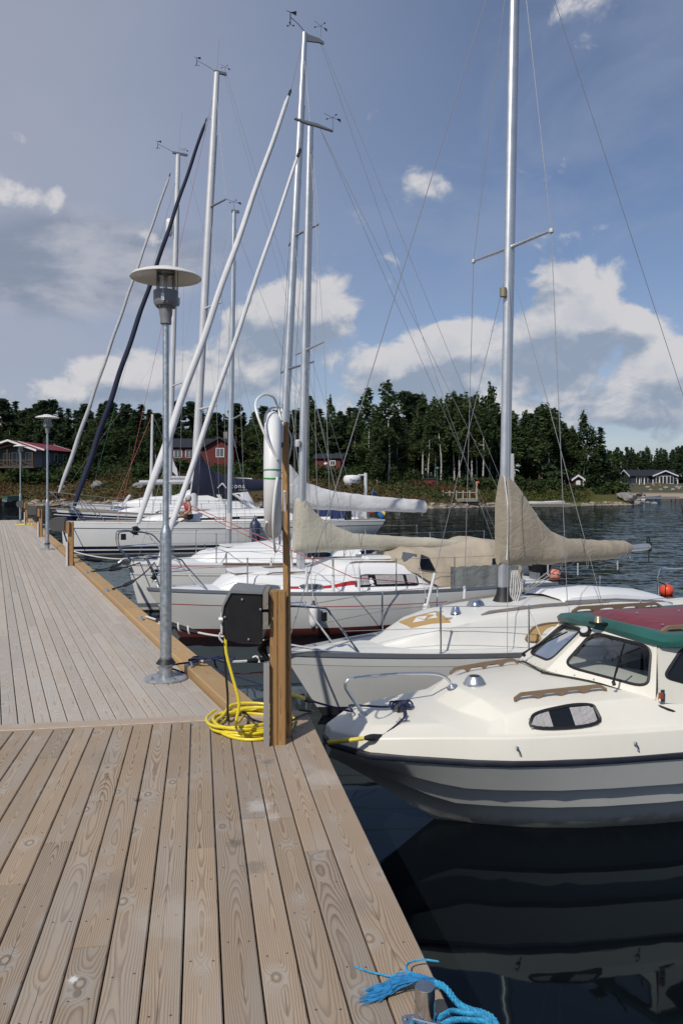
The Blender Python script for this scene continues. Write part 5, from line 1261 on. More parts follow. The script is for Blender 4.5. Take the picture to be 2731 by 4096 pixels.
m.tube([Vector((-.20, -.13, 1.60)), Vector((-.20, .13, 1.60))], .0135, 7); m.build('pulpit', 'stainless', sl4)
m = MB(); p = Vector((-.10, -.12, 1.55)); m.box(p, (.09, .09, .12)); m.build('bow_light', 'black_plastic', sl4)
# plough anchor on the bow roller
an = thing('anchor', 'galvanised plough anchor stowed on the bow roller of the teak railed yacht', 'anchor', F4.l2w((-.02, 0, 1.07)), F4.rz)
m = MB(); m.tube([(.55, 0, .05), (-.06, 0, .02), (-.16, 0, -.06)], [.022, .025, .028], 6); m.build('shank', 'galv_plate', an)
m = MB(); m.prism([(-.20, 0, -.10), (.06, -.12, -.16), (.10, 0, -.10)], (0, .0, .02)); m.prism([(-.20, 0, -.10), (.10, 0, -.10), (.06, .12, -.16)], (0, .0, .02)); m.build('fluke', 'galv_plate', an)
m = MB(); m.box((.1, -.05, .0), (.45, .015, .07)); m.box((.1, .05, .0), (.45, .015, .07)); m.lathe([(.035, -.05), (.03, 0), (.035, .05)], (-.08, 0, .0), 10, ax=(0, 1, 0)); o = m.build('bow_roller', 'stainless', sl4, loc=(0, 0, 1.05))

# ---------------------------------------------------------------- small boat between the two white yachts: only mast and stanchions show
F4b = Frame(-5.0, 19.0, 64)
sl8 = thing('sailboat', 'small sloop with bare slim mast, mostly hidden behind the teak railed yacht', 'sailboat', F4b.loc(), F4b.rz)
H8 = Hull(6.4, .95, .62, .55, .55, .3, .4, camber=.04)
make_hull(sl8, H8, [('w', 0, 0), ('w', .1, 0), ('z', .05, 1), ('z', -.4, 1)], ['gelcoat_white', 'antifoul_dark'], 'deck_nonslip', nt=18)
C8 = Cabin([(1.6, .4, .3, .58, .62, .63), (1.9, .5, .4, .57, .70, .72), (3.8, .6, .5, .55, .72, .75), (3.95, .6, .5, .55, .65, .66)], .05); C8.build(sl8, 'gelcoat_white')
mt8 = F4b.c(937, 845); mb8 = F4b.c(914, 2198); mb8 = Vector((mb8.x, 0, .70))
mast(sl8, mb8, mt8, .052, .048)
def mp8(z): return mb8 + (mt8-mb8)*((z-mb8.z)/(mt8.z-mb8.z))
vane(sl8, mt8, .8, .35); m = MB(); m.box(mt8+Vector((.03, 0, .0)), (.2, .06, .06)); m.build('masthead_crane', 'stripe_grey', sl8)
r_ = mp8(4.25)
for sg in (-1, 1):
    m = MB(); m.tube([r_, r_+Vector((.05, sg*.65, .08))], [.018, .014], 6); m.build('spreader', 'aluminium', sl8)
    wire(sl8, [mp8(8.9), r_+Vector((.05, sg*.65, .08)), H8.edge(2.6, sg, .05)], .0045); wire(sl8, [mp8(4.1), H8.edge(3.0, sg, .05)], .004)
wire(sl8, [mp8(9.2), Vector((.1, 0, .65))], .0045, 'wire', 'forestay'); wire(sl8, [mp8(9.2), Vector((6.2, 0, .6))], .0045, 'wire', 'backstay')
m = MB(); m.tube([p+Vector((.0, 0, 0)) for p in lin(mp8(1.5), mp8(1.9), 3)], .075, 8); m.build('rope_wrap', 'rope_white', sl8)
for sg in (-1, 1):
    T = []
    for X in (.9, 2.0, 3.4, 4.8): T.append(stanchion(sl8, H8.edge(X, sg, .05, .0), .52))
    wire(sl8, T, .0035, 'wire', 'guard_wire')

# ---------------------------------------------------------------- large white yacht with navy stripes and navy sail cover
F5 = Frame(-10.388, 29.59, 64)
sl5 = thing('sailboat', 'large white yacht with navy waterline stripes, navy lettered boom cover and navy furled genoa', 'sailboat', F5.loc(), F5.rz)
H5 = Hull(12.9, 1.85, 1.25, 1.16, 1.13, .08, .7, wlf=.9, tm=.58, pw=.86, camber=.08, tr=.8)
make_hull(sl5, H5, [('w', 0, 0), ('w', .17, 1), ('w', .195, 0), ('w', .5, 0), ('z', .33, 1), ('z', .22, 0), ('z', .17, 1), ('z', .06, 0), ('z', .0, 2), ('z', -.45, 2)], ['gelcoat_white', 'stripe_navy', 'stripe_grey'], 'teak_deck', rail=('gelcoat_bright', .05, .03))
C5 = Cabin([(2.9, .45, .36, 1.22, 1.26, 1.28), (3.4, .75, .60, 1.22, 1.40, 1.44), (4.6, 1.0, .84, 1.21, 1.50, 1.56), (6.5, 1.18, 1.0, 1.20, 1.58, 1.65), (8.6, 1.22, 1.02, 1.19, 1.60, 1.67), (9.1, 1.22, 1.0, 1.19, 1.38, 1.42), (11.8, 1.22, 1.06, 1.17, 1.34, 1.35)], .12)
C5.build(sl5, 'gelcoat_bright')
for sg in (-1, 1):
    fn = lambda a, c, out, sg=sg: C5.side(a, c, out, sg)
    m = MB(); m.loft([[fn(X, .30, .006), fn(X, .72, .006)] for X in [5.0+i*.3 for i in range(11)]], closed=False, caps=False); wo_ = m.build('window', 'window_dark', sl5)
    for x0 in (5.55, 6.55):
        m = MB(); m.loft([[fn(x0+i*.1, .36, .012), fn(x0+i*.1, .66, .012)] for i in range(8)], closed=False, caps=False); m.build('curtain', 'curtain', wo_)
mb5, mt5 = F5.c(772, 2095), F5.c(868, 290); mb5 = Vector((mb5.x, 0, 1.5))
mast(sl5, mb5, mt5, .135, .10, 'alu_white')
def mp5(z): return mb5 + (mt5-mb5)*((z-mb5.z)/(mt5.z-mb5.z))
vane(sl5, mt5+Vector((.35, 0, 0)), 1.0, .5); anemometer(sl5, mt5, 1.0, (-.8, .1))
m = MB(); m.box(mt5+Vector((.15, 0, .02)), (.5, .10, .10)); m.build('masthead_crane', 'stripe_grey', sl5); wire(sl5, [mt5, mt5+Vector((.1, 0, 1.4))], .006, 'wire', 'aerial')
for z, hw in ((13.8, 1.05), (9.7, 1.2), (5.65, 1.3)):
    r_ = mp5(z)
    for sg in (-1, 1): m = MB(); m.tube([r_, r_+Vector((.35, sg*hw, .05))], [.05, .035], 7); m.build('spreader', 'alu_white' if z < 12 else 'stripe_grey', sl5)
for sg in (-1, 1):
    T = [mp5(z)+Vector((.35, sg*hw, .05)) for z, hw in ((13.8, 1.05), (9.7, 1.2), (5.65, 1.3))]; c_ = H5.edge(5.6, sg, .2, .02)
    wire(sl5, [mp5(18.6)] + T + [c_], .007); wire(sl5, [mp5(13.6), T[1]], .006); wire(sl5, [mp5(9.5), T[2]], .006); wire(sl5, [mp5(5.5), c_], .006)
furled(sl5, F5.c(290, 2050), F5.c(828, 470), .115, 'cover_navy', drum='stainless', low=.015)
wire(sl5, [F5.c(828, 470), mp5(17.3)], .008, 'wire', 'forestay')
wire(sl5, [mt5+Vector((.4, 0, 0)), Vector((12.4, 0, 1.3))], .007, 'wire', 'backstay'); wire(sl5, [mt5+Vector((.3, 0, 0)), Vector((12.2, .8, 1.3))], .005, 'wire', 'backstay')
wire(sl5, [mp5(18.2)+Vector((-.1, .1, 0)), Vector((1.9, -.9, 1.25))], .007, 'rope_red', 'halyard'); wire(sl5, [mp5(14.5)+Vector((-.1, .1, 0)), Vector((3.4, -1.1, 1.25))], .0035, 'rope_grey', 'halyard'); wire(sl5, [mp5(15.)+Vector((.1, -.2, 0)), mp5(1.9)+Vector((.1, -.25, 0))], .0035, 'rope_grey', 'halyard')
X0 = mb5.x
m = MB(); m.tube([mp5(2.62), (9.6, 0, 2.70)], .10, 12); m.build('boom', 'alu_white', sl5)
cv = [((X0-.10, 0, 2.25), (X0+.12, 0, 4.0), .16), ((X0+.15, 0, 2.2), (X0+.28, 0, 3.95), .24), ((X0+.45, 0, 2.2), (X0+.50, 0, 3.55), .26), ((X0+.85, 0, 2.22), (X0+.85, 0, 3.20), .25), ((X0+1.5, 0, 2.28), (X0+1.5, 0, 2.95), .22), ((X0+2.4, 0, 2.36), (X0+2.4, 0, 2.86), .2), ((X0+3.6, 0, 2.46), (X0+3.6, 0, 2.86), .18), ((X0+4.5, 0, 2.5), (X0+4.5, 0, 2.82), .16)]
cv5 = cover(sl5, cv, 'cover_navy', seed=2, wr=.02, n=18, sub=4)
text(cv5, 'rcona', .27, (X0+1.32, -.30, 2.50), 'paint_white', spacing=1.25, ext=.004); text(cv5, 'YACHTS', .07, (X0+1.80, -.30, 2.40), 'paint_white', spacing=1.6, ext=.004)
m = MB(); m.prism([(X0+.90, -.30, 2.50), (X0+.94, -.30, 2.50), (X0+1.12, -.30, 2.67), (X0+1.26, -.30, 2.50), (X0+1.31, -.30, 2.50), (X0+1.16, -.30, 2.71), (X0+1.09, -.30, 2.71)], (0, .01, 0)); m.build('lettering', 'paint_white', cv5, smooth=False)
m = MB(); m.tube([(X0-.1, 0, 2.75), (X0-2.1, .05, 2.72)], .085, 8); m.build('spinnaker_pole', 'alu_white', sl5)
e = H5.edge
for sg in (-1, 1):
    T, T2 = [Vector((.35, sg*.32, 1.95))], [Vector((.5, sg*.36, 1.6))]
    for X in (2.2, 4.0, 5.8, 7.6, 9.4, 11.2):
        b0 = e(X, sg, .08, .02); q = stanchion(sl5, b0, .66, .014); T.append(q); T2.append(b0.lerp(q, .5))
    wire(sl5, T, .005, 'wire', 'guard_wire'); wire(sl5, T2, .004, 'wire', 'guard_wire')
m = MB()
for sg in (-1, 1):
    m.tube(smooth([e(1.5, sg, .06, .0), Vector((1.05, sg*.5, 1.85)), Vector((.75, sg*.45, 1.95)), Vector((.10, sg*.20, 1.98))], 5), .016, 7); m.tube(smooth([e(.75, sg, .06, .0), Vector((.40, sg*.3, 1.8)), Vector((.10, sg*.2, 1.98))], 4), .016, 6)
m.build('pulpit', 'stainless', sl5)
m = MB(); m.lathe([(.05, 0), (.07, .02), (.07, .9), (.05, .92)], (.6, .35, 1.30), 10, ax=(1, .3, 0)); m.build('rolled_sail', 'stripe_grey', sl5)
an5 = thing('anchor', 'polished anchor hanging on the bow of the large navy striped yacht', 'anchor', F5.l2w((-.15, 0, 1.20)), F5.rz)
m = MB(); m.tube([(.5, 0, .08), (-.2, 0, .04), (-.42, 0, -.10)], .035, 6); m.build('shank', 'stainless', an5); m = MB(); m.tube(smooth([(-.05, -.16, -.12), (-.35, 0, -.26), (-.62, .0, -.22), (-.50, .1, -.05), (-.1, .2, -.08)], 4), .03, 6); m.prism([(-.62, 0, -.20), (-.2, -.15, -.26), (-.1, 0, -.2), (-.2, .15, -.26)], (0, 0, .03)); m.build('fluke', 'chrome', an5)
# spray hood, stern arch, radar pole
m = MB(); rows = []
for X, hw, zt in ((8.0, .95, 1.72), (8.25, 1.0, 2.02), (8.7, 1.02, 2.18), (9.3, 1.02, 2.20)):
    rows.append([Vector((X, -hw*math.cos(q), 1.35+(zt-1.35)*math.sin(q)**.7)) for q in (math.pi*k/12 for k in range(13))])
m.loft(rows, closed=False, caps=False); m.build('spray_hood', 'canvas_grey', sl5, angle=60)
fd = thing('fender', 'dark blue fender hanging on the side of the large navy striped yacht', 'fender', F5.l2w(H5.side(6.85, 1.35, -1, .2)), 0., 'fenders hung over the boats\' sides')
m = MB(); m.lathe([(.02, -.02), (.1, -.08), (.19, -.2), (.2, -.35), (.2, -.75), (.16, -.95), (.06, -1.1), (.02, -1.12)], n=14); m.build('body', 'fender_blue', fd); m = MB(); m.lathe([(.02, .1), (.04, .02), (.10, -.075)], n=10); m.build('end_cap', 'stripe_black', fd)
m = MB(); a, c = H5.edge(10.8, -1, .1, .05), H5.edge(12.4, -1, .1, .0)
m.tube(smooth([e(9.8, -1, .08), e(9.8, -1, .08, .68), e(11.2, -1, .08, .70), Vector((12.5, -1.1, 1.85)), Vector((12.5, 1.1, 1.85)), e(11.2, 1, .08, .7), e(9.8, 1, .08, .68), e(9.8, 1, .08)], 4), .018, 7)
for X in (10.6, 11.4, 12.1): m.tube([e(X, -1, .08), e(X, -1, .08, .7)], .015, 6)
m.build('pushpit', 'stainless', sl5)
rp = thing('radar_pole', 'grey pole carrying a white lettered radar dome at the stern of the large yacht', 'radar', F5.l2w((12.35, -.75, 1.1)), F5.rz)
m = MB(); m.tube([(0, 0, 0), (0, 0, 2.05)], .075, 10); m.build('pole', 'alu_white', rp)
m = MB(); m.tube([(0, 0, 1.95), (-.35, 0, 1.95)], .04, 6); m.lathe([(.30, -.18), (.36, -.12), (.38, 0), (.36, .10), (.28, .16), (.02, .18)], (-.68, -.05, 1.78), 22); ra = m.build('radar_dome', 'white_plastic', rp)
text(rp, 'Raymarine', .15, (-.98, -.425, 1.70), 'stripe_navy', rot=(86, 0, 0), ext=.002, spacing=1.0)
fl = thing('flag', 'blue and yellow cross flag drooping from a short staff at the yacht\'s stern', 'flag', F5.l2w((12.7, -.15, 1.15)), F5.rz)
m = MB(); m.tube([(0, 0, 0), (.35, 0, 1.35)], .015, 6); m.build('staff', 'teak', fl)
def flagmesh(cols, u0, u1, v0, v1):
    m = MB(); rows = []
    for i in range(9):
        row = []
        for j in range(7):
            u = u0+(u1-u0)*i/8; v = v0+(v1-v0)*j/6
            row.append(Vector((.33 - .2*v + u*.62, -.03-.12*math.sin(u*7+v*2)*u, 1.28 - v*.62 - u*.78)))
        rows.append(row)
    m.loft(rows, closed=False, caps=False); return m
FLG = [(0, .35, 0, .4), (.5, 1, 0, .4), (0, .35, .6, 1), (.5, 1, .6, 1)]
for q in FLG: flagmesh(None, *q).build('blue_field', 'flag_blue', fl, angle=80)
for q in ((0, 1, .4, .6), (.35, .5, 0, .4), (.35, .5, .6, 1)): flagmesh(None, *q).build('yellow_cross', 'flag_yellow', fl, angle=80)
# washing on the guard wire
for X, wd, ln, mt_, lab in ((9.95, .34, .52, 'towel_blue', 'dark blue towel hung over the guard wire of the large yacht'), (10.55, .42, .62, 'towel_blue', 'wide navy towel drying on the guard wire beside the black cloth'), (11.05, .2, .75, 'towel_black', 'narrow black cloth drying on the guard wire between two towels'), (11.55, .40, .55, 'towel_white', 'pale striped towel drying on the guard wire by the stern'), (12.15, .14, .4, 'towel_red', 'small red cloth pegged to the stern rail of the large yacht')):
    p = e(X, -1, .08, .70); t = thing('towel', lab, 'towel', F5.l2w(p), F5.rz, 'washing on the guard wire'); m = MB(); rows = []
    for i in range(8): x = wd*(i/7-.5)*1.6; rows.append([Vector((x, -.02+.03*math.sin(i*1.9+k), -ln*k/5)) if k else Vector((x, 0, 0.01)) for k in range(6)])
    m.loft(rows, closed=False, caps=False); m.build('cloth', mt_, t, angle=80)

# ---------------------------------------------------------------- navy yacht beyond it
F6 = Frame(-13.42, 36.73, 64)
sl6 = thing('sailboat', 'navy blue hulled yacht with white cabin and grey furled genoa, behind the large white yacht', 'sailboat', F6.loc(), F6.rz)
H6 = Hull(11.5, 1.75, 1.55, 1.15, 1.15, .9, .9, wlf=.85, tm=.55, pw=.9, camber=.08, tzm=.7)
make_hull(sl6, H6, [('w', 0, 1), ('w', .10, 0), ('w', .16, 1), ('w', .19, 0), ('w', .6, 0), ('z', .1, 2), ('z', -.45, 2)], ['gelcoat_navy', 'gelcoat_bright', 'antifoul_dark'], 'teak_deck', rail=('teak_grey', .06, .05))
C6 = Cabin([(2.7, .4, .3, 1.3, 1.33, 1.34), (3.5, .8, .65, 1.25, 1.50, 1.54), (5.2, 1.0, .85, 1.2, 1.62, 1.68), (8., 1.1, .95, 1.16, 1.66, 1.72), (8.2, 1.1, .95, 1.16, 1.4, 1.42)], .12); C6.build(sl6, 'gelcoat_bright')
for sg in (-1, 1):
    fn = lambda a, c, out, sg=sg: C6.side(a, c, out, sg); port(sl6, fn, [(4.6, .3), (7.4, .3), (7.3, .75), (4.8, .75)], 'alu_rail', 'window_dark', r=.3, rim=.02)
mb6, mt6 = F6.c(675, 2050), F6.c(713, 618); mb6 = Vector((mb6.x, 0, 1.6))
mast(sl6, mb6, mt6, .115, .10, 'alu_white')
def mp6(z): return mb6 + (mt6-mb6)*((z-mb6.z)/(mt6.z-mb6.z))
vane(sl6, mt6+Vector((.3, 0, 0)), 1.0, .5); anemometer(sl6, mt6+Vector((-.1, 0, 0)), 1.1, (-.8, .1)); wire(sl6, [mt6, mt6+Vector((.2, 0, 2.1))], .006, 'wire', 'aerial')
m = MB(); m.box(mt6+Vector((.1, 0, .05)), (.75, .10, .10)); m.build('masthead_crane', 'stripe_grey', sl6)
m = MB(); a = mp6(15.3)+Vector((-.34, 0, 0)); m.lathe([(.10, -.42), (.16, -.34), (.17, -.2), (.17, .2), (.16, .34), (.10, .42)], a, 14); m.box(a+Vector((.25, 0, .3)), (.2, .06, .08)); m.build('radar_reflector', 'white_plastic', sl6)
for z, hw in ((12.6, 1.0), (7.5, 1.2)):
    for sg in (-1, 1): m = MB(); m.tube([mp6(z), mp6(z)+Vector((.2, sg*hw, .05))], [.04, .03], 7); m.build('spreader', 'alu_white', sl6)
for sg in (-1, 1): wire(sl6, [mp6(17.8), mp6(12.6)+Vector((.2, sg*1., .05)), mp6(7.5)+Vector((.2, sg*1.2, .05)), H6.edge(5.6, sg, .15)], .007)
furled(sl6, F6.c(228, 2000), F6.c(683, 690), .10, 'sail_grey', low=.02); wire(sl6, [F6.c(683, 690), mp6(18.4)], .008, 'wire', 'forestay')
wire(sl6, [mt6+Vector((.3, 0, 0)), Vector((11.2, 0, 1.3))], .006, 'wire', 'backstay'); wire(sl6, [mp6(18.), Vector((1.6, -.5, 1.6))], .006, 'rope_green', 'halyard'); wire(sl6, [mp6(10.), Vector((.6, .0, 2.3))], .0035, 'rope_grey', 'halyard')
m = MB(); m.tube([mp6(3.0), (9.8, 0, 2.9)], .10, 10); m.build('boom', 'alu_white', sl6)
e = H6.edge; m = MB()
for sg in (-1, 1): m.tube(smooth([e(1.6, sg, .06, .0), Vector((1.2, sg*.5, 2.1)), Vector((.9, sg*.42, 2.22)), Vector((.0, sg*.2, 2.32))], 5), .018, 7); m.tube(smooth([e(.6, sg, .06, .0), Vector((.30, sg*.2, 2.0)), Vector((.0, sg*.2, 2.32))], 4), .018, 6)
m.build('pulpit', 'stainless', sl6)
for sg in (-1, 1):
    T, T2 = [Vector((.9, sg*.42, 2.22))], [Vector((1.1, sg*.46, 1.95))]
    for X in (2.6, 4.4, 6.2, 8.0, 9.8):
        b0 = e(X, sg, .08, .02); q = stanchion(sl6, b0, .66, .015); T.append(q); T2.append(b0.lerp(q, .5))
    wire(sl6, T, .006, 'wire', 'guard_wire'); wire(sl6, T2, .005, 'wire', 'guard_wire')
an6 = thing('anchor', 'black bow anchor on the stemhead of the navy yacht', 'anchor', F6.l2w((.05, 0, 1.6)), F6.rz); m = MB(); m.tube([(.5, 0, .1), (-.2, 0, .02)], .04, 6); m.build('shank', 'stripe_black', an6); m = MB(); m.prism([(-.3, 0, -.1), (.15, -.2, -.12), (.2, .2, -.12)], (0, 0, .06)); m.build('fluke', 'stripe_black', an6)
dch = thing('folding_chair', 'white and blue folding deck chair on the foredeck of the navy yacht', 'chair', F6.l2w((3.0, -.1, 1.42)), F6.rz)
m = MB(); m.box((0, 0, .12), (.55, .45, .05)); m.build('seat', 'flag_blue', dch); m = MB(); m.prism([(.22, -.22, .14), (.22, .22, .14), (.62, .22, .72), (.62, -.22, .72)], (-.04, 0, .03)); m.build('backrest', 'towel_white', dch)
m = MB(); m.tube([(-.25, -.22, 0), (-.15, -.22, .38), (.2, -.22, .36)], .018, 5); m.tube([(-.25, .22, 0), (-.15, .22, .38), (.2, .22, .36)], .018, 5); m.build('armrest', 'white_plastic', dch)
# ---------------------------------------------------------------- motor yacht with white radar arch, and the ketch mizzen behind
F7 = Frame(-15.2, 44.5, 66)
b7 = thing('motor_yacht', 'white motor yacht with a slanting white radar arch, behind the navy yacht', 'motorboat', F7.loc(), F7.rz)
H7 = Hull(13.5, 1.9, 1.6, 1.25, 1.2, .9, .2, wlf=.88, tm=.55, tr=.9, pw=.8); make_hull(b7, H7, [('w', 0, 0), ('w', .15, 1), ('w', .2, 0), ('z', .1, 1), ('z', -.4, 1)], ['gelcoat_bright', 'stripe_navy'], 'gelcoat_bright', nt=18)
C7 = Cabin([(2.2, .6, .4, 1.4, 1.45, 1.46), (4.2, 1.1, .9, 1.3, 1.9, 1.95), (6.0, 1.3, 1.1, 1.25, 2.0, 2.05), (7.2, 1.4, 1.05, 1.25, 2.45, 2.5), (10., 1.4, 1.05, 1.2, 2.4, 2.45), (10.4, 1.4, 1.05, 1.2, 1.7, 1.75)], .15); C7.build(b7, 'gelcoat_bright')
fn = lambda a, c, out: C7.side(a, c, out, -1)
port(b7, fn, [(6.6, .52), (9.6, .50), (9.5, .86), (7.0, .88)], 'stripe_black', 'window_dark', r=.2, rim=.02)
m = MB()
for sg in (-1, 1):
    m.tube(smooth([(8.6, sg*1.5, 1.25), (7.9, sg*1.4, 2.5), (7.5, sg*1.2, 3.05), (7.6, sg*.6, 3.15)], 4), .10, 8); m.tube([(10.4, sg*1.5, 1.25), (8.1, sg*1.35, 2.75)], .08, 8)
m.tube([(7.6, -.7, 3.15), (7.6, .7, 3.15)], .10, 8); m.build('radar_arch', 'gelcoat_bright', b7)
mz = thing('mizzen_mast', 'thin bare mast with white sail bundle standing behind the near lamp post', 'mast', F7.l2w((4.6, .5, 1.7)), F7.rz)
t7 = F7.c(630, 1655); m = MB(); tz_ = t7.z-1.7; m.tube([(0, 0, 0), (.1, 0, tz_)], [.10, .07], 8); m.build('pole', 'alu_white', mz); m = MB(); m.prism([(.6, -.1, 2.4), (1.5, -.1, 2.0), (1.6, -.1, 1.4), (.9, .0, 3.9)], (0, .15, 0)); m.build('sail_bundle', 'sail_white', mz)
m = MB(); m.tube([(.02, 0, 1.2), (2.6, 0, 1.3)], .06, 7); m.build('boom', 'alu_white', mz)
wire(mz, [(.1, 0, tz_), (-2.2, -.6, -.3)], .012, 'rope_red', 'halyard'); wire(mz, [(.1, 0, tz_), (2.4, -.6, -.3)], .01, 'wire', 'shroud')
ra = thing('radar_mast', 'white open array radar scanner on a stubby post behind the white sail cover', 'radar', F7.l2w((12.6, -.6, 1.2)), F7.rz)
p = F7.c(1248, 1890, -.6); hz_ = p.z-1.2; m = MB(); m.tube([(0, 0, 0), (0, 0, hz_-.2)], .06, 8); m.lathe([(.26, hz_-.42), (.30, hz_-.3), (.2, hz_-.12), (.08, hz_-.08)], (0, 0, 0), 14); m.build('pedestal', 'white_plastic', ra); m = MB(); m.box((-.05, 0, hz_), (1.5, .2, .16), .25); m.build('scanner', 'white_plastic', ra)
# ================================================================ jetty furniture
def on_deck(u, v, up=0.): p = on(u, v, DECK); p.z += up; return p
# ---- lamp posts: one built with its parts, two copies further out
def lamp_post(label, loc):
    t = thing('lamp_post', label, 'lamp post', loc, R(18), 'lamp posts along the jetty')
    m = MB(); m.lathe([(.172, 0), (.175, .004), (.175, .014), (.168, .018), (.05, .018)], n=36)
    bp = m.build('base_plate', 'galv_plate', t, angle=40)
    for k in range(4):
        a = R(25+90*k); m = MB(); m.lathe([(.013, 0), (.013, .010), (.006, .011), (.006, .022), (.001, .023)], (math.cos(a)*.125, math.sin(a)*.125, .018), 6); m.build('bolt', 'galvanised', bp, smooth=False)
    m = MB(); m.lathe([(.054, .018), (.054, .17), (.047, .171), (.0465, 1.19), (.044, 1.205), (.0265, 1.255), (.025, 1.265), (.025, 2.90)], n=24); po = m.build('pole', 'galvanised', t)
    m = MB(); m.lathe([(.048, .175), (.078, .135), (.080, .130), (.074, .128), (.054, .150)], n=24, caps=False); m.build('collar', 'black_rubber', t)
    m = MB(); q = rounded([(-.020, .72), (.020, .72), (.020, 1.12), (-.020, 1.12)], .45, 5); m.tube([Vector((.047*math.sin(x/.047), -.047*math.cos(x/.047), z)) for x, z in q], .0025, 4, closed=True); m.build('hatch_seam', 'lamp_grey', po)
    for a in (1.2, 3.3, 5.2): m = MB(); m.lathe([(.007, 0), (.007, .014), (.002, .016)], (.054*math.cos(a), .054*math.sin(a), .10), 6, ax=(math.cos(a), math.sin(a), 0)); m.build('bolt', 'galvanised', po)
    m = MB(); m.lathe([(.040, 2.90), (.046, 2.905), (.046, 2.955), (.054, 2.985), (.056, 3.045), (.085, 3.05), (.099, 3.075), (.101, 3.165), (.097, 3.172), (.03, 3.172)], n=28); hd = m.build('lamp_head', 'lamp_grey', t)
    for k in range(8): a = k*math.pi/4; m = MB(); m.box((.065*math.cos(a), .065*math.sin(a), 3.04), (.022, .005, .022), a); m.build('fin', 'lamp_grey', hd, smooth=False)
    m = MB(); m.lathe([(.0765, 3.165), (.0765, 3.335)], n=28, caps=False); m.build('glass_cylinder', 'glass_lamp', t)
    m = MB(); m.tube([(0, 0, 3.17), (0, 0, 3.20)], .014, 8); m.lathe([(.012, 3.20), (.016, 3.22), (.016, 3.30), (.006, 3.32)], n=10); m.build('bulb', 'white_plastic', t)
    m = MB(); m.lathe([(.287, 3.276), (.2875, 3.282), (.270, 3.300), (.20, 3.327), (.105, 3.345), (.098, 3.357), (.06, 3.363), (.001, 3.365)], n=44, caps=False); m.lathe([(.287, 3.276), (.268, 3.293), (.20, 3.319), (.105, 3.337), (.001, 3.338)], n=44, caps=False); sh = m.build('lamp_shade', 'lamp_white', t)
    m = MB(); m.lathe([(.075, 3.315), (.075, 3.337), (.001, 3.3375)], n=24, caps=False); m.lathe([(.062, 3.325), (.055, 3.331), (.001, 3.331)], n=20, caps=False); m.build('reflector', 'lamp_white', sh)
    for k in range(3):
        a = R(12+120*k); c, s_ = math.cos(a), math.sin(a); m = MB(); m.tube([(.101*c, .101*s_, 3.06), (.101*c, .101*s_, 3.335)], .0042, 6); m.box((.104*c, .104*s_, 3.10), (.020, .026, .055), a); m.lathe([(.008, -.012), (.008, 0)], (.104*c, .104*s_, 3.07), 6); m.build('strut', 'galvanised', t)
    return t
lp = lamp_post('galvanised lamp post nearest the camera with broad white disc shade', on_deck(664, 2716))
for (x, y), lab in (((-7.32, 19.85), 'middle lamp post of the three, halfway along the jetty'), ((-13.69, 34.0), 'smallest lamp post, at the far end of the jetty')):
    c = copy_tree(lp); c.location = (x, y, DECK); c['label'] = lab
# ---- power pedestals
PX, PY = on_deck(1111, 2981).x, 4.847
ped = thing('power_pedestal', 'near power pedestal: two brown timber posts with a black socket box', 'power pedestal', (PX, PY, DECK), R(2), 'power pedestals along the jetty')
for k, dx_ in ((0, -.0245), (1, .0245)):
    me = plank_mesh(.0475, .935, .098, .005).mesh('post', 'post_wood', smooth=False); o = link('post', me, ped, (dx_, .0, .935/2)); o.rotation_euler = (R(90), 0, 0)
for z in (.885, .765):
    me = plank_mesh(.098, .34, .032, .003).mesh('cross_board', 'grey_wood', smooth=False); o = link('cross_board', me, ped, (-.062-.016, .12, z)); o.rotation_euler = (0, R(90), 0); o.location = (-.055, .118, z)
m = MB(); m.box((-.068, -.012, .255), (.032, .042, .51)); m.tube([(-.052, -.033, 0), (-.052, -.033, .505)], .004, 5); m.build('cable_duct', 'alu_rail', ped, smooth=False)
bx = [(-.122, .935), (-.295, .952), (-.312, .945), (-.352, .86), (-.357, .835), (-.358, .735), (-.345, .665), (-.262, .640), (-.122, .635)]
SX = .9
def bxp(x, z): return (x+.030, z-.01)
m = MB(); ring0 = [Vector((bxp(x, z)[0], -.045, bxp(x, z)[1])) for x, z in rounded(bx, .12, 3)]; off = Vector((0, .34, 0))
m.loft([[p+Vector((0, .006, 0)) for p in [c0.lerp(Vector((-.21, -.045, .79)), .03) for c0 in ring0]], ring0, [p+off for p in ring0]]); sb = m.build('socket_box', 'black_plastic', ped, angle=30)
m = MB(); q = [(-.12, .946), (-.30, .963), (-.322, .955), (-.362, .862), (-.366, .80), (-.360, .80), (-.350, .865), (-.308, .945), (-.12, .936)]
m.prism([Vector((bxp(x, z)[0], -.052, bxp(x, z)[1])) for x, z in q], (0, .355, 0)); m.build('lid', 'grey_plastic', sb, angle=30)
for x, z in ((-.242, .905), (-.132, .845), (-.203, .665), (-.345, .80)): m = MB(); m.lathe([(.008, 0), (.007, .004), (.002, .005)], (bxp(x, z)[0], -.0455, bxp(x, z)[1]), 8, ax=(0, -1, 0)); m.build('screw', 'stainless', sb)
m = MB(); m.box((-.372+.03, .02, .74), (.012, .02, .13)); m.tube(smooth([(-.345, -.01, .69), (-.352, -.01, .66), (-.33, -.01, .63)], 4), .006, 5); m.lathe([(.016, -.02), (.016, .02)], (-.335, -.01, .77), 8, ax=(1, 0, 0)); m.build('catch', 'alu_white', sb)
m = MB()
for k in range(4): a = Vector((-.09+.012*k, .08+.02*k, .62)); m.tube(smooth([a, a+Vector((-.03, .0, -.05)), a+Vector((.0, .02, -.10-.02*k)), a+Vector((.045, .0, -.16)), Vector((-.066, -.01+.02*k, .46))], 5), .010, 6)
m.build('supply_cable', 'black_cable', ped)
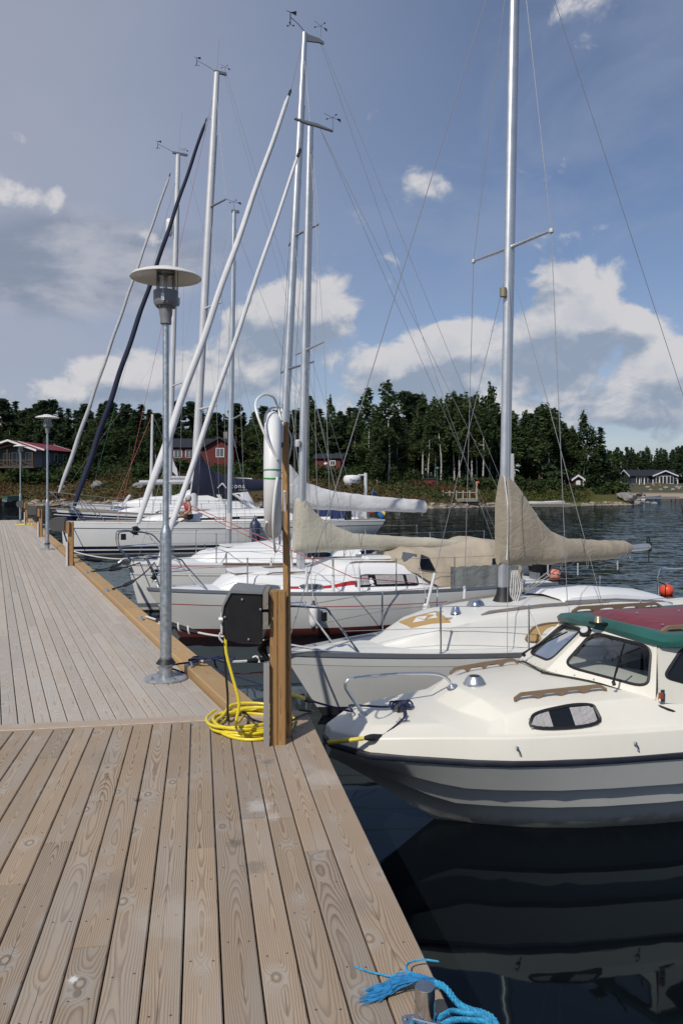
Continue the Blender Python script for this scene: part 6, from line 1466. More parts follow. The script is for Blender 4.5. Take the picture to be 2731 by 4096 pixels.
# life buoy on its tall board
lbp = at(1148, 2766, 4.99); topz = 2.68
lb = thing('life_buoy_post', 'tall narrow wooden board bolted behind the pedestal to hold the lifebuoy', 'post', (lbp.x, lbp.y, DECK), R(-4))
me = plank_mesh(.034, 2.02, .098, .004).mesh('board', 'post_wood', smooth=False); o = link('board', me, lb, (-.0085, 0, .97)); o.rotation_euler = (R(90), 0, 0)
o.rotation_euler = (R(90), R(-.55), 0)
for hz2 in (1.88, 1.36): m = MB(); m.box((-.038, .02, hz2), (.030, .05, .12)); m.build('hook', 'dark_grey_plastic', lb)
m = MB(); m.tube([(-.038, .0, 1.92), (-.045, -.01, 2.10)], .003, 4); m.tube([(-.025, .0, 1.92), (-.026, -.01, 2.09)], .003, 4); m.build('wire_tie', 'wire', lb)
ring = thing('lifebuoy', 'white lifebuoy ring seen edge-on with green bands and white grab line', 'lifebuoy', at(1093, 1900, 4.97), R(4))
rx_, tr_ = .335, .052
m = MB(); rings = []
for i in range(56):
    a = 2*math.pi*i/56; c = Vector((0, math.cos(a)*rx_, math.sin(a)*rx_)); e = c.normalized(); rings.append([c + e*math.cos(q)*.062 + Vector((math.sin(q)*tr_, 0, 0)) for q in (2*math.pi*k/14 for k in range(14))])
rings.append(rings[0]); m.loft(rings, True, False); m.build('ring', 'white_plastic', ring)
for z0 in (-.026, .026):   # pairs of green bands round the ring
    for base_a in (180, 0):
        m = MB(); rr2 = []
        for da in (-.55, 0, .55):
            a = R(base_a + (da + z0/.397*180/math.pi)*(1 if base_a == 0 else -1)); c = Vector((0, math.cos(a)*rx_, math.sin(a)*rx_)); e = c.normalized(); rr2.append([c + e*math.cos(q)*.064 + Vector((math.sin(q)*(tr_+.002), 0, 0)) for q in (2*math.pi*k/14 for k in range(14))])
        m.loft(rr2, True, False); m.build('green_band', 'green_tape', ring)
m = MB(); m.tube(smooth([(.03, -.385, .085), (-.03, -.41, .20), (-.085, -.40, .34), (-.095, -.33, .42), (-.055, -.22, .475), (.0, -.15, .47), (.03, -.1, .41), (.05, -.12, .33)], 6), .0075, 6)
m.tube(smooth([(-.045, -.26, .31), (-.035, -.20, .37), (.0, -.12, .41), (.05, -.05, .41), (.058, -.12, .30), (.056, -.1, .2)], 5), .0075, 6)
m.tube(smooth([(.03, -.39, -.02), (.015, -.415, -.12), (.005, -.41, -.28), (.012, -.32, -.42), (.02, -.22, -.46), (.04, -.12, -.42), (.04, -.05, -.38)], 6), .0075, 6)
m.tube(smooth([(-.035, -.26, -.28), (-.045, -.2, -.32), (-.03, -.1, -.38)], 4), .0075, 6)
m.tube(smooth([(.07, -.05, -.1), (.075, .02, -.22), (.055, .05, -.33)], 4), .0075, 6); m.tube(smooth([(.09, .1, .30), (.115, .1, .22), (.10, .1, .12)], 5), .0075, 6)
m.build('grab_line', 'white_hose', ring)
# small pedestals further out, one built then copied
p2 = thing('power_pedestal', 'third last power pedestal, small timber post with grey socket box', 'power pedestal', on_deck(283, 2263), R(10), 'power pedestals along the jetty')
me = plank_mesh(.10, .87, .10, .005).mesh('post', 'post_wood', smooth=False); o = link('post', me, p2, (0, .0, .435)); o.rotation_euler = (R(90), 0, 0)
me = plank_mesh(.085, .24, .05, .004).mesh('backing_board', 'post_wood', smooth=False); o = link('backing_board', me, p2, (-.055, -.055, .76)); o.rotation_euler = (R(90), 0, 0)
m = MB(); bx2 = rounded([(-.10, .96), (-.30, .96), (-.385, .90), (-.385, .76), (-.33, .69), (-.10, .69)], .1, 3); m.prism([Vector((x, -.08, z)) for x, z in bx2], (0, .30, 0)); m.build('socket_box', 'dark_grey_plastic', p2, angle=30)
m = MB(); m.box((-.066, -.01, .24), (.035, .05, .48)); m.build('cable_duct', 'alu_white', p2, smooth=False); m = MB(); m.tube(smooth([(-.13, .0, .70), (-.11, -.01, .62), (-.075, -.02, .52), (-.066, -.02, .46)], 4), .016, 6); m.build('supply_cable', 'black_cable', p2)
for (u, v), lab in (((163, 2147.5), 'power pedestal with grey box beside the middle lamp post'), ((106, 2093.7), 'farthest power pedestal, beside the smallest lamp post')):
    c = copy_tree(p2); c.location = on_deck(u, v); c['label'] = lab
p2['label'] = 'grey boxed power pedestal in front of the large white yacht\'s bow'
# ---- cables
coil = thing('cable_coil', 'coil of bright yellow cable on the deck round the pedestal foot', 'cable', on_deck(1005, 2905), 0)
bxw = Matrix.Translation(ped.location) @ Matrix.Rotation(R(2), 4, 'Z')
m = MB(); path = []
rr = random.Random(5)
top_ = (bxw @ Vector((-.318, .02, .66))) - coil.location
path += [top_, top_+Vector((.006, -.01, -.10)), top_+Vector((.05, -.02, -.26)), top_+Vector((.085, -.02, -.40)), top_+Vector((.06, .02, -.54)), Vector((-.06, .12, .05))]
n_ = 0
for k in range(6):
    R_ = .205 + .055*rr.random(); cx_, cy_ = rr.uniform(-.035, .025), rr.uniform(-.04, .04); wob_ = rr.uniform(0, 6)
    for j in range(12):
        a = 2.2 - (k*12+j)*2*math.pi/12; Rw = R_*(1+.07*math.sin(2*a+wob_)); path.append(Vector((cx_+math.cos(a)*Rw*1.02, cy_+math.sin(a)*Rw*1.15, .010+.011*k+.010*math.sin(j*1.1+wob_))))
m.tube(smooth(path, 3), .0095, 7); m.build('coil', 'yellow_cable', coil)
blk = thing('cable', 'black cable hanging from the socket box into the yellow coil', 'cable', coil.location)
m = MB(); t2 = (bxw @ Vector((-.326, .03, .66)))-coil.location
m.tube(smooth([t2, t2+Vector((.003, .0, -.15)), t2+Vector((.02, -.005, -.35)), t2+Vector((.03, 0, -.52)), Vector((-.06, .06, .075)), Vector((.02, -.09, .07)), Vector((.12, -.14, .06)), Vector((.22, -.12, .05)), Vector((.34, .05, .06)), Vector((.40, .15, .05)), Vector((.30, .24, .04))], 6), .0075, 6)
m.lathe([(.016, 0), (.02, .02), (.018, .07), (.008, .08)], Vector((.20, -.13, .05)), 10, ax=(1, .2, 0)); m.build('cable', 'black_cable', blk)
yc = thing('cable', 'thin yellow cable lying across the far end of the jetty', 'cable', on_deck(85, 2098)); m = MB()
m.tube(smooth([(-.2, .1, .01), (.35, -.1, .012), (.55, .2, .012), (.1, .35, .014), (-.15, -.25, .012), (.5, -.3, .01), (1.0, -.9, .01), (1.5, -1.0, .01), (1.9, -1.6, .01)], 6), .014, 5); m.build('cable', 'yellow_cable', yc)
bc2 = thing('cable', 'dark cable beside the far pedestals on the jetty', 'cable', on_deck(110, 2100)); m = MB(); m.tube(smooth([(-.1, .2, .3), (-.1, .1, .02), (.3, .0, .015), (.9, -.8, .015), (1.6, -2.4, .015), (2.0, -3.6, .015)], 6), .016, 5); m.build('cable', 'black_cable', bc2)
# ---- steel bollard, plate and blue rope
BB = on_deck(1699, 4128)
bol = thing('bollard', 'polished steel bollard on a screwed plate at the jetty edge', 'bollard', BB, A1*-1)
m = MB(); m.lathe([(.0288, .004), (.0288, .129), (.0275, .1325), (.001, .133)], n=32); m.build('post', 'bollard_steel', bol)
m = MB(); q = rounded([(-.055, -.10), (.055, -.10), (.055, .075), (-.055, .075)], .18, 4); m.loft([[Vector((x, y, z)) for x, y in q] for z in (0, .005)]); pl_ = m.build('plate', 'stainless', bol, angle=40)
for x, y in ((-.042, .06), (.042, .06), (-.042, -.085), (.042, -.085)): m = MB(); m.lathe([(.008, .005), (.007, .009), (.002, .0095)], (x, y, 0), 10); m.build('screw', 'stainless', pl_)
m = MB(); m.tube([(-.045, -.022, .06), (.05, -.03, .03)], .006, 8); m.build('cross_pin', 'chrome', bol)
br = thing('rope', 'bright blue rope round the bollard with a frayed tassel end', 'rope', BB)
def BL(u, v, z): p = on(u, v, DECK+z); return p-BB
c13 = lambda x, y: (1300+x/1.96, 3600+y/1.96)
m = MB()
spine = [BL(*c13(860, 650), .045), BL(*c13(930, 680), .040), BL(*c13(985, 745), .02), BL(*c13(1040, 810), .0), BL(*c13(1130, 860), -.01), BL(*c13(1230, 885), -.02), BL(*c13(1300, 920), -.03), BL(*c13(1345, 985), -.04), BL(*c13(1330, 1060), -.06)]
m.rope(spine, .0105, lay=.034); m.rope([Vector((.03, .01, .030)), Vector((.06, .03, .03)), BL(*c13(1000, 870), .012), BL(*c13(1120, 890), .0), BL(*c13(1230, 915), -.012), BL(*c13(1300, 975), -.02)], .0085, lay=.03)
m.rope([Vector((.02, -.03, .02)), BL(*c13(960, 955), .02), BL(*c13(1050, 938), .012), BL(*c13(1170, 945), .0), BL(*c13(1260, 960), -.01), BL(*c13(1330, 1010), -.03), BL(*c13(1400, 1060), -.05)], .0085, lay=.03)
m.rope([Vector((.036*math.cos(a), .036*math.sin(a), .020+.004*math.sin(a*2))) for a in [2*math.pi*i/14-.5 for i in range(14)]], .0085, lay=.03); m.build('laid_rope', 'rope_blue', br)
m = MB(); rr = random.Random(9)
root_ = BL(*c13(850, 640), .042)
for k in range(110):
    f = rr.random(); sp = rr.uniform(-1, 1)
    tip = c13(300+170*rr.random()**1.5 - 45*(sp > .2), 745+70*sp+rr.uniform(-15, 20)); midp = c13(600+60*rr.uniform(-1, 1), 632+38*sp)
    P = [root_+Vector((rr.uniform(-.006, .006), rr.uniform(-.008, .008), rr.uniform(-.006, .006))), BL(*c13(740, 605+26*sp), .050+.008*rr.random()), BL(*midp, .026+.014*rr.random()), BL(*c13(470+40*rr.random(), 690+52*sp), .012+.010*rr.random()), BL(*tip, .003+.005*rr.random())]
    P = smooth(P, 4); P = [p+Vector((math.sin(i*1.7+k), math.cos(i*1.3+k*2), math.sin(i*2.1+k)*.4))*.0016 for i, p in enumerate(P)]; m.tube(P, [.0019]*(len(P)-2)+[.0013, .0006], 3)
m.build('frayed_end', 'rope_frayed', br); br_s = br.children[-1]; br_s['kind'] = 'stuff'
m = MB(); m.rope([root_, BL(*c13(640, 560), .05), BL(*c13(520, 595), .02), BL(*c13(430, 580), .008), BL(*c13(330, 558), .008), BL(*c13(230, 518), .006)], .0032, lay=.02); m.rope([BL(*c13(660, 580), .045), BL(*c13(635, 535), .045), BL(*c13(660, 492), .03), BL(*c13(760, 468), .03), BL(*c13(890, 482), .03)], .0034, lay=.02); m.build('loose_strand', 'rope_blue', br)
# ---- brackets, mooring ropes, rubber snubbers
def bracket(label, p, az):
    t = thing('mooring_bracket', label, 'mooring bracket', p, -az, 'mooring brackets on the edge timber'); m = MB(); m.box((-.02, 0, .004), (.16, .07, .007)); m.box((.065, 0, -.02), (.006, .07, .05)); pl = m.build('plate', 'galv_plate', t, smooth=False)
    for x in (-.07, 0): m = MB(); m.lathe([(.009, .007), (.008, .012), (.001, .013)], (x, 0, 0), 6); m.build('bolt', 'galvanised', pl)
    m = MB(); m.tube(smooth([(.03, .0, .008), (.05, .0, .035), (.09, 0, .03), (.10, 0, .005), (.07, 0, -.005)], 5), .008, 6); m.build('shackle', 'galvanised', t); return t
EZ = DECK+.058
def line(label, pts, r, mt, snub=None, group=None, name='mooring_rope', laid=False, wrap=None):
    P = [Vector(p) for p in pts]; t = thing(name, label, 'rope', P[0], 0, group); Q = [p-P[0] for p in P]
    if len(Q) == 2: Q = sag(Q[0], Q[1], .02*(Q[1]-Q[0]).length)
    else: Q = smooth(Q, 6)
    m = MB()
    if laid: m.rope(resample(Q, 24), r, lay=r*8)
    else: m.tube(Q, r, 6)
    m.build('rope', mt, t)
    if snub:
        f0, f1, sr, smat = snub; S = resample(Q, 60)[int(60*f0):int(60*f1)]; L_ = len(S); m = MB(); m.tube(S, [sr*(.55+.45*min(1, min(i, L_-1-i)/2.5)) for i in range(L_)], 9); m.build('snubber', smat, t)
        if wrap:
            m = MB(); H_ = []
            dense = resample(S[2:-2], 60)
            for i, p in enumerate(dense):
                tt = (dense[min(i+1, 59)]-dense[max(i-1, 0)]).normalized(); u = tt.orthogonal().normalized(); w = tt.cross(u); a = i/59*2*math.pi*wrap; H_.append(p+(u*math.cos(a)+w*math.sin(a))*(sr+r*.6))
            m.tube(H_, r*.9, 6); m.build('wrapped_rope', mt, t)
    return t
c4 = lambda x, y: (x/1.742+450, y/1.742+2000); c1 = lambda x, y: (x/1.742, y/1.742+1500); c5 = lambda x, y: (x/1.6505+1050, y/1.6505+2050)
bpA = on(*c4(200, 828), EZ); bracket('mooring bracket on the edge timber left of the near lamp post', bpA, A2+R(90))
b3 = F3.l2w(H3.edge(.12, -1, .0, .0))
line('white rope with black wrapped snubber from the jetty towards the red striped sloop', [on(*c4(235, 812), EZ+.02), at(*c4(340, 845), 8.75), at(*c4(440, 878), 8.70), at(*c4(560, 915), 8.66), at(*c4(700, 943), 8.62), at(*c4(900, 965), 8.6), at(*c4(1090, 985), 8.55), F2.l2w(H2.edge(.45, -1, .05, .03))], .012, 'rope_white', (.155, .40, .030, 'black_rubber'), laid=False, wrap=3.5)
bpB = on(*c4(535, 1150), EZ); bracket('mooring bracket buried under the knotted navy rope', bpB, A2+R(90))
line('white rope with black snubber running behind the socket box', [on(*c4(625, 1118), EZ+.03), at(*c4(720, 1115), 7.2), at(*c4(820, 1128), 7.25), at(*c4(1030, 1112), 7.4), at(*c4(1240, 1070), 7.9), F2.l2w(H2.edge(.35, -1, .05, .03))], .012, 'rope_white', (.30, .62, .026, 'black_rubber'), laid=False, wrap=3.0)
kn = thing('rope', 'knotted navy rope lying over the edge timber beside the near lamp post', 'rope', on(*c4(640, 1150), EZ)); m = MB(); rr = random.Random(4)
K0 = kn.location
for k in range(3):
    P = []
    for i in range(10): a = i*2*math.pi/9+k; P.append(Vector((.10*math.cos(a)*(1+.3*k)*1.1+.05*k-.02, .09*math.sin(a), .03+.05*rr.random())))
    m.rope(P, .0085, lay=.04)
m.rope([Vector((-.05, 0, .03)), Vector((-.20, -.04, .02)), Vector((-.28, -.12, .012)), on(*c4(500, 1205), DECK+.012)-K0, on(*c4(420, 1200), DECK+.012)-K0, on(*c4(430, 1215), DECK+.012)-K0, on(*c4(525, 1228), DECK+.012)-K0], .0085, lay=.04); m.build('rope', 'rope_navy', kn)
line('navy rope slanting from the knot down to the motorboat', [kn.location+Vector((.08, 0, .05)), at(*c4(740, 1180), 6.75), at(*c4(880, 1232), 6.5), at(*c4(1050, 1288), 6.3), at(1140, 2772, 6.1)], .0085, 'rope_navy')
yh = line('navy rope through a yellow hose and black snubber to the motorboat\'s bow cleat', [at(1138, 2767, 5.25), at(*c5(310, 1240), 5.72), at(*c5(450, 1280), 5.86), at(*c5(590, 1312), 6.0), F1.l2w((.24, .18, .875)), F1.l2w((.45, -.02, .90)), F1.l2w((.58, -.06, .925))], .008, 'rope_navy', (.26, .38, .021, 'black_rubber'))
m = MB(); Q = resample(smooth([at(1138, 2767, 5.25)-yh.location, at(*c5(310, 1240), 5.72)-yh.location, at(*c5(450, 1280), 5.86)-yh.location], 6), 30)[:17]; m.tube(Q, .0155, 8); m.build('hose', 'yellow_hose', yh)
y2 = line('navy rope with a yellow hose sleeve from the jetty over the motorboat\'s foredeck', [at(1250, 2985, 5.40), F1.l2w(F1.c(1312, 2971, -.27)), F1.l2w(F1.c(1385, 2962, -.37)), F1.l2w(F1.c(1460, 2952, -.40)), F1.l2w(F1.c(1530, 2941, -.36)), F1.l2w((.50, -.30, .885)), F1.l2w((.545, -.2, .90)), F1.l2w((.57, -.10, .925))], .008, 'rope_navy', (.50, .64, .026, 'black_rubber'))
m = MB(); Q = [Vector(p)-y2.location for p in (F1.l2w(F1.c(1312, 2971, -.27)), F1.l2w(F1.c(1385, 2962, -.37)), F1.l2w(F1.c(1455, 2953, -.40)))]; m.tube(smooth(Q, 5), .0155, 8); m.build('hose', 'yellow_hose', y2)
kn2 = thing('rope', 'navy rope knotted round the bow cleat of the motorboat', 'rope', F1.l2w((.58, -.06, .92)), F1.rz); m = MB()
for k in range(4): m.rope([Vector((.06*math.cos(a+k)-.02*k+.02, .05*math.sin(a*1.0+k), .018*math.sin(2*a+k))) for a in [2*math.pi*i/9 for i in range(10)]], .0075, lay=.03)
m.rope([Vector((-.02, -.06, 0)), Vector((-.045, -.12, -.01)), Vector((-.03, -.17, -.02)), Vector((-.06, -.20, -.03))], .0085, lay=.03); m.build('rope', 'rope_navy', kn2)
far_lines = [  # jetty end (source pixels), boat end, snubber
 ((770, 1500), F4.l2w(H4.edge(.5, -1, .05, .02)), (.20, .45), 'lowest dark rope with beaded snubber to the teak railed yacht', 'mooring bracket nearest the teak railed yacht\'s bow'),
 ((625, 1375), F4.l2w((.25, -.12, 1.02)), (.33, .60), 'dark rope with long snubber to the bow of the teak railed yacht', 'mooring bracket in front of the teak railed yacht'),
 ((655, 1365), F4.l2w((.0, .05, 1.05)), (.45, .80), 'dark upper rope with thick snubber to the teak railed yacht\'s roller', None),
 ((500, 1275), F4.l2w((-.1, .12, 1.02)), (.15, .60), 'grey rope lying low over the water beside the small timber pedestal', 'mooring bracket beside the grey boxed pedestal'),
 ((505, 1235), F4.l2w((.1, .25, 1.06)), None, 'pale taut rope from the timber edge below the large yacht\'s bow', 'mooring bracket below the large white yacht\'s bow')]
for (x, y), e_, sn, lab, bl in far_lines:
    u, v = c1(x, y); p = on(u, v, EZ)
    if bl: bracket(bl, p+n2v*-.05, A2+R(90))
    line(lab, [p+Vector((.03, 0, .02)), e_], .012 if sn else .014, 'rope_black' if sn else 'rope_white', (*sn, .032, 'black_rubber') if sn else None, 'mooring ropes along the jetty')
for (x, y), e_, lab, bl in (((340, 1085), F5.l2w((.6, .35, 1.25)), 'black rope from the middle of the jetty to the large white yacht', 'mooring bracket behind the middle lamp post'), ((300, 1040), F5.l2w((.3, .5, 1.25)), 'second black rope to the large white yacht, nearer the far pedestals', 'mooring bracket between the two far pedestals'), ((235, 1000), F6.l2w((.5, -.2, 1.5)), 'long black rope to the bow of the navy yacht', 'mooring bracket nearest the end of the jetty')):
    u, v = c1(x, y); p = on(u, v, EZ); bracket(bl, p+n2v*-.05, A2+R(90)); line(lab, [p, e_], .018, 'rope_black', (.3, .5, .035, 'black_rubber'), 'mooring ropes along the jetty')
# red spring lines slung from the furled genoa across the white boats
rl = thing('rope', 'faded red sheets slanting from the furled genoa across the white yachts', 'rope', F4.l2w((1.2, 0, 1.9))); m = MB(); o_ = rl.location
fg = F4.c(790, 2030); A_ = F4.l2w((1.35, -.12, 2.0)); A_ = at(731, 2008, 16.2)
m.tube(lin(A_-o_, at(*c5(600, 430), 13.0)-o_, 3)+lin(at(*c5(600, 430), 13.0)-o_, F3.l2w((4.9, -1.0, .8))-o_, 3), .008, 5); m.tube(lin(A_-o_+Vector((0, 0, -.05)), at(*c5(200, 300), 14.6)-o_, 3)+[F4.l2w((4.5, -1.3, 1.0))-o_], .008, 5)
for k in range(3): a = k*.5; c_ = A_-o_+Vector((-.01+.006*k, 0, .045*k-.1)); m.tube([c_+Vector((.085*math.cos(q), .085*math.sin(q), .035*math.sin(q+k))) for q in [i*math.pi/5 for i in range(11)]], .009, 5)
m.build('sheet', 'rope_red', rl)
# ---- buoys and their lines
for nm, u, v, wy, r, mt_, lab in (('b', 2216, 2291, 2316, .175, 'buoy_pink', 'faded pink mooring buoy behind the beige sail boom'), ('c', 2664, 2350, 2378, .158, 'buoy_orange', 'bright orange mooring buoy at the right edge')):
    p = on(u, wy, 0); t = thing('buoy', lab, 'buoy', (p.x, p.y, r*.62), R(30), 'mooring buoys'); m = MB(); m.lathe([(r*math.sin(math.pi*k/16), -r*math.cos(math.pi*k/16)) for k in range(17)], n=24, caps=False); m.build('float', mt_, t)
    m = MB(); m.lathe([(.05, r*.97), (.045, r*1.03), (.02, r*1.08), (.002, r*1.09)], n=10); m.build('eye', 'antifoul_red' if nm == 'b' else 'stripe_grey', t)
q0 = on(2664, 2378, 0)+Vector((0, 0, .22)); jn = at(2590, 2326, 17.5)
line('black double stern line over the water to the orange buoy', [F3.l2w((7.6, -.3, .9)), at(2300, 2310, 18.3), jn], .012, 'rope_black'); line('second black stern line just below the first', [F3.l2w((7.7, .1, .75)), at(2300, 2322, 18.3), jn], .010, 'rope_black'); line('short navy tail from the stern lines down to the orange buoy', [jn, jn+Vector((.15, 0, .02)), q0], .014, 'rope_navy')
rod = thing('fishing_rod', 'dark rod holder standing at the right edge over the bay', 'pole', at(2745, 2120, 32)); m = MB(); m.tube([(0, 0, 0), (-.13, 0, .55), (-.22, 0, 1.02)], [.04, .035, .012], 6); m.build('pole', 'stripe_black', rod)

# ---- seated sunbather in a red bikini top
sit = F5.l2w((4.15, -1.30, 1.30)); sit = F5.l2w(F5.c(757, 2062, -1.2)); sit.z = 1.30
pr = thing('person', 'sunbather in a red bikini top and black shorts, sitting on the yacht deck', 'person', sit, F5.rz+R(12))
V = [(0, 0, .12), (0, .02, .30), (-.02, .03, .50), (-.02, .02, .60), (-.035, 0, .68), (-.05, -.02, .79), (-.055, -.02, .86),
     (-.06, -.17, .545), (-.06, .21, .545), (-.14, -.27, .33), (-.30, -.24, .22), (-.38, -.20, .20), (.02, .30, .34), (-.18, .27, .25), (-.26, .22, .24),
     (-.05, -.11, .10), (-.42, -.20, .15), (-.85, -.17, .07), (-.98, -.18, .09), (-.05, .11, .10), (-.38, .18, .30), (-.74, .10, .06), (-.86, .10, .04)]
E_ = [(0, 1), (1, 2), (2, 3), (3, 4), (4, 5), (5, 6), (3, 7), (3, 8), (7, 9), (9, 10), (10, 11), (8, 12), (12, 13), (13, 14), (0, 15), (15, 16), (16, 17), (17, 18), (0, 19), (19, 20), (20, 21), (21, 22)]
RAD = [.145, .13, .135, .075, .055, .095, .07, .06, .06, .045, .036, .032, .045, .036, .032, .10, .068, .042, .035, .10, .068, .042, .035]
me = bpy.data.meshes.new('body'); me.from_pydata(V, E_, []); bo = link('body', me, pr); md = bo.modifiers.new('skin', 'SKIN'); sv = me.skin_vertices[0].data
for i, r in enumerate(RAD): sv[i].radius = (r, r*(.8 if i in (1, 2) else 1)); sv[i].use_root = (i == 0)
sb_ = bo.modifiers.new('sub', 'SUBSURF'); sb_.levels = 2; sb_.render_levels = 2; me.materials.append(MATS['skin'])
dg = bpy.context.evaluated_depsgraph_get(); me2 = bpy.data.meshes.new_from_object(bo.evaluated_get(dg)); bo.modifiers.clear(); bo.data = me2; me2.materials.clear(); me2.materials.append(MATS['skin']); me2.polygons.foreach_set('use_smooth', [True]*len(me2.polygons))
m = MB(); m.lathe([(.02, .135), (.07, .12), (.105, .07), (.115, .0), (.105, -.06), (.085, -.08)], (-.03, -.01, .80), 14, ax=(.25, .1, 1)); m.build('hair', 'hair_grey', pr)
m = MB(); m.lathe([(.118, .0), (.135, .05), (.140, .12), (.120, .16), (.10, .165)], (-.02, .03, .36), 16, caps=False, ax=(-.05, 0, 1)); m.tube([(-.11, -.07, .52), (-.05, -.07, .58)], .012, 4); m.tube([(-.11, .10, .52), (-.05, .10, .58)], .012, 4); m.build('bikini_top', 'bikini_red', pr)
m = MB(); m.lathe([(.12, .0), (.165, .04), (.165, .15), (.15, .18)], (-.01, .0, .02), 16, caps=False); m.tube([(-.03, -.11, .10), (-.20, -.155, .125)], [.115, .09], 10); m.tube([(-.03, .11, .10), (-.20, .14, .19)], [.115, .09], 10); m.build('shorts', 'shorts_black', pr)
m = MB(); m.lathe([(.004, -.015), (.011, -.006), (.011, .006), (.004, .015)], (-.145, -.055, .815), 6); m.lathe([(.004, -.015), (.011, -.006), (.011, .006), (.004, .015)], (-.145, .02, .815), 6); m.box((-.155, -.018, .79), (.03, .02, .04)); m.box((-.145, -.018, .755), (.015, .045, .010)); m.build('face', 'skin', pr)
bag = tag(MB().lathe([(.02, 0), (.12, .03), (.13, .18), (.06, .30), (.02, .32)], n=10).build('bag', 'towel_black', None, loc=F5.l2w(F5.c(700, 2040, -1.2))), 'small dark bag lying on the deck beside the sunbather', 'bag')
bag.location.z = 1.27
# ================================================================ the far shore
def gpt(x, y, dz=0.): return Vector((x, y, ground(x, y)+dz))
def gu(u, Y, dz=0.): x = (u-CX)*Y/FPX; return gpt(x, Y, dz)
# ---- leaf-card foliage
def cards(cent, size, nrm=None, flat=0., rs=None, quad=True):
    """small two-triangle leaf clumps at the centres, random facing"""
    n = len(cent); rs = rs or rng
    a = rs.normal(size=(n, 3)); a /= np.linalg.norm(a, axis=1)[:, None]
    b = rs.normal(size=(n, 3)); b -= a*(a*b).sum(1)[:, None]; b /= np.linalg.norm(b, axis=1)[:, None]
    if flat: a[:, 2] *= (1-flat); b[:, 2] *= (1-flat)
    s = size*rs.uniform(.55, 1.35, (n, 1)) if np.isscalar(size) else size[:, None]*rs.uniform(.6, 1.3, (n, 1))
    k = rs.uniform(.35, .8, (n, 1))
    P = np.stack([cent-a*s, cent-b*s*k, cent+a*s, cent+b*s*k], 1).reshape(-1, 3)
    return P
def mesh_cards(name, P, mts, extra=None):
    n = len(P)//4; me = bpy.data.meshes.new(name)
    me.vertices.add(len(P)); me.vertices.foreach_set('co', P.astype(np.float32).ravel())
    me.loops.add(4*n); me.loops.foreach_set('vertex_index', np.arange(4*n, dtype=np.int32))
    me.polygons.add(n); me.polygons.foreach_set('loop_start', np.arange(0, 4*n, 4, dtype=np.int32)); me.polygons.foreach_set('loop_total', np.full(n, 4, dtype=np.int32))
    me.materials.append(MATS[mts]); me.update(); me.validate(); return me
def trunk_mesh(h, r, mt, bend=.1, limbs=6, seed=0, l0=.4):
    rs = random.Random(seed); m = MB(); P = [Vector((bend*math.sin(i*.7+seed)*i/8, bend*math.cos(i*.9+seed)*i/8, h*i/8)) for i in range(9)]
    m.tube(P, [r*(1-.85*i/8)+.01 for i in range(9)], 6)
    for k in range(limbs):
        f = rs.uniform(l0, .92); p = P[int(f*8)].lerp(P[min(8, int(f*8)+1)], f*8-int(f*8)); a = rs.uniform(0, 6.28); L = h*rs.uniform(.08, .2)*(1.1-f)
        m.tube([p, p+Vector((math.cos(a)*L*.6, math.sin(a)*L*.6, L*.35)), p+Vector((math.cos(a)*L*1.1, math.sin(a)*L*1.1, L*.9))], [r*.3*(1-f)+.015, r*.2*(1-f)+.012, .008], 4)
    return m.mesh('trunk', mt)
def spruce(seed, h=10., w=1.75):
    rs = np.random.default_rng(seed); C = []; S = []
    z = h*.06
    while z < h*.985:
        t = z/h; Rr = w*(1-t)**.82*(1+.18*rs.normal()*.6)+.06
        nb = int(5+8*(1-t))
        for k in range(nb):
            a = rs.uniform(0, 6.283); L = Rr*rs.uniform(.65, 1.12); n = max(2, int(L/.20))
            for j in range(n):
                f = (j+.6)/n; d = L*f; C.append((math.cos(a)*d+rs.normal()*.06, math.sin(a)*d+rs.normal()*.06, z - .30*d*f + .10*d + rs.normal()*.06)); S.append(.20+.16*(1-f*.4))
        z += h*.014+.10
    C.append((0, 0, h)); S.append(.12)
    C = np.array(C); S = np.array(S); P = cards(C, S, flat=.35, rs=rs)
    return mesh_cards('crown', P, 'leaf_spruce'), trunk_mesh(h*.97, .13, 'bark_pine', .04, 0, seed)
def blobs_tree(seed, h, blobs, n_, size, mat_, trunkmat, r, bend, inner=.25, limbs=9, l0=.4):
    rs = np.random.default_rng(seed); C = []
    tot = sum(b[3]*b[4] for b in blobs)
    for (x, y, z, rx, rz) in blobs:
        k = int(n_*rx*rz/tot); d = rs.normal(size=(k, 3)); d /= np.linalg.norm(d, axis=1)[:, None]; rr_ = rs.uniform(inner, 1.05, (k, 1))**.55
        C.append(np.array([x, y, z]) + d*rr_*np.array([rx, rx, rz])*(1+.12*rs.normal(size=(k, 1))))
    P = cards(np.concatenate(C), size, flat=.15, rs=rs)
    return mesh_cards('crown', P, mat_), trunk_mesh(h*.93, r, trunkmat, bend, limbs, seed, l0)
def pine(seed, h=10., low=.45):
    rs = random.Random(seed); B = []
    for k in range(13):
        f = low + (1-low)*(k/12)**.9; w = 1.75*(1-((f-low)/(1-low))**1.8*.72)*rs.uniform(.55, 1.1); a = rs.uniform(0, 6.28); d = w*.6*(1-((f-low)/(1-low))**3)
        B.append((math.cos(a)*d, math.sin(a)*d, h*f-.25, .42+.30*w*rs.uniform(.6, 1.), .30+.16*rs.random()))
    return blobs_tree(seed, h, B, 2000, .22, 'leaf_pine', 'bark_pine', .13, .12, limbs=10, l0=low)
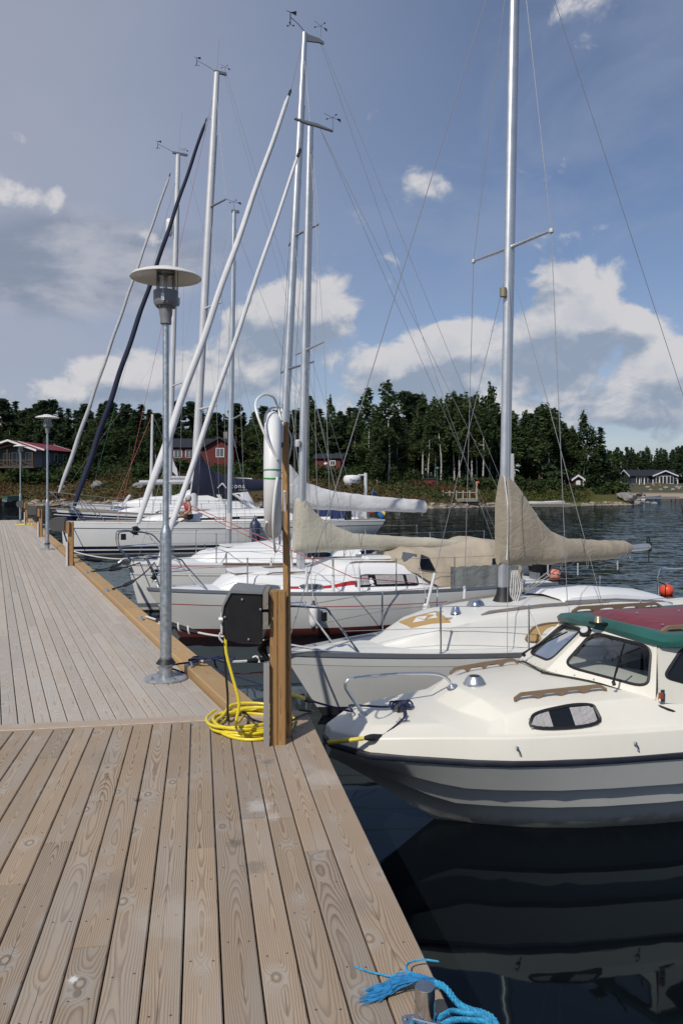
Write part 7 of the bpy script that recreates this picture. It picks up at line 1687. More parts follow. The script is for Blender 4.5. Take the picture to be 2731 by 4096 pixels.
def birch(seed, h=10., low=.30, w=1.5, n_=2700):
    rs = random.Random(seed); B = []
    for k in range(17):
        f = low + (1-low)*k/16; s = math.sin(math.pi*min(1, ((f-low)/(1-low))*.80+.20))**.7; a = rs.uniform(0, 6.28); d = w*.72*s*rs.uniform(.3, 1.)
        B.append((math.cos(a)*d, math.sin(a)*d, h*f-.3, w*(.30+.26*rs.random())*(.45+.6*s), .55+.5*rs.random()))
    return blobs_tree(seed, h, B, n_, .18, 'leaf_birch', 'bark_birch', .08, .22, limbs=2, l0=low*.9)
def tall_birch(seed): return birch(seed, 10., .46, 1.15, 1700)
def bush(seed):
    rs = random.Random(seed); B = [(rs.uniform(-.6, .6), rs.uniform(-.6, .6), rs.uniform(.3, .8), rs.uniform(.35, .6), rs.uniform(.3, .55)) for k in range(9)]
    return blobs_tree(seed, 1.2, B, 520, .13, 'leaf_bush', 'bark_pine', .04, .1, limbs=4)
PROTO = {'spruce': [spruce(i+1, 10., w) for i, w in enumerate((1.8, 2.2, 1.6))], 'pine': [pine(20+i, 10., l) for i, l in enumerate((.22, .32, .42))],
         'birch': [birch(40+i, 10., l, w) for i, (l, w) in enumerate(((.14, 1.7), (.20, 1.45), (.17, 1.6)))], 'stem': [tall_birch(60+i) for i in range(3)], 'bush': [bush(80+i) for i in range(3)]}
cnt = {}
def tree(kind, p, h, label, group=None, wide=1., v=None):
    cnt[kind] = cnt.get(kind, 0)+1; cr, tk = PROTO[kind][(cnt[kind] if v is None else v) % 3]
    nm = {'spruce': 'spruce_tree', 'pine': 'pine_tree', 'birch': 'birch_tree', 'stem': 'birch_tree', 'bush': 'bush'}[kind]
    t = thing(nm, label, 'bush' if kind == 'bush' else 'tree', p, random.uniform(0, 6.28), group)
    s = h/(10. if kind != 'bush' else 1.25); t.scale = (s*wide, s*wide, s)
    link('trunk', tk, t); link('crown', cr, t); return t
TL = {'spruce': 'dark pointed spruce in the wood along the far shore', 'pine': 'dark round-topped pine in the wood along the far shore', 'birch': 'leafy birch in the wood along the far shore', 'stem': 'slender white-stemmed birch with bare lower trunk in the wood on the point'}
GR = {'spruce': 'spruces along the far shore', 'pine': 'pines along the far shore', 'birch': 'birches along the far shore', 'stem': 'white-stemmed birches on the point'}
def by_top(kind, u, vtop, Y, label=None, wide=1., v=None, grp=True, sink=.15):
    p = gu(u, Y, -sink); ztop = HC-(vtop-HY)*Y/FPX; h = max(2.2, ztop-p.z)
    return tree(kind, p, h, label or TL[kind], GR[kind] if (grp and not label) else None, wide, v)
c1 = lambda x, y: (x/1.742, y/1.742+1500)
# left wood: tops read along the skyline
SKY1 = [(20, 170, 'pine'), (62, 212, 'spruce'), (110, 180, 'spruce'), (160, 252, 'pine'), (205, 238, 'pine'), (258, 205, 'pine'), (305, 180, 'pine'), (368, 180, 'pine'), (425, 222, 'spruce'), (480, 228, 'spruce'), (545, 248, 'pine'), (600, 204, 'pine'), (640, 270, 'spruce'), (705, 195, 'spruce'), (760, 188, 'pine'), (800, 190, 'spruce'), (880, 205, 'pine'), (940, 238, 'spruce'), (985, 200, 'spruce'), (1045, 235, 'spruce'), (1100, 268, 'pine'), (1180, 180, 'spruce'), (1240, 188, 'pine'), (1330, 190, 'pine'), (1400, 220, 'spruce'), (1450, 262, 'birch'), (1510, 265, 'pine')]
for i, (x, y, k) in enumerate(SKY1):
    u, v = c1(x, y); by_top(k, u, v, 141+(i*37 % 11), wide=1.7 if k != 'birch' else 1.5)
for i in range(46):   # fill behind and between
    u = -90 + i*21 + random.uniform(-8, 8); by_top(random.choice(['spruce', 'spruce', 'pine', 'birch']), u, 1690 + random.uniform(-45, 70), 133+random.uniform(0, 12), wide=random.uniform(1.3, 2.0))
for i in range(24):   # lower, greener leafy trees and bushes at the wood's edge
    u = random.uniform(300, 1060); by_top(random.choice(['birch', 'birch', 'spruce']), u, random.uniform(1690, 1790), 128+random.uniform(0, 4), wide=1.35)
by_top('birch', 455, 1650, 122, 'big pale green birch left of the navy furled sail', 1.7); by_top('birch', 395, 1672, 121, 'broad leafy tree behind the grey furled sail', 1.7); by_top('birch', 520, 1690, 122, 'leafy tree between the navy furled sail and the lamp post', 1.5)
by_top('spruce', 405, 1612, 128, 'tall pointed spruce just left of the navy furled sail', 1.2)
c2 = lambda x, y: (x/1.742+900, y/1.742+1450)
SKY2 = [(80, 290, 'pine'), (130, 345, 'spruce'), (210, 340, 'spruce'), (270, 308, 'pine'), (360, 340, 'pine'), (440, 335, 'birch'), (490, 335, 'pine'), (545, 320, 'birch'), (582, 225, 'spruce'), (612, 288, 'birch'), (662, 318, 'spruce'), (800, 335, 'spruce'), (868, 308, 'spruce'), (905, 310, 'spruce'), (930, 330, 'birch'), (1255, 205, 'pine'), (1320, 228, 'pine'), (1362, 258, 'pine')]
for i, (x, y, k) in enumerate(SKY2): u, v = c2(x, y); by_top(k, u, v, 128+(i*29 % 9), wide=1.6)
for i in range(30): u = 1000+i*20+random.uniform(-8, 8); by_top(random.choice(['birch', 'birch', 'spruce', 'pine']), u, random.uniform(1650, 1770), 119+random.uniform(0, 8), wide=random.uniform(1.3, 1.9))
u, v = c2(735, 252); by_top('birch', u, v, 134, 'single airy birch standing above the wood, right of the cream boat\'s mast', .8)
by_top('birch', c2(1140, 145)[0], c2(0, 145)[1], 101, 'largest birch by the water, its dark crown highest on the skyline', 1.30, 0); by_top('birch', c2(1005, 185)[0], c2(0, 185)[1], 104, 'broad birch left of the largest birch by the water', 1.25, 2); by_top('birch', c2(1060, 420)[0], 1690, 99.5, 'low full birch in front of the two large birches', 1.3, 1); by_top('birch', c2(1200, 420)[0], 1640, 104, 'leafy birch just right of the largest birch', 1.2, 2)
# the point: tall stems with crowns high up
c3 = lambda x, y: (x/1.684+1800, y/1.684+1400)
PT = [(1690, 1590, 113), (1712, 1640, 110), (1738, 1600, 112), (1762, 1608, 109), (1790, 1590, 114), (1816, 1575, 111), (1838, 1600, 109), (1862, 1585, 113), (1885, 1605, 110), (1905, 1590, 112), (1930, 1600, 108)]
for i, (u, v, Y) in enumerate(PT): by_top('stem', u, v, Y, wide=1.15)
by_top('birch', c3(265, 250)[0], c3(0, 250)[1], 113, 'tall birch close left of the beige covered mast', .95, 1); by_top('pine', c3(150, 318)[0], c3(0, 318)[1], 116, 'flat-topped pine left of the tall birch by the beige covered mast', 1.1)
for (x, y, k) in [(40, 305, 'spruce'), (75, 330, 'birch'), (310, 360, 'birch'), (430, 430, 'stem'), (500, 432, 'birch'), (535, 432, 'pine'), (620, 388, 'stem'), (655, 392, 'birch'), (692, 400, 'birch'), (735, 485, 'birch'), (775, 520, 'birch'), (560, 470, 'birch'), (340, 430, 'spruce'), (230, 420, 'birch'), (120, 400, 'birch')]:
    u, v = c3(x, y); by_top(k, u, v, 117+random.uniform(-3, 6), wide=1.55)
by_top('pine', c3(600, 395)[0], c3(0, 395)[1], 116, 'pine crown between the mast and the long wire stay', 1.2)
by_top('birch', c3(895, 435)[0], c3(0, 435)[1], 120, 'isolated tall birch on the tip of the point', 1.15, 1); by_top('birch', c3(815, 530)[0], c3(0, 530)[1], 121, 'loose birch left of the isolated tall birch on the point', 1.15); by_top('spruce', c3(1010, 515)[0], c3(0, 515)[1], 122, 'dark spruce right of the isolated tall birch on the point', 1.6); by_top('birch', c3(960, 540)[0], c3(0, 540)[1], 122, 'small birch between the isolated tall birch and the dark spruce', 1.1)
for i in range(30): u = random.uniform(1560, 2330); by_top('stem' if random.random() < .5 else 'birch', u, random.uniform(1650, 1750) + max(0, u-2150)*.45, 121+random.uniform(0, 9), wide=1.25)
for i in range(12): u = random.uniform(2290, 2470); by_top('birch', u, random.uniform(1800, 1870), 122+random.uniform(0, 6), wide=1.5)
# far wood behind the bay
for i in range(58):
    u = 2380 + i*9 + random.uniform(-4, 4); by_top(random.choice(['spruce', 'spruce', 'birch', 'pine']), u, 1800 + random.uniform(-14, 26) - max(0, (u-2650))*.25, 232+random.uniform(0, 22), wide=1.25)
# the deep wood as one mass, real crowns joined
P = []
rs = np.random.default_rng(5)
def mass(u0, u1, n, v0, v1, Y0, Y1, P):
    for i in range(n):
        k = ['spruce', 'pine', 'birch'][rs.integers(3)]; me = PROTO[k][rs.integers(3)][0]; co = np.empty(len(me.vertices)*3, np.float32); me.vertices.foreach_get('co', co); co = co.reshape(-1, 4, 3)
        co = co[rs.permutation(len(co))[:int(len(co)*.42)]].reshape(-1, 3); co = (co - co.reshape(-1, 4, 3).mean(1).repeat(4, 0))*1.6 + co.reshape(-1, 4, 3).mean(1).repeat(4, 0)
        u = rs.uniform(u0, u1); Y = rs.uniform(Y0, Y1); p = gu(u, Y); h = max(3, HC-(rs.uniform(v0, v1)-HY)*Y/FPX-p.z); a = rs.uniform(0, 6.28); s = h/10
        c, s_ = math.cos(a)*s*1.3, math.sin(a)*s*1.3; P.append(np.stack([co[:, 0]*c-co[:, 1]*s_+p.x, co[:, 0]*s_+co[:, 1]*c+p.y, co[:, 2]*s+p.z], 1))
mass(-500, 1000, 120, 1655, 1740, 147, 172, P); mass(850, 1650, 70, 1660, 1760, 136, 160, P); mass(1550, 2300, 70, 1680, 1790, 132, 160, P); mass(2330, 3300, 80, 1805, 1850, 250, 290, P); mass(-1500, -300, 40, 1640, 1740, 140, 170, P); mass(2700, 3600, 30, 1760, 1820, 200, 240, P)
o = link('forest', mesh_cards('forest', np.concatenate(P), 'leaf_spruce')); tag(o, 'dense dark wood filling in behind the trees along the far shore', 'forest', kind='stuff')
# ---- ground cover
def cover_stuff(name, label, mt, n, fu, Yr, size, dens, hmul=1.):
    C = []; S = []
    k = 0
    while len(C) < n and k < n*40:
        k += 1; Y0 = rs.uniform(*Yr); u = rs.uniform(*fu); x = (u-CX)*Y0/FPX; y = interp(SH, x)+Y0-88; 
        if y-interp(SH, x) < .8: continue
        w = dens(x, y)
        if rs.random() > w: continue
        z = ground(x, y); m_ = 1+int(3*rs.random())
        for j in range(m_): C.append((x+rs.normal()*.18, y+rs.normal()*.18, z+abs(rs.normal())*.22*hmul+.05)); S.append(size)
    P = cards(np.array(C), np.array(S), rs=rs); o = link(name, mesh_cards(name, P, mt)); tag(o, label, kind='stuff')
def nz(x, y, s, o): return mnoise.noise(Vector((x*s, y*s, o)))
cover_stuff('heather', 'rust brown heather and dry scrub on the bank of the far shore', 'leaf_rust', 11000, (-300, 2100), (88.8, 104), .17, lambda x, y: max(0, min(1, .55+1.5*nz(x, y, .09, 3)+.5*nz(x, y, .5, 7) - .35*(x > 14))), .9)
cover_stuff('shrubbery', 'low green shrubs scattered over the bank of the far shore', 'leaf_bush', 26000, (-300, 2500), (89.5, 122), .20, lambda x, y: max(0, min(1, .42+.03*(y-interp(SH, x)-6)-1.5*nz(x, y, .09, 3)+.7*nz(x, y, .35, 9))), 2.2)
cover_stuff('grass', 'tall dry and green grass along the waterline of the point', 'leaf_dry', 9000, (-300, 2560), (88.7, 96), .13, lambda x, y: max(0, min(1, .35+1.2*nz(x, y, .12, 13) + .5*(x > 18))), 1.4)
cover_stuff('meadow', 'green meadow grass on the point by the water', 'leaf_grass', 9000, (1950, 2560), (88.7, 104), .14, lambda x, y: .8, 1.2)
for i, (u, Y) in enumerate([(120, 112), (175, 112.5), (235, 111.5), (300, 112), (345, 113), (60, 112), (560, 112), (610, 114), (660, 114), (720, 116), (990, 112), (1020, 113), (1060, 112), (960, 113), (1300, 103), (1490, 104), (1860, 108), (1960, 107.5), (2050, 110), (2120, 109), (2200, 112), (2300, 113), (2400, 114), (2460, 115)]):
    tree('bush', gu(u, Y, -.1), random.uniform(1.5, 2.6), 'rounded green bush on the bank of the far shore', 'bushes on the far bank', 1.2)
# ---- stones
def rock(seed, r, flat=.65):
    rs_ = random.Random(seed); bm = bmesh.new(); bmesh.ops.create_icosphere(bm, subdivisions=2, radius=r)
    for v in bm.verts:
        n = mnoise.noise(v.co*(1.1/r)+Vector((seed*3.7, 1, 2)))*.38 + mnoise.noise(v.co*(2.6/r)+Vector((seed, 5, 2)))*.16; v.co *= 1+n; v.co.z *= flat
    me = bpy.data.meshes.new('stone'); bm.to_mesh(me); bm.free(); me.polygons.foreach_set('use_smooth', [True]*len(me.polygons)); me.set_sharp_from_angle(angle=R(35)); return me
RK = [rock(i, 1., .6+.05*(i % 4)) for i in range(7)]
for q in RK: q.materials.append(MATS['stone'])
def stone(p, s, label, group=None, wm=False):
    o = link('boulder', RK[random.randrange(7)], None, p, random.uniform(0, 6)); o.scale = (s*random.uniform(.9, 1.3), s*random.uniform(.8, 1.1), s); tag(o, label, 'boulder', group); return o
st = MB()
sm = MB(); PV = []; PF = []; off = 0
for i in range(620):
    x = rs.uniform(-60, 42); y = interp(SH, x)+rs.uniform(-.5, 1.0); s = rs.uniform(.10, .34); me = RK[i % 7]
    co = np.empty(len(me.vertices)*3, np.float32); me.vertices.foreach_get('co', co); co = co.reshape(-1, 3); a = rs.uniform(0, 6.28)
    q = np.stack([co[:, 0]*math.cos(a)-co[:, 1]*math.sin(a), co[:, 0]*math.sin(a)+co[:, 1]*math.cos(a), co[:, 2]], 1)*s*np.array([1.3, 1., .9]) + np.array([x, y, max(.02, ground(x, y))])
    PV.append(q); PF += [tuple(v+off for v in p.vertices) for p in me.polygons]; off += len(q)
sm.v = [tuple(p) for p in np.concatenate(PV)]; sm.f = PF; sm.m = [0]*len(PF)
o = sm.build('shore_stones', 'stone_warm', angle=40); tag(o, 'belt of small stones along the waterline of the far shore', kind='stuff')
for (u, Y, s, lab) in ((391, 109, .95, 'grey boulder on the brown bank between the furled sails'), (252, 109.5, .55, 'low grey rock among the bushes left of the grey furled sail'), (1391, 99, .62, 'round boulder on the bank above the white sail cover'), (555, 108, .7, 'pale flat rock beside the navy yacht\'s rigging'), (1000, 106, .7, 'boulder behind the stern of the large yacht')):
    stone(gu(u, Y, .1), s, lab)
for (u, s, dz) in ((2512, 1.25, .5), (2540, .95, .1), (2490, .8, .55)): stone(gu(u, 110.5, dz), s, {2512: "great grey boulder at the tip of the point", 2540: 'dark sloping boulder at the water beside the great boulder', 2490: 'rounded grey boulder inland of the great boulder'}[u])
for u in (2570, 2590, 2615): p = on(u, 2009+(u-2570)*.12, 0); stone(p, .42, 'low dark stone in the water off the point', 'stones in the water off the point')
# ---- houses
def house(label, p, rz, L, Wd, wall_h, pitch, wallm, roofm, over=.35, trim='paint_white', name='house'):
    """gable along local x, walls L x Wd; returns the root"""
    t = thing(name, label, 'house', p, rz); h = Wd/2*math.tan(pitch); m = MB()
    x0, x1, y0, y1 = -L/2, L/2, -Wd/2, Wd/2
    m.add([(x0, y0, -.8), (x1, y0, -.8), (x1, y1, -.8), (x0, y1, -.8), (x0, y0, wall_h), (x1, y0, wall_h), (x1, y1, wall_h), (x0, y1, wall_h), (x0, 0, wall_h+h), (x1, 0, wall_h+h)], [(0, 1, 5, 4), (2, 3, 7, 6), (1, 2, 6, 9, 5), (3, 0, 4, 8, 7)]); m.build('wall', wallm, t, smooth=False)
    rm = MB(); k = over/math.cos(pitch)
    for sg in (-1, 1):
        e = Vector((0, sg*(Wd/2+over), wall_h-over*math.tan(pitch))); r_ = Vector((0, 0, wall_h+h)); n = Vector((0, sg*math.sin(pitch), math.cos(pitch)))*.10
        a, b_, c, d = Vector((x0-over, e.y, e.z)), Vector((x1+over, e.y, e.z)), Vector((x1+over, 0, r_.z)), Vector((x0-over, 0, r_.z)); rm.prism([a, b_, c, d], n)
    ro = rm.build('roof', roofm, t, smooth=False)
    for x in (x0-over-.03, x1+over+.03):
        for sg in (-1, 1): bm2 = MB(); bm2.prism([(x, sg*(Wd/2+over+.03), wall_h-over*math.tan(pitch)-.16), (x, sg*(Wd/2+over+.03), wall_h-over*math.tan(pitch)+.12), (x, 0, wall_h+h+.14), (x, 0, wall_h+h-.14)], (.06 if x > 0 else -.06, 0, 0)); bm2.build('barge_board', trim, t, smooth=False)
    return t
def hwin(t, c, w, h, face='x', frame='paint_white', pane='window_dark', mull=1, name='window'):
    """window with frame on a wall: face x -> in the plane x = c.x, y -> plane y = c.y (facing -y)"""
    c = Vector(c); f = MB(); d = .05; q = .09
    def bx(a, b_, sa, sb):
        if face == 'x': f.box((c.x, c.y+a, c.z+b_), (d*2, sa, sb))
        else: f.box((c.x+a, c.y, c.z+b_), (sa, d*2, sb))
    bx(-w/2, 0, q, h+q); bx(w/2, 0, q, h+q); bx(0, -h/2, w-q-.004, q); bx(0, h/2, w-q-.004, q)
    for k in range(mull): bx(-w/2+w*(k+1)/(mull+1), 0, .05, h-q-.004)
    o = f.build(name, frame, t, smooth=False); g = MB()
    if face == 'x': g.box((c.x, c.y, c.z), (.05, w-q, h-q))
    else: g.box((c.x, c.y, c.z), (w-q, .05, h-q))
    g.build('pane', pane, o, smooth=False); return o
# red roofed house on the left: gable with veranda towards us
Y = 124.; p = gu(150, Y); p.z = HC-(1872-HY)*Y/FPX
h1 = house('grey house with a red metal roof and open veranda, at the left edge', p, R(-97), 9.5, 6.6, 2.75, R(17), 'paint_greyblue', 'roof_red', .7)
# local +x faces the camera after the turn
hwin(h1, (4.78, -.7, 1.25), 1.5, 1.9, mull=1, pane='window_grey'); hwin(h1, (4.78, 1.3, 1.4), 1.1, 1.6, mull=1, pane='window_grey'); hwin(h1, (4.78, -2.3, 1.1), .9, 2.0, mull=0)
hwin(h1, (3.0, 3.33, 1.5), .8, 1.2, 'y', mull=0); hwin(h1, (.5, 3.33, 1.5), .8, 1.2, 'y', mull=0); hwin(h1, (-2.4, 3.33, 1.5), .8, 1.2, 'y', mull=0)
hwin(h1, (3.0, -3.33, 1.5), .8, 1.2, 'y', mull=0); hwin(h1, (.5, -3.33, 1.5), .8, 1.2, 'y', mull=0)
m = MB(); m.box((6.3, -.6, -.1), (3.0, 8.4, .15)); m.build('veranda_floor', 'porch_wood', h1, smooth=False)
for yy in (-4.6, -2.6, -.6, 1.4, 3.3): m = MB(); m.box((7.6, yy, 1.25), (.14, .14, 2.55)); m.build('post', 'porch_wood', h1, smooth=False)
m = MB()
for a, c in ((-4.6, -2.6), (-2.6, -.6), (-.6, 1.4), (1.4, 3.3)):
    m.box((7.6, (a+c)/2, .98), (.10, c-a-.15, .10)); m.box((7.6, (a+c)/2, .08), (.10, c-a-.15, .10)); m.tube([(7.6, a+.1, .15), (7.6, c-.1, .92)], .05, 4); m.tube([(7.6, a+.1, .92), (7.6, c-.1, .15)], .05, 4)
m.build('railing', 'porch_wood', h1, smooth=False); m = MB()
for sg in (-1, 1): m.prism([(4.9, sg*4.6-.6, 2.35), (8.0, sg*4.6-.6, 2.35), (8.0, -.3, 3.85), (4.9, -.3, 3.85)], (0, 0, .1))
m.build('veranda_roof', 'roof_red', h1, smooth=False)
for sg in (-1, 1): m = MB(); m.prism([(8.02, sg*4.7-.6, 2.22), (8.02, sg*4.7-.6, 2.5), (8.02, -.3, 4.0), (8.02, -.3, 3.72)], (.06, 0, 0)); m.build('barge_board', 'paint_white', h1, smooth=False)
# red house with black roof
Y = 126.; p = gu(815, Y); p.z = HC-(1850-HY)*Y/FPX
h2 = house('red wooden house with black tiled roof and white windows, behind the masts', p, R(4), 9.5, 6., 2.35, R(24), 'paint_red_house', 'roof_black', .45, 'roof_black')
w2 = house('w', Vector((0, 0, 0)), 0, 6.0, 4.4, 2.35, R(30), 'paint_red_house', 'roof_black', .45, 'roof_black')
for ch in list(w2.children):
    ch.parent = h2; ch.location = (2.9, -2.4, .03); ch.rotation_euler = (0, 0, R(-90)); ch.name = 'wing_'+ch.name.split('.')[0]
bpy.data.objects.remove(w2)
hwin(h2, (-1.6, -3.03, 1.25), 1.7, 1.15, 'y', mull=2, pane='window_grey'); hwin(h2, (-3.6, -3.03, 1.25), 1.2, 1.15, 'y', mull=1, pane='window_grey'); hwin(h2, (3.0, -5.43, 1.35), 1.15, 1.3, 'y', mull=1, pane='window_grey')
m = MB(); m.box((3.4, .6, 4.2), (.6, .6, 1.4)); m.build('chimney', 'stone', h2, smooth=False)
m = MB(); m.box((-2.2, -3.9, .35), (4.6, .08, .12)); m.box((-2.2, -3.9, .7), (4.6, .08, .12)); m.build('railing', 'porch_wood', h2, smooth=False)
for u, Yc, vb, L_, lab in ((1320, 112., 1876, 3.6, 'small red shed with black roof left of the forestay'), (1048, 126., 1830, 2.6, 'little dark red hut half hidden behind the lifebuoy')):
    p = gu(u, Yc); p.z = HC-(vb-HY)*Yc/FPX; s1 = house(lab, p, R(-12), L_, 2.8, 1.5, R(22), 'paint_red_house', 'roof_black', .3, 'roof_black', 'shed'); s1['category'] = 'shed'; hwin(s1, (.7, -1.43, .8), .7, .6, 'y', mull=1)
p = gu(1719, 101.); p.z += .1; s2 = house('tiny low red box shed on the bank left of the wooden landing', p, R(-8), 1.5, 1.1, .72, R(8), 'paint_red_house', 'roof_black', .08, 'paint_red_house', 'shed'); s2['category'] = 'shed'
p = gu(2297, 119.); p.z = HC-(1962-HY)*119/FPX; s3 = house('narrow red playhouse with white trim on the point', p, R(-80), 1.7, 1.5, 1.75, R(33), 'paint_red_house', 'roof_black', .3, 'paint_white', 'shed'); s3['category'] = 'shed'; m = MB(); m.box((.87, .1, .75), (.05, .7, 1.5)); m.build('door', 'paint_white', s3, smooth=False)
# dark blue house with white trim across the bay
Y = 205.; p = gu(2595, Y); p.z = HC-(1938-HY)*Y/FPX
h4 = house('dark blue bungalow with white trimmed gables across the bay', p, R(2), 12.2, 6.5, 2.3, R(23), 'paint_blue_house', 'roof_black', .5)
w4 = house('w', Vector((0, 0, 0)), 0, 4.5, 5.4, 2.3, R(22), 'paint_blue_house', 'roof_black', .55)
for ch in list(w4.children): ch.parent = h4; ch.location = (1.7, -2.9, .03); ch.rotation_euler = (0, 0, R(-90)); ch.name = 'wing_'+ch.name.split('.')[0]
bpy.data.objects.remove(w4)
for x in (-.1, .85, 1.75, 2.7, 3.5): hwin(h4, (x, -5.17, 1.15), .75, 1.9, 'y', mull=0)
for x in (-4.3, -3.1, -2.2): hwin(h4, (x, -3.27, 1.1), .8, 1.7, 'y', mull=0)
hwin(h4, (5.0, -3.27, 1.3), 1.4, .5, 'y', mull=0)
m = MB(); m.box((.3, -6.6, -.15), (12.5, 3.0, .2)); m.build('terrace', 'porch_wood', h4, smooth=False)
for x in (-5.6, -4.4, -2.2, -.6, 4.0, 5.8): m = MB(); m.box((x, -7.3, .55), (.18, .18, 1.3)); m.build('post', 'paint_white', h4, smooth=False)
p = gu(2490, 214.); p.z = HC-(1935-HY)*214/FPX; h5 = house('low dark annex left of the blue bungalow across the bay', p, 0, 7., 5., 2.4, R(24), 'paint_blue_house', 'roof_black', .4, 'roof_black')
# flagpole, lamps, landing stages
def pole_lamp(label, p, h, top):
    t = thing('lamp_post', label, 'lamp post', p); m = MB(); m.tube([(0, 0, 0), (0, 0, h)], .045, 7); m.build('pole', 'stripe_grey' if top == 'white_plastic' else 'boat_teal', t); m = MB(); m.lathe([(.03, -.05), (.2, .05), (.26, .2), (.2, .36), (.03, .42)], (0, 0, h), 12); m.build('globe', top, t)
p = gu(1303, 104.); pole_lamp('globe lamp on a thin pole beside the small red shed', p, HC-(1862-HY)*104/FPX-p.z, 'white_plastic'); p = gu(1748, 100.); pole_lamp('teal topped lamp on a pole above the wooden landing', p, HC-(1880-HY)*100/FPX-p.z, 'boat_teal')
p = gu(2482, 196.); p.z = HC-(1944-HY)*196/FPX; fp_ = thing('flagpole', 'white flagpole with a short pennant beside the great boulder', 'flagpole', p); m = MB(); m.tube([(0, 0, 0), (0, 0, 6.1)], [.09, .05], 7); m.build('pole', 'paint_white', fp_); m = MB(); m.prism([(-.05, 0, 5.9), (-.6, 0, 5.5), (-.5, 0, 5.42), (-.05, 0, 5.6)], (0, .02, 0)); m.build('pennant', 'flag_yellow', fp_)
p = gu(2420, 126.); wash = thing('washing_line', 'white washing hung low on a line among the trees of the point', 'washing', (p.x, p.y, HC-(1955-HY)*126/FPX)); m = MB()
for k in range(5): m.box((-.7+.36*k, 0, .35+.05*(k % 2)), (.3, .03, .55+.1*(k % 3)))
m.build('laundry', 'towel_white', wash, smooth=False)
def planked(label, p, rz, L, Wd, h, name, n=12, mt='trim_wood', cat='jetty', post='grey_wood'):
    t = thing(name, label, cat, p, rz)
    for k in range(n): me = PLK.setdefault((round(L/n, 3), Wd, mt), plank_mesh(L/n-.03, Wd, .06, .01).mesh('plank', mt, smooth=False)); link('plank', me, t, (-L/2+L*(k+.5)/n, 0, h))
    m = MB(); m.box((0, -Wd/2+.06, h-.22), (L, .10, .28)); m.box((0, Wd/2-.06, h-.22), (L, .10, .28)); m.build('frame', post, t, smooth=False); return t
PLK = {}
p = on(2195, 2036, 0); fd_ = planked('floating timber pontoon off the point with a white boat behind it', p, R(8), 4.8, 1.5, .62, 'pontoon', 12); fd_['category'] = 'pontoon'
wb = thing('rowing_boat', 'low white rowing boat moored behind the floating pontoon', 'boat', p+Vector((-.2, 1.6, .18)), R(8)); m = MB(); m.loft([[Vector((x, -w, .62+.1*abs(x)/2.4)), Vector((x, -w*.7, .1)), Vector((x, w*.7, .1)), Vector((x, w, .62+.1*abs(x)/2.4)), Vector((x, w*.85, .6)), Vector((x, 0, .35)), Vector((x, -w*.85, .6))] for x, w in ((-2.4, .25), (-1.6, .62), (0, .75), (1.5, .6), (2.5, .08))]); m.build('hull', 'gelcoat_bright', wb)
p = on(2625, 2007, 0); rj = planked('grey landing stage across the bay below the blue bungalow', p, R(1), 7.0, 1.4, .85, 'landing_stage', 10, 'grey_wood')
for x in (-2.6, 0, 2.6, 3.3): m = MB(); m.lathe([(.06, -2), (.06, .7)], (x, .4, 0), 7); m.build('pile', 'grey_wood', rj)
def outboat(label, p, rz, L, hullm, cab=None, nm='motorboat', motor=True):
    t = thing(nm, label, 'boat', p, rz); w = L*.19; m = MB(); m.loft([[Vector((x*L, -b_*w, z)), Vector((x*L, -b_*w*.75, -.05)), Vector((x*L, b_*w*.75, -.05)), Vector((x*L, b_*w, z)), Vector((x*L, b_*w*.88, z-.02)), Vector((x*L, b_*w*.7, z-.28)), Vector((x*L, -b_*w*.7, z-.28)), Vector((x*L, -b_*w*.88, z-.02))] for x, b_, z in ((-.5, .9, .55), (0, 1., .58), (.3, .8, .66), (.45, .35, .76), (.5, .05, .8))]); m.build('hull', hullm, t, angle=30)
    for x in (-.2, .1): m = MB(); m.box((x*L, 0, .42), (.28, w*1.5, .05)); m.build('thwart', 'paint_white', t, smooth=False)
    if cab: m = MB(); m.box((-.05*L, 0, .85), (.9, w*1.0, .7)); m.build('console', cab, t); m = MB(); m.box((.13*L, 0, 1.15), (.05, w*.9, .4), tilt=Matrix.Rotation(.4, 3, 'Y')); m.build('windscreen', 'window_grey', t)
    if motor: m = MB(); m.box((-.55*L, 0, .75), (.28, .3, .45)); m.box((-.55*L, 0, .2), (.12, .1, .8)); m.build('outboard', 'black_plastic', t)
    return t
p = on(2563, 2001, 0); outboat('white motorboat with dark canopy at the landing stage across the bay', p+Vector((0, .8, 0)), R(-80), 3.6, 'gelcoat_bright', 'canvas_black')
p = on(2622, 1998, 0); outboat('low blue grey boat lying behind the landing stage across the bay', p+Vector((0, 1.5, 0)), R(5), 3.2, 'flag_blue', None)
p = gu(52, 105.2); outboat('dark open boat with white thwarts drawn up on the left shore', p+Vector((0, 0, .02)), R(60), 3.4, 'boat_dark', None); p = gu(68, 106.6); outboat('teal covered boat drawn up behind the dark open boat', p+Vector((0, 0, .1)), R(55), 3.4, 'boat_teal', None, motor=False); p = gu(8, 105.4); outboat('black boat cut by the left edge of the picture', p, R(80), 3.2, 'boat_dark', None)
p = gu(1835, 97.6); ld = planked('wooden landing with rope fence on the bank', p+Vector((0, 0, -.1)), R(-4), 4.4, 1.8, .25, 'landing', 11); ld['category'] = 'landing'
for k in range(6): m = MB(); m.box((-2.0+.8*k, -.8, .75), (.12, .12, 1.0)); m.build('post', 'trim_wood', ld, smooth=False)
m = MB()
for k in range(5): m.tube(sag((-2.0+.8*k, -.8, 1.1), (-1.2+.8*k, -.8, 1.1), .12, 8), .03, 5)
m.build('rope', 'rope_white', ld); m = MB(); m.box((2.05, -.75, 1.25), (.16, .16, 2.1)); m.build('mast_post', 'trim_wood', ld, smooth=False)
m = MB(); m.box((2.15, -.75, 2.25), (.4, .10, .22)); m.build('sign', 'buoy_orange', ld, smooth=False)
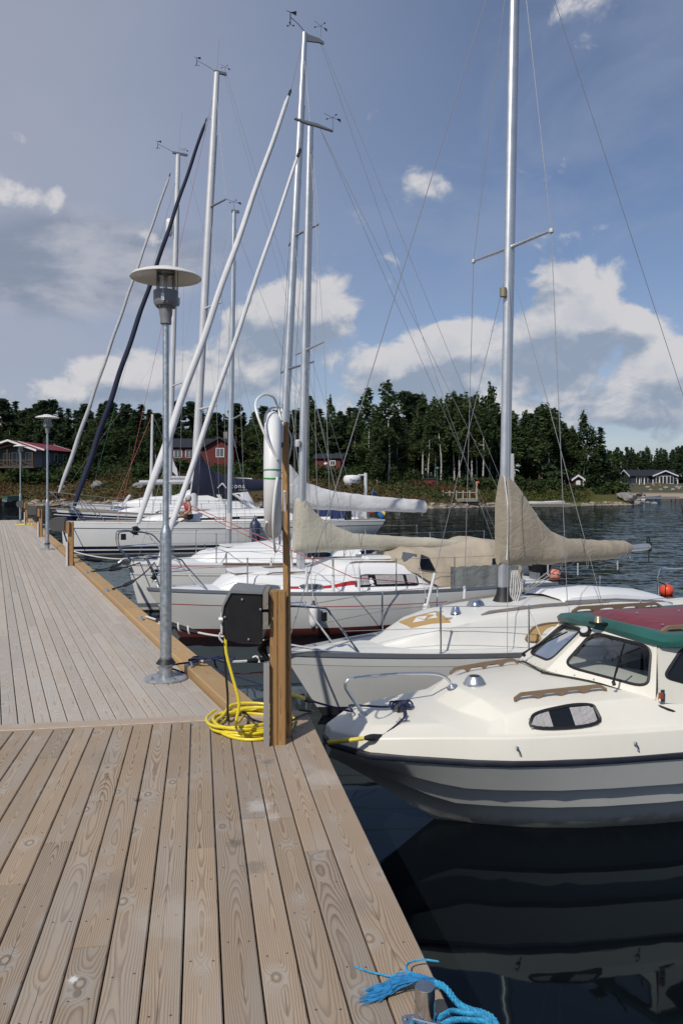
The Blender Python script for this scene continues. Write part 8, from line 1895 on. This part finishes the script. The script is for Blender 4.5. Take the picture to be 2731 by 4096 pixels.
p = gu(1945, 98.); gw = planked('sloping grey gangway running down from the landing to the water', p+Vector((0, 0, .1)), R(-12), 3.6, 1.0, .15, 'gangway', 8, 'grey_wood'); gw.rotation_euler = (0, R(9), R(-12)); gw['category'] = 'gangway'
bt = thing('table_set', 'orange wooden garden table in front of the blue bungalow', 'table', Vector((0, 0, 0))+gu(2625, 190.)+Vector((0, 0, .1))); m = MB(); m.box((0, 0, .75), (1.8, .8, .08)); m.build('table_top', 'edge_timber', bt, smooth=False)
for x in (-.7, .7): m = MB(); m.box((x, 0, .36), (.1, .6, .7)); m.build('leg', 'edge_timber', bt, smooth=False)
for (u, Y) in ((2600, 183), (2640, 182), (2660, 184), (2690, 181), (2705, 186), (2715, 183), (2588, 187), (2722, 188)): stone(gu(u, Y, .05), random.uniform(.35, .6), 'pale stone on the slope below the blue bungalow', 'pale stones below the bungalow').data = RK[2]

# ---- every tree is told apart by what it stands behind and how tall it stands there
MARK = [(120, 'above the red roofed house'), (330, 'behind the two small lamp posts'), (520, 'behind the navy furled sail'), (700, 'behind the near lamp post'), (960, 'behind the red house'), (1100, 'left of the lifebuoy'), (1250, 'behind the cream boat\'s mast'), (1400, 'above the small red shed'), (1530, 'left of the largest birch'), (1690, 'right of the largest birch'), (1900, 'above the wooden landing'), (2060, 'left of the beige covered mast'), (2200, 'right of the beige covered mast'), (2380, 'above the red playhouse'), (2500, 'left of the blue bungalow'), (9e9, 'behind the blue bungalow')]
KIND = {'dark pointed spruce': 'dark pointed spruce', 'dark round-topped pine': 'round-topped pine', 'leafy birch': 'leafy birch', 'slender white-stemmed birch': 'white-stemmed birch'}
ORD = ['', 'second ', 'third ', 'fourth ', 'fifth ', 'sixth ', 'seventh ', 'eighth ', 'ninth ', 'tenth ', 'eleventh ', 'twelfth ', 'thirteenth ', 'fourteenth ', 'fifteenth ', 'sixteenth ', 'seventeenth ', 'eighteenth ', 'nineteenth ', 'twentieth ', 'twenty-first ', 'twenty-second ', 'twenty-third ', 'twenty-fourth ', 'twenty-fifth ', 'twenty-sixth ']
G = {}
for o in COL.objects:
    if o.parent is None and o.get('category') == 'tree' and o.get('group'):
        p = o.location; u = CX+FPX*p.x/p.y; key = next(ph for lim, ph in MARK if u < lim); k = next(v for q, v in KIND.items() if o['label'].startswith(q)); G.setdefault((k, key), []).append(o)
for (k, key), L in G.items():
    L.sort(key=lambda o: -(o.location.z + o.scale.z*10 - HC)/o.location.y)
    for i, o in enumerate(L):
        if len(L) == 1: o['label'] = k+' in the wood '+key
        elif i == len(L)-1: o['label'] = 'shortest '+k+' in the wood '+key
        else: o['label'] = ORD[i]+'tallest '+k+' in the wood '+key
def number(group, fmt, last):
    L = sorted([o for o in COL.objects if o.parent is None and o.get('group') == group], key=lambda o: o.location.x/o.location.y)
    for i, o in enumerate(L): o['label'] = fmt % (('leftmost' if i == 0 else 'rightmost' if i == len(L)-1 else ORD[i].strip()), '' if i in (0, len(L)-1) else ' from the left')
number('bushes on the far bank', '%s green bush%s on the bank of the far shore', '')
number('pale stones below the bungalow', '%s pale stone%s on the slope below the blue bungalow', '')
number('stones in the water off the point', '%s dark stone%s in the water off the point', '')
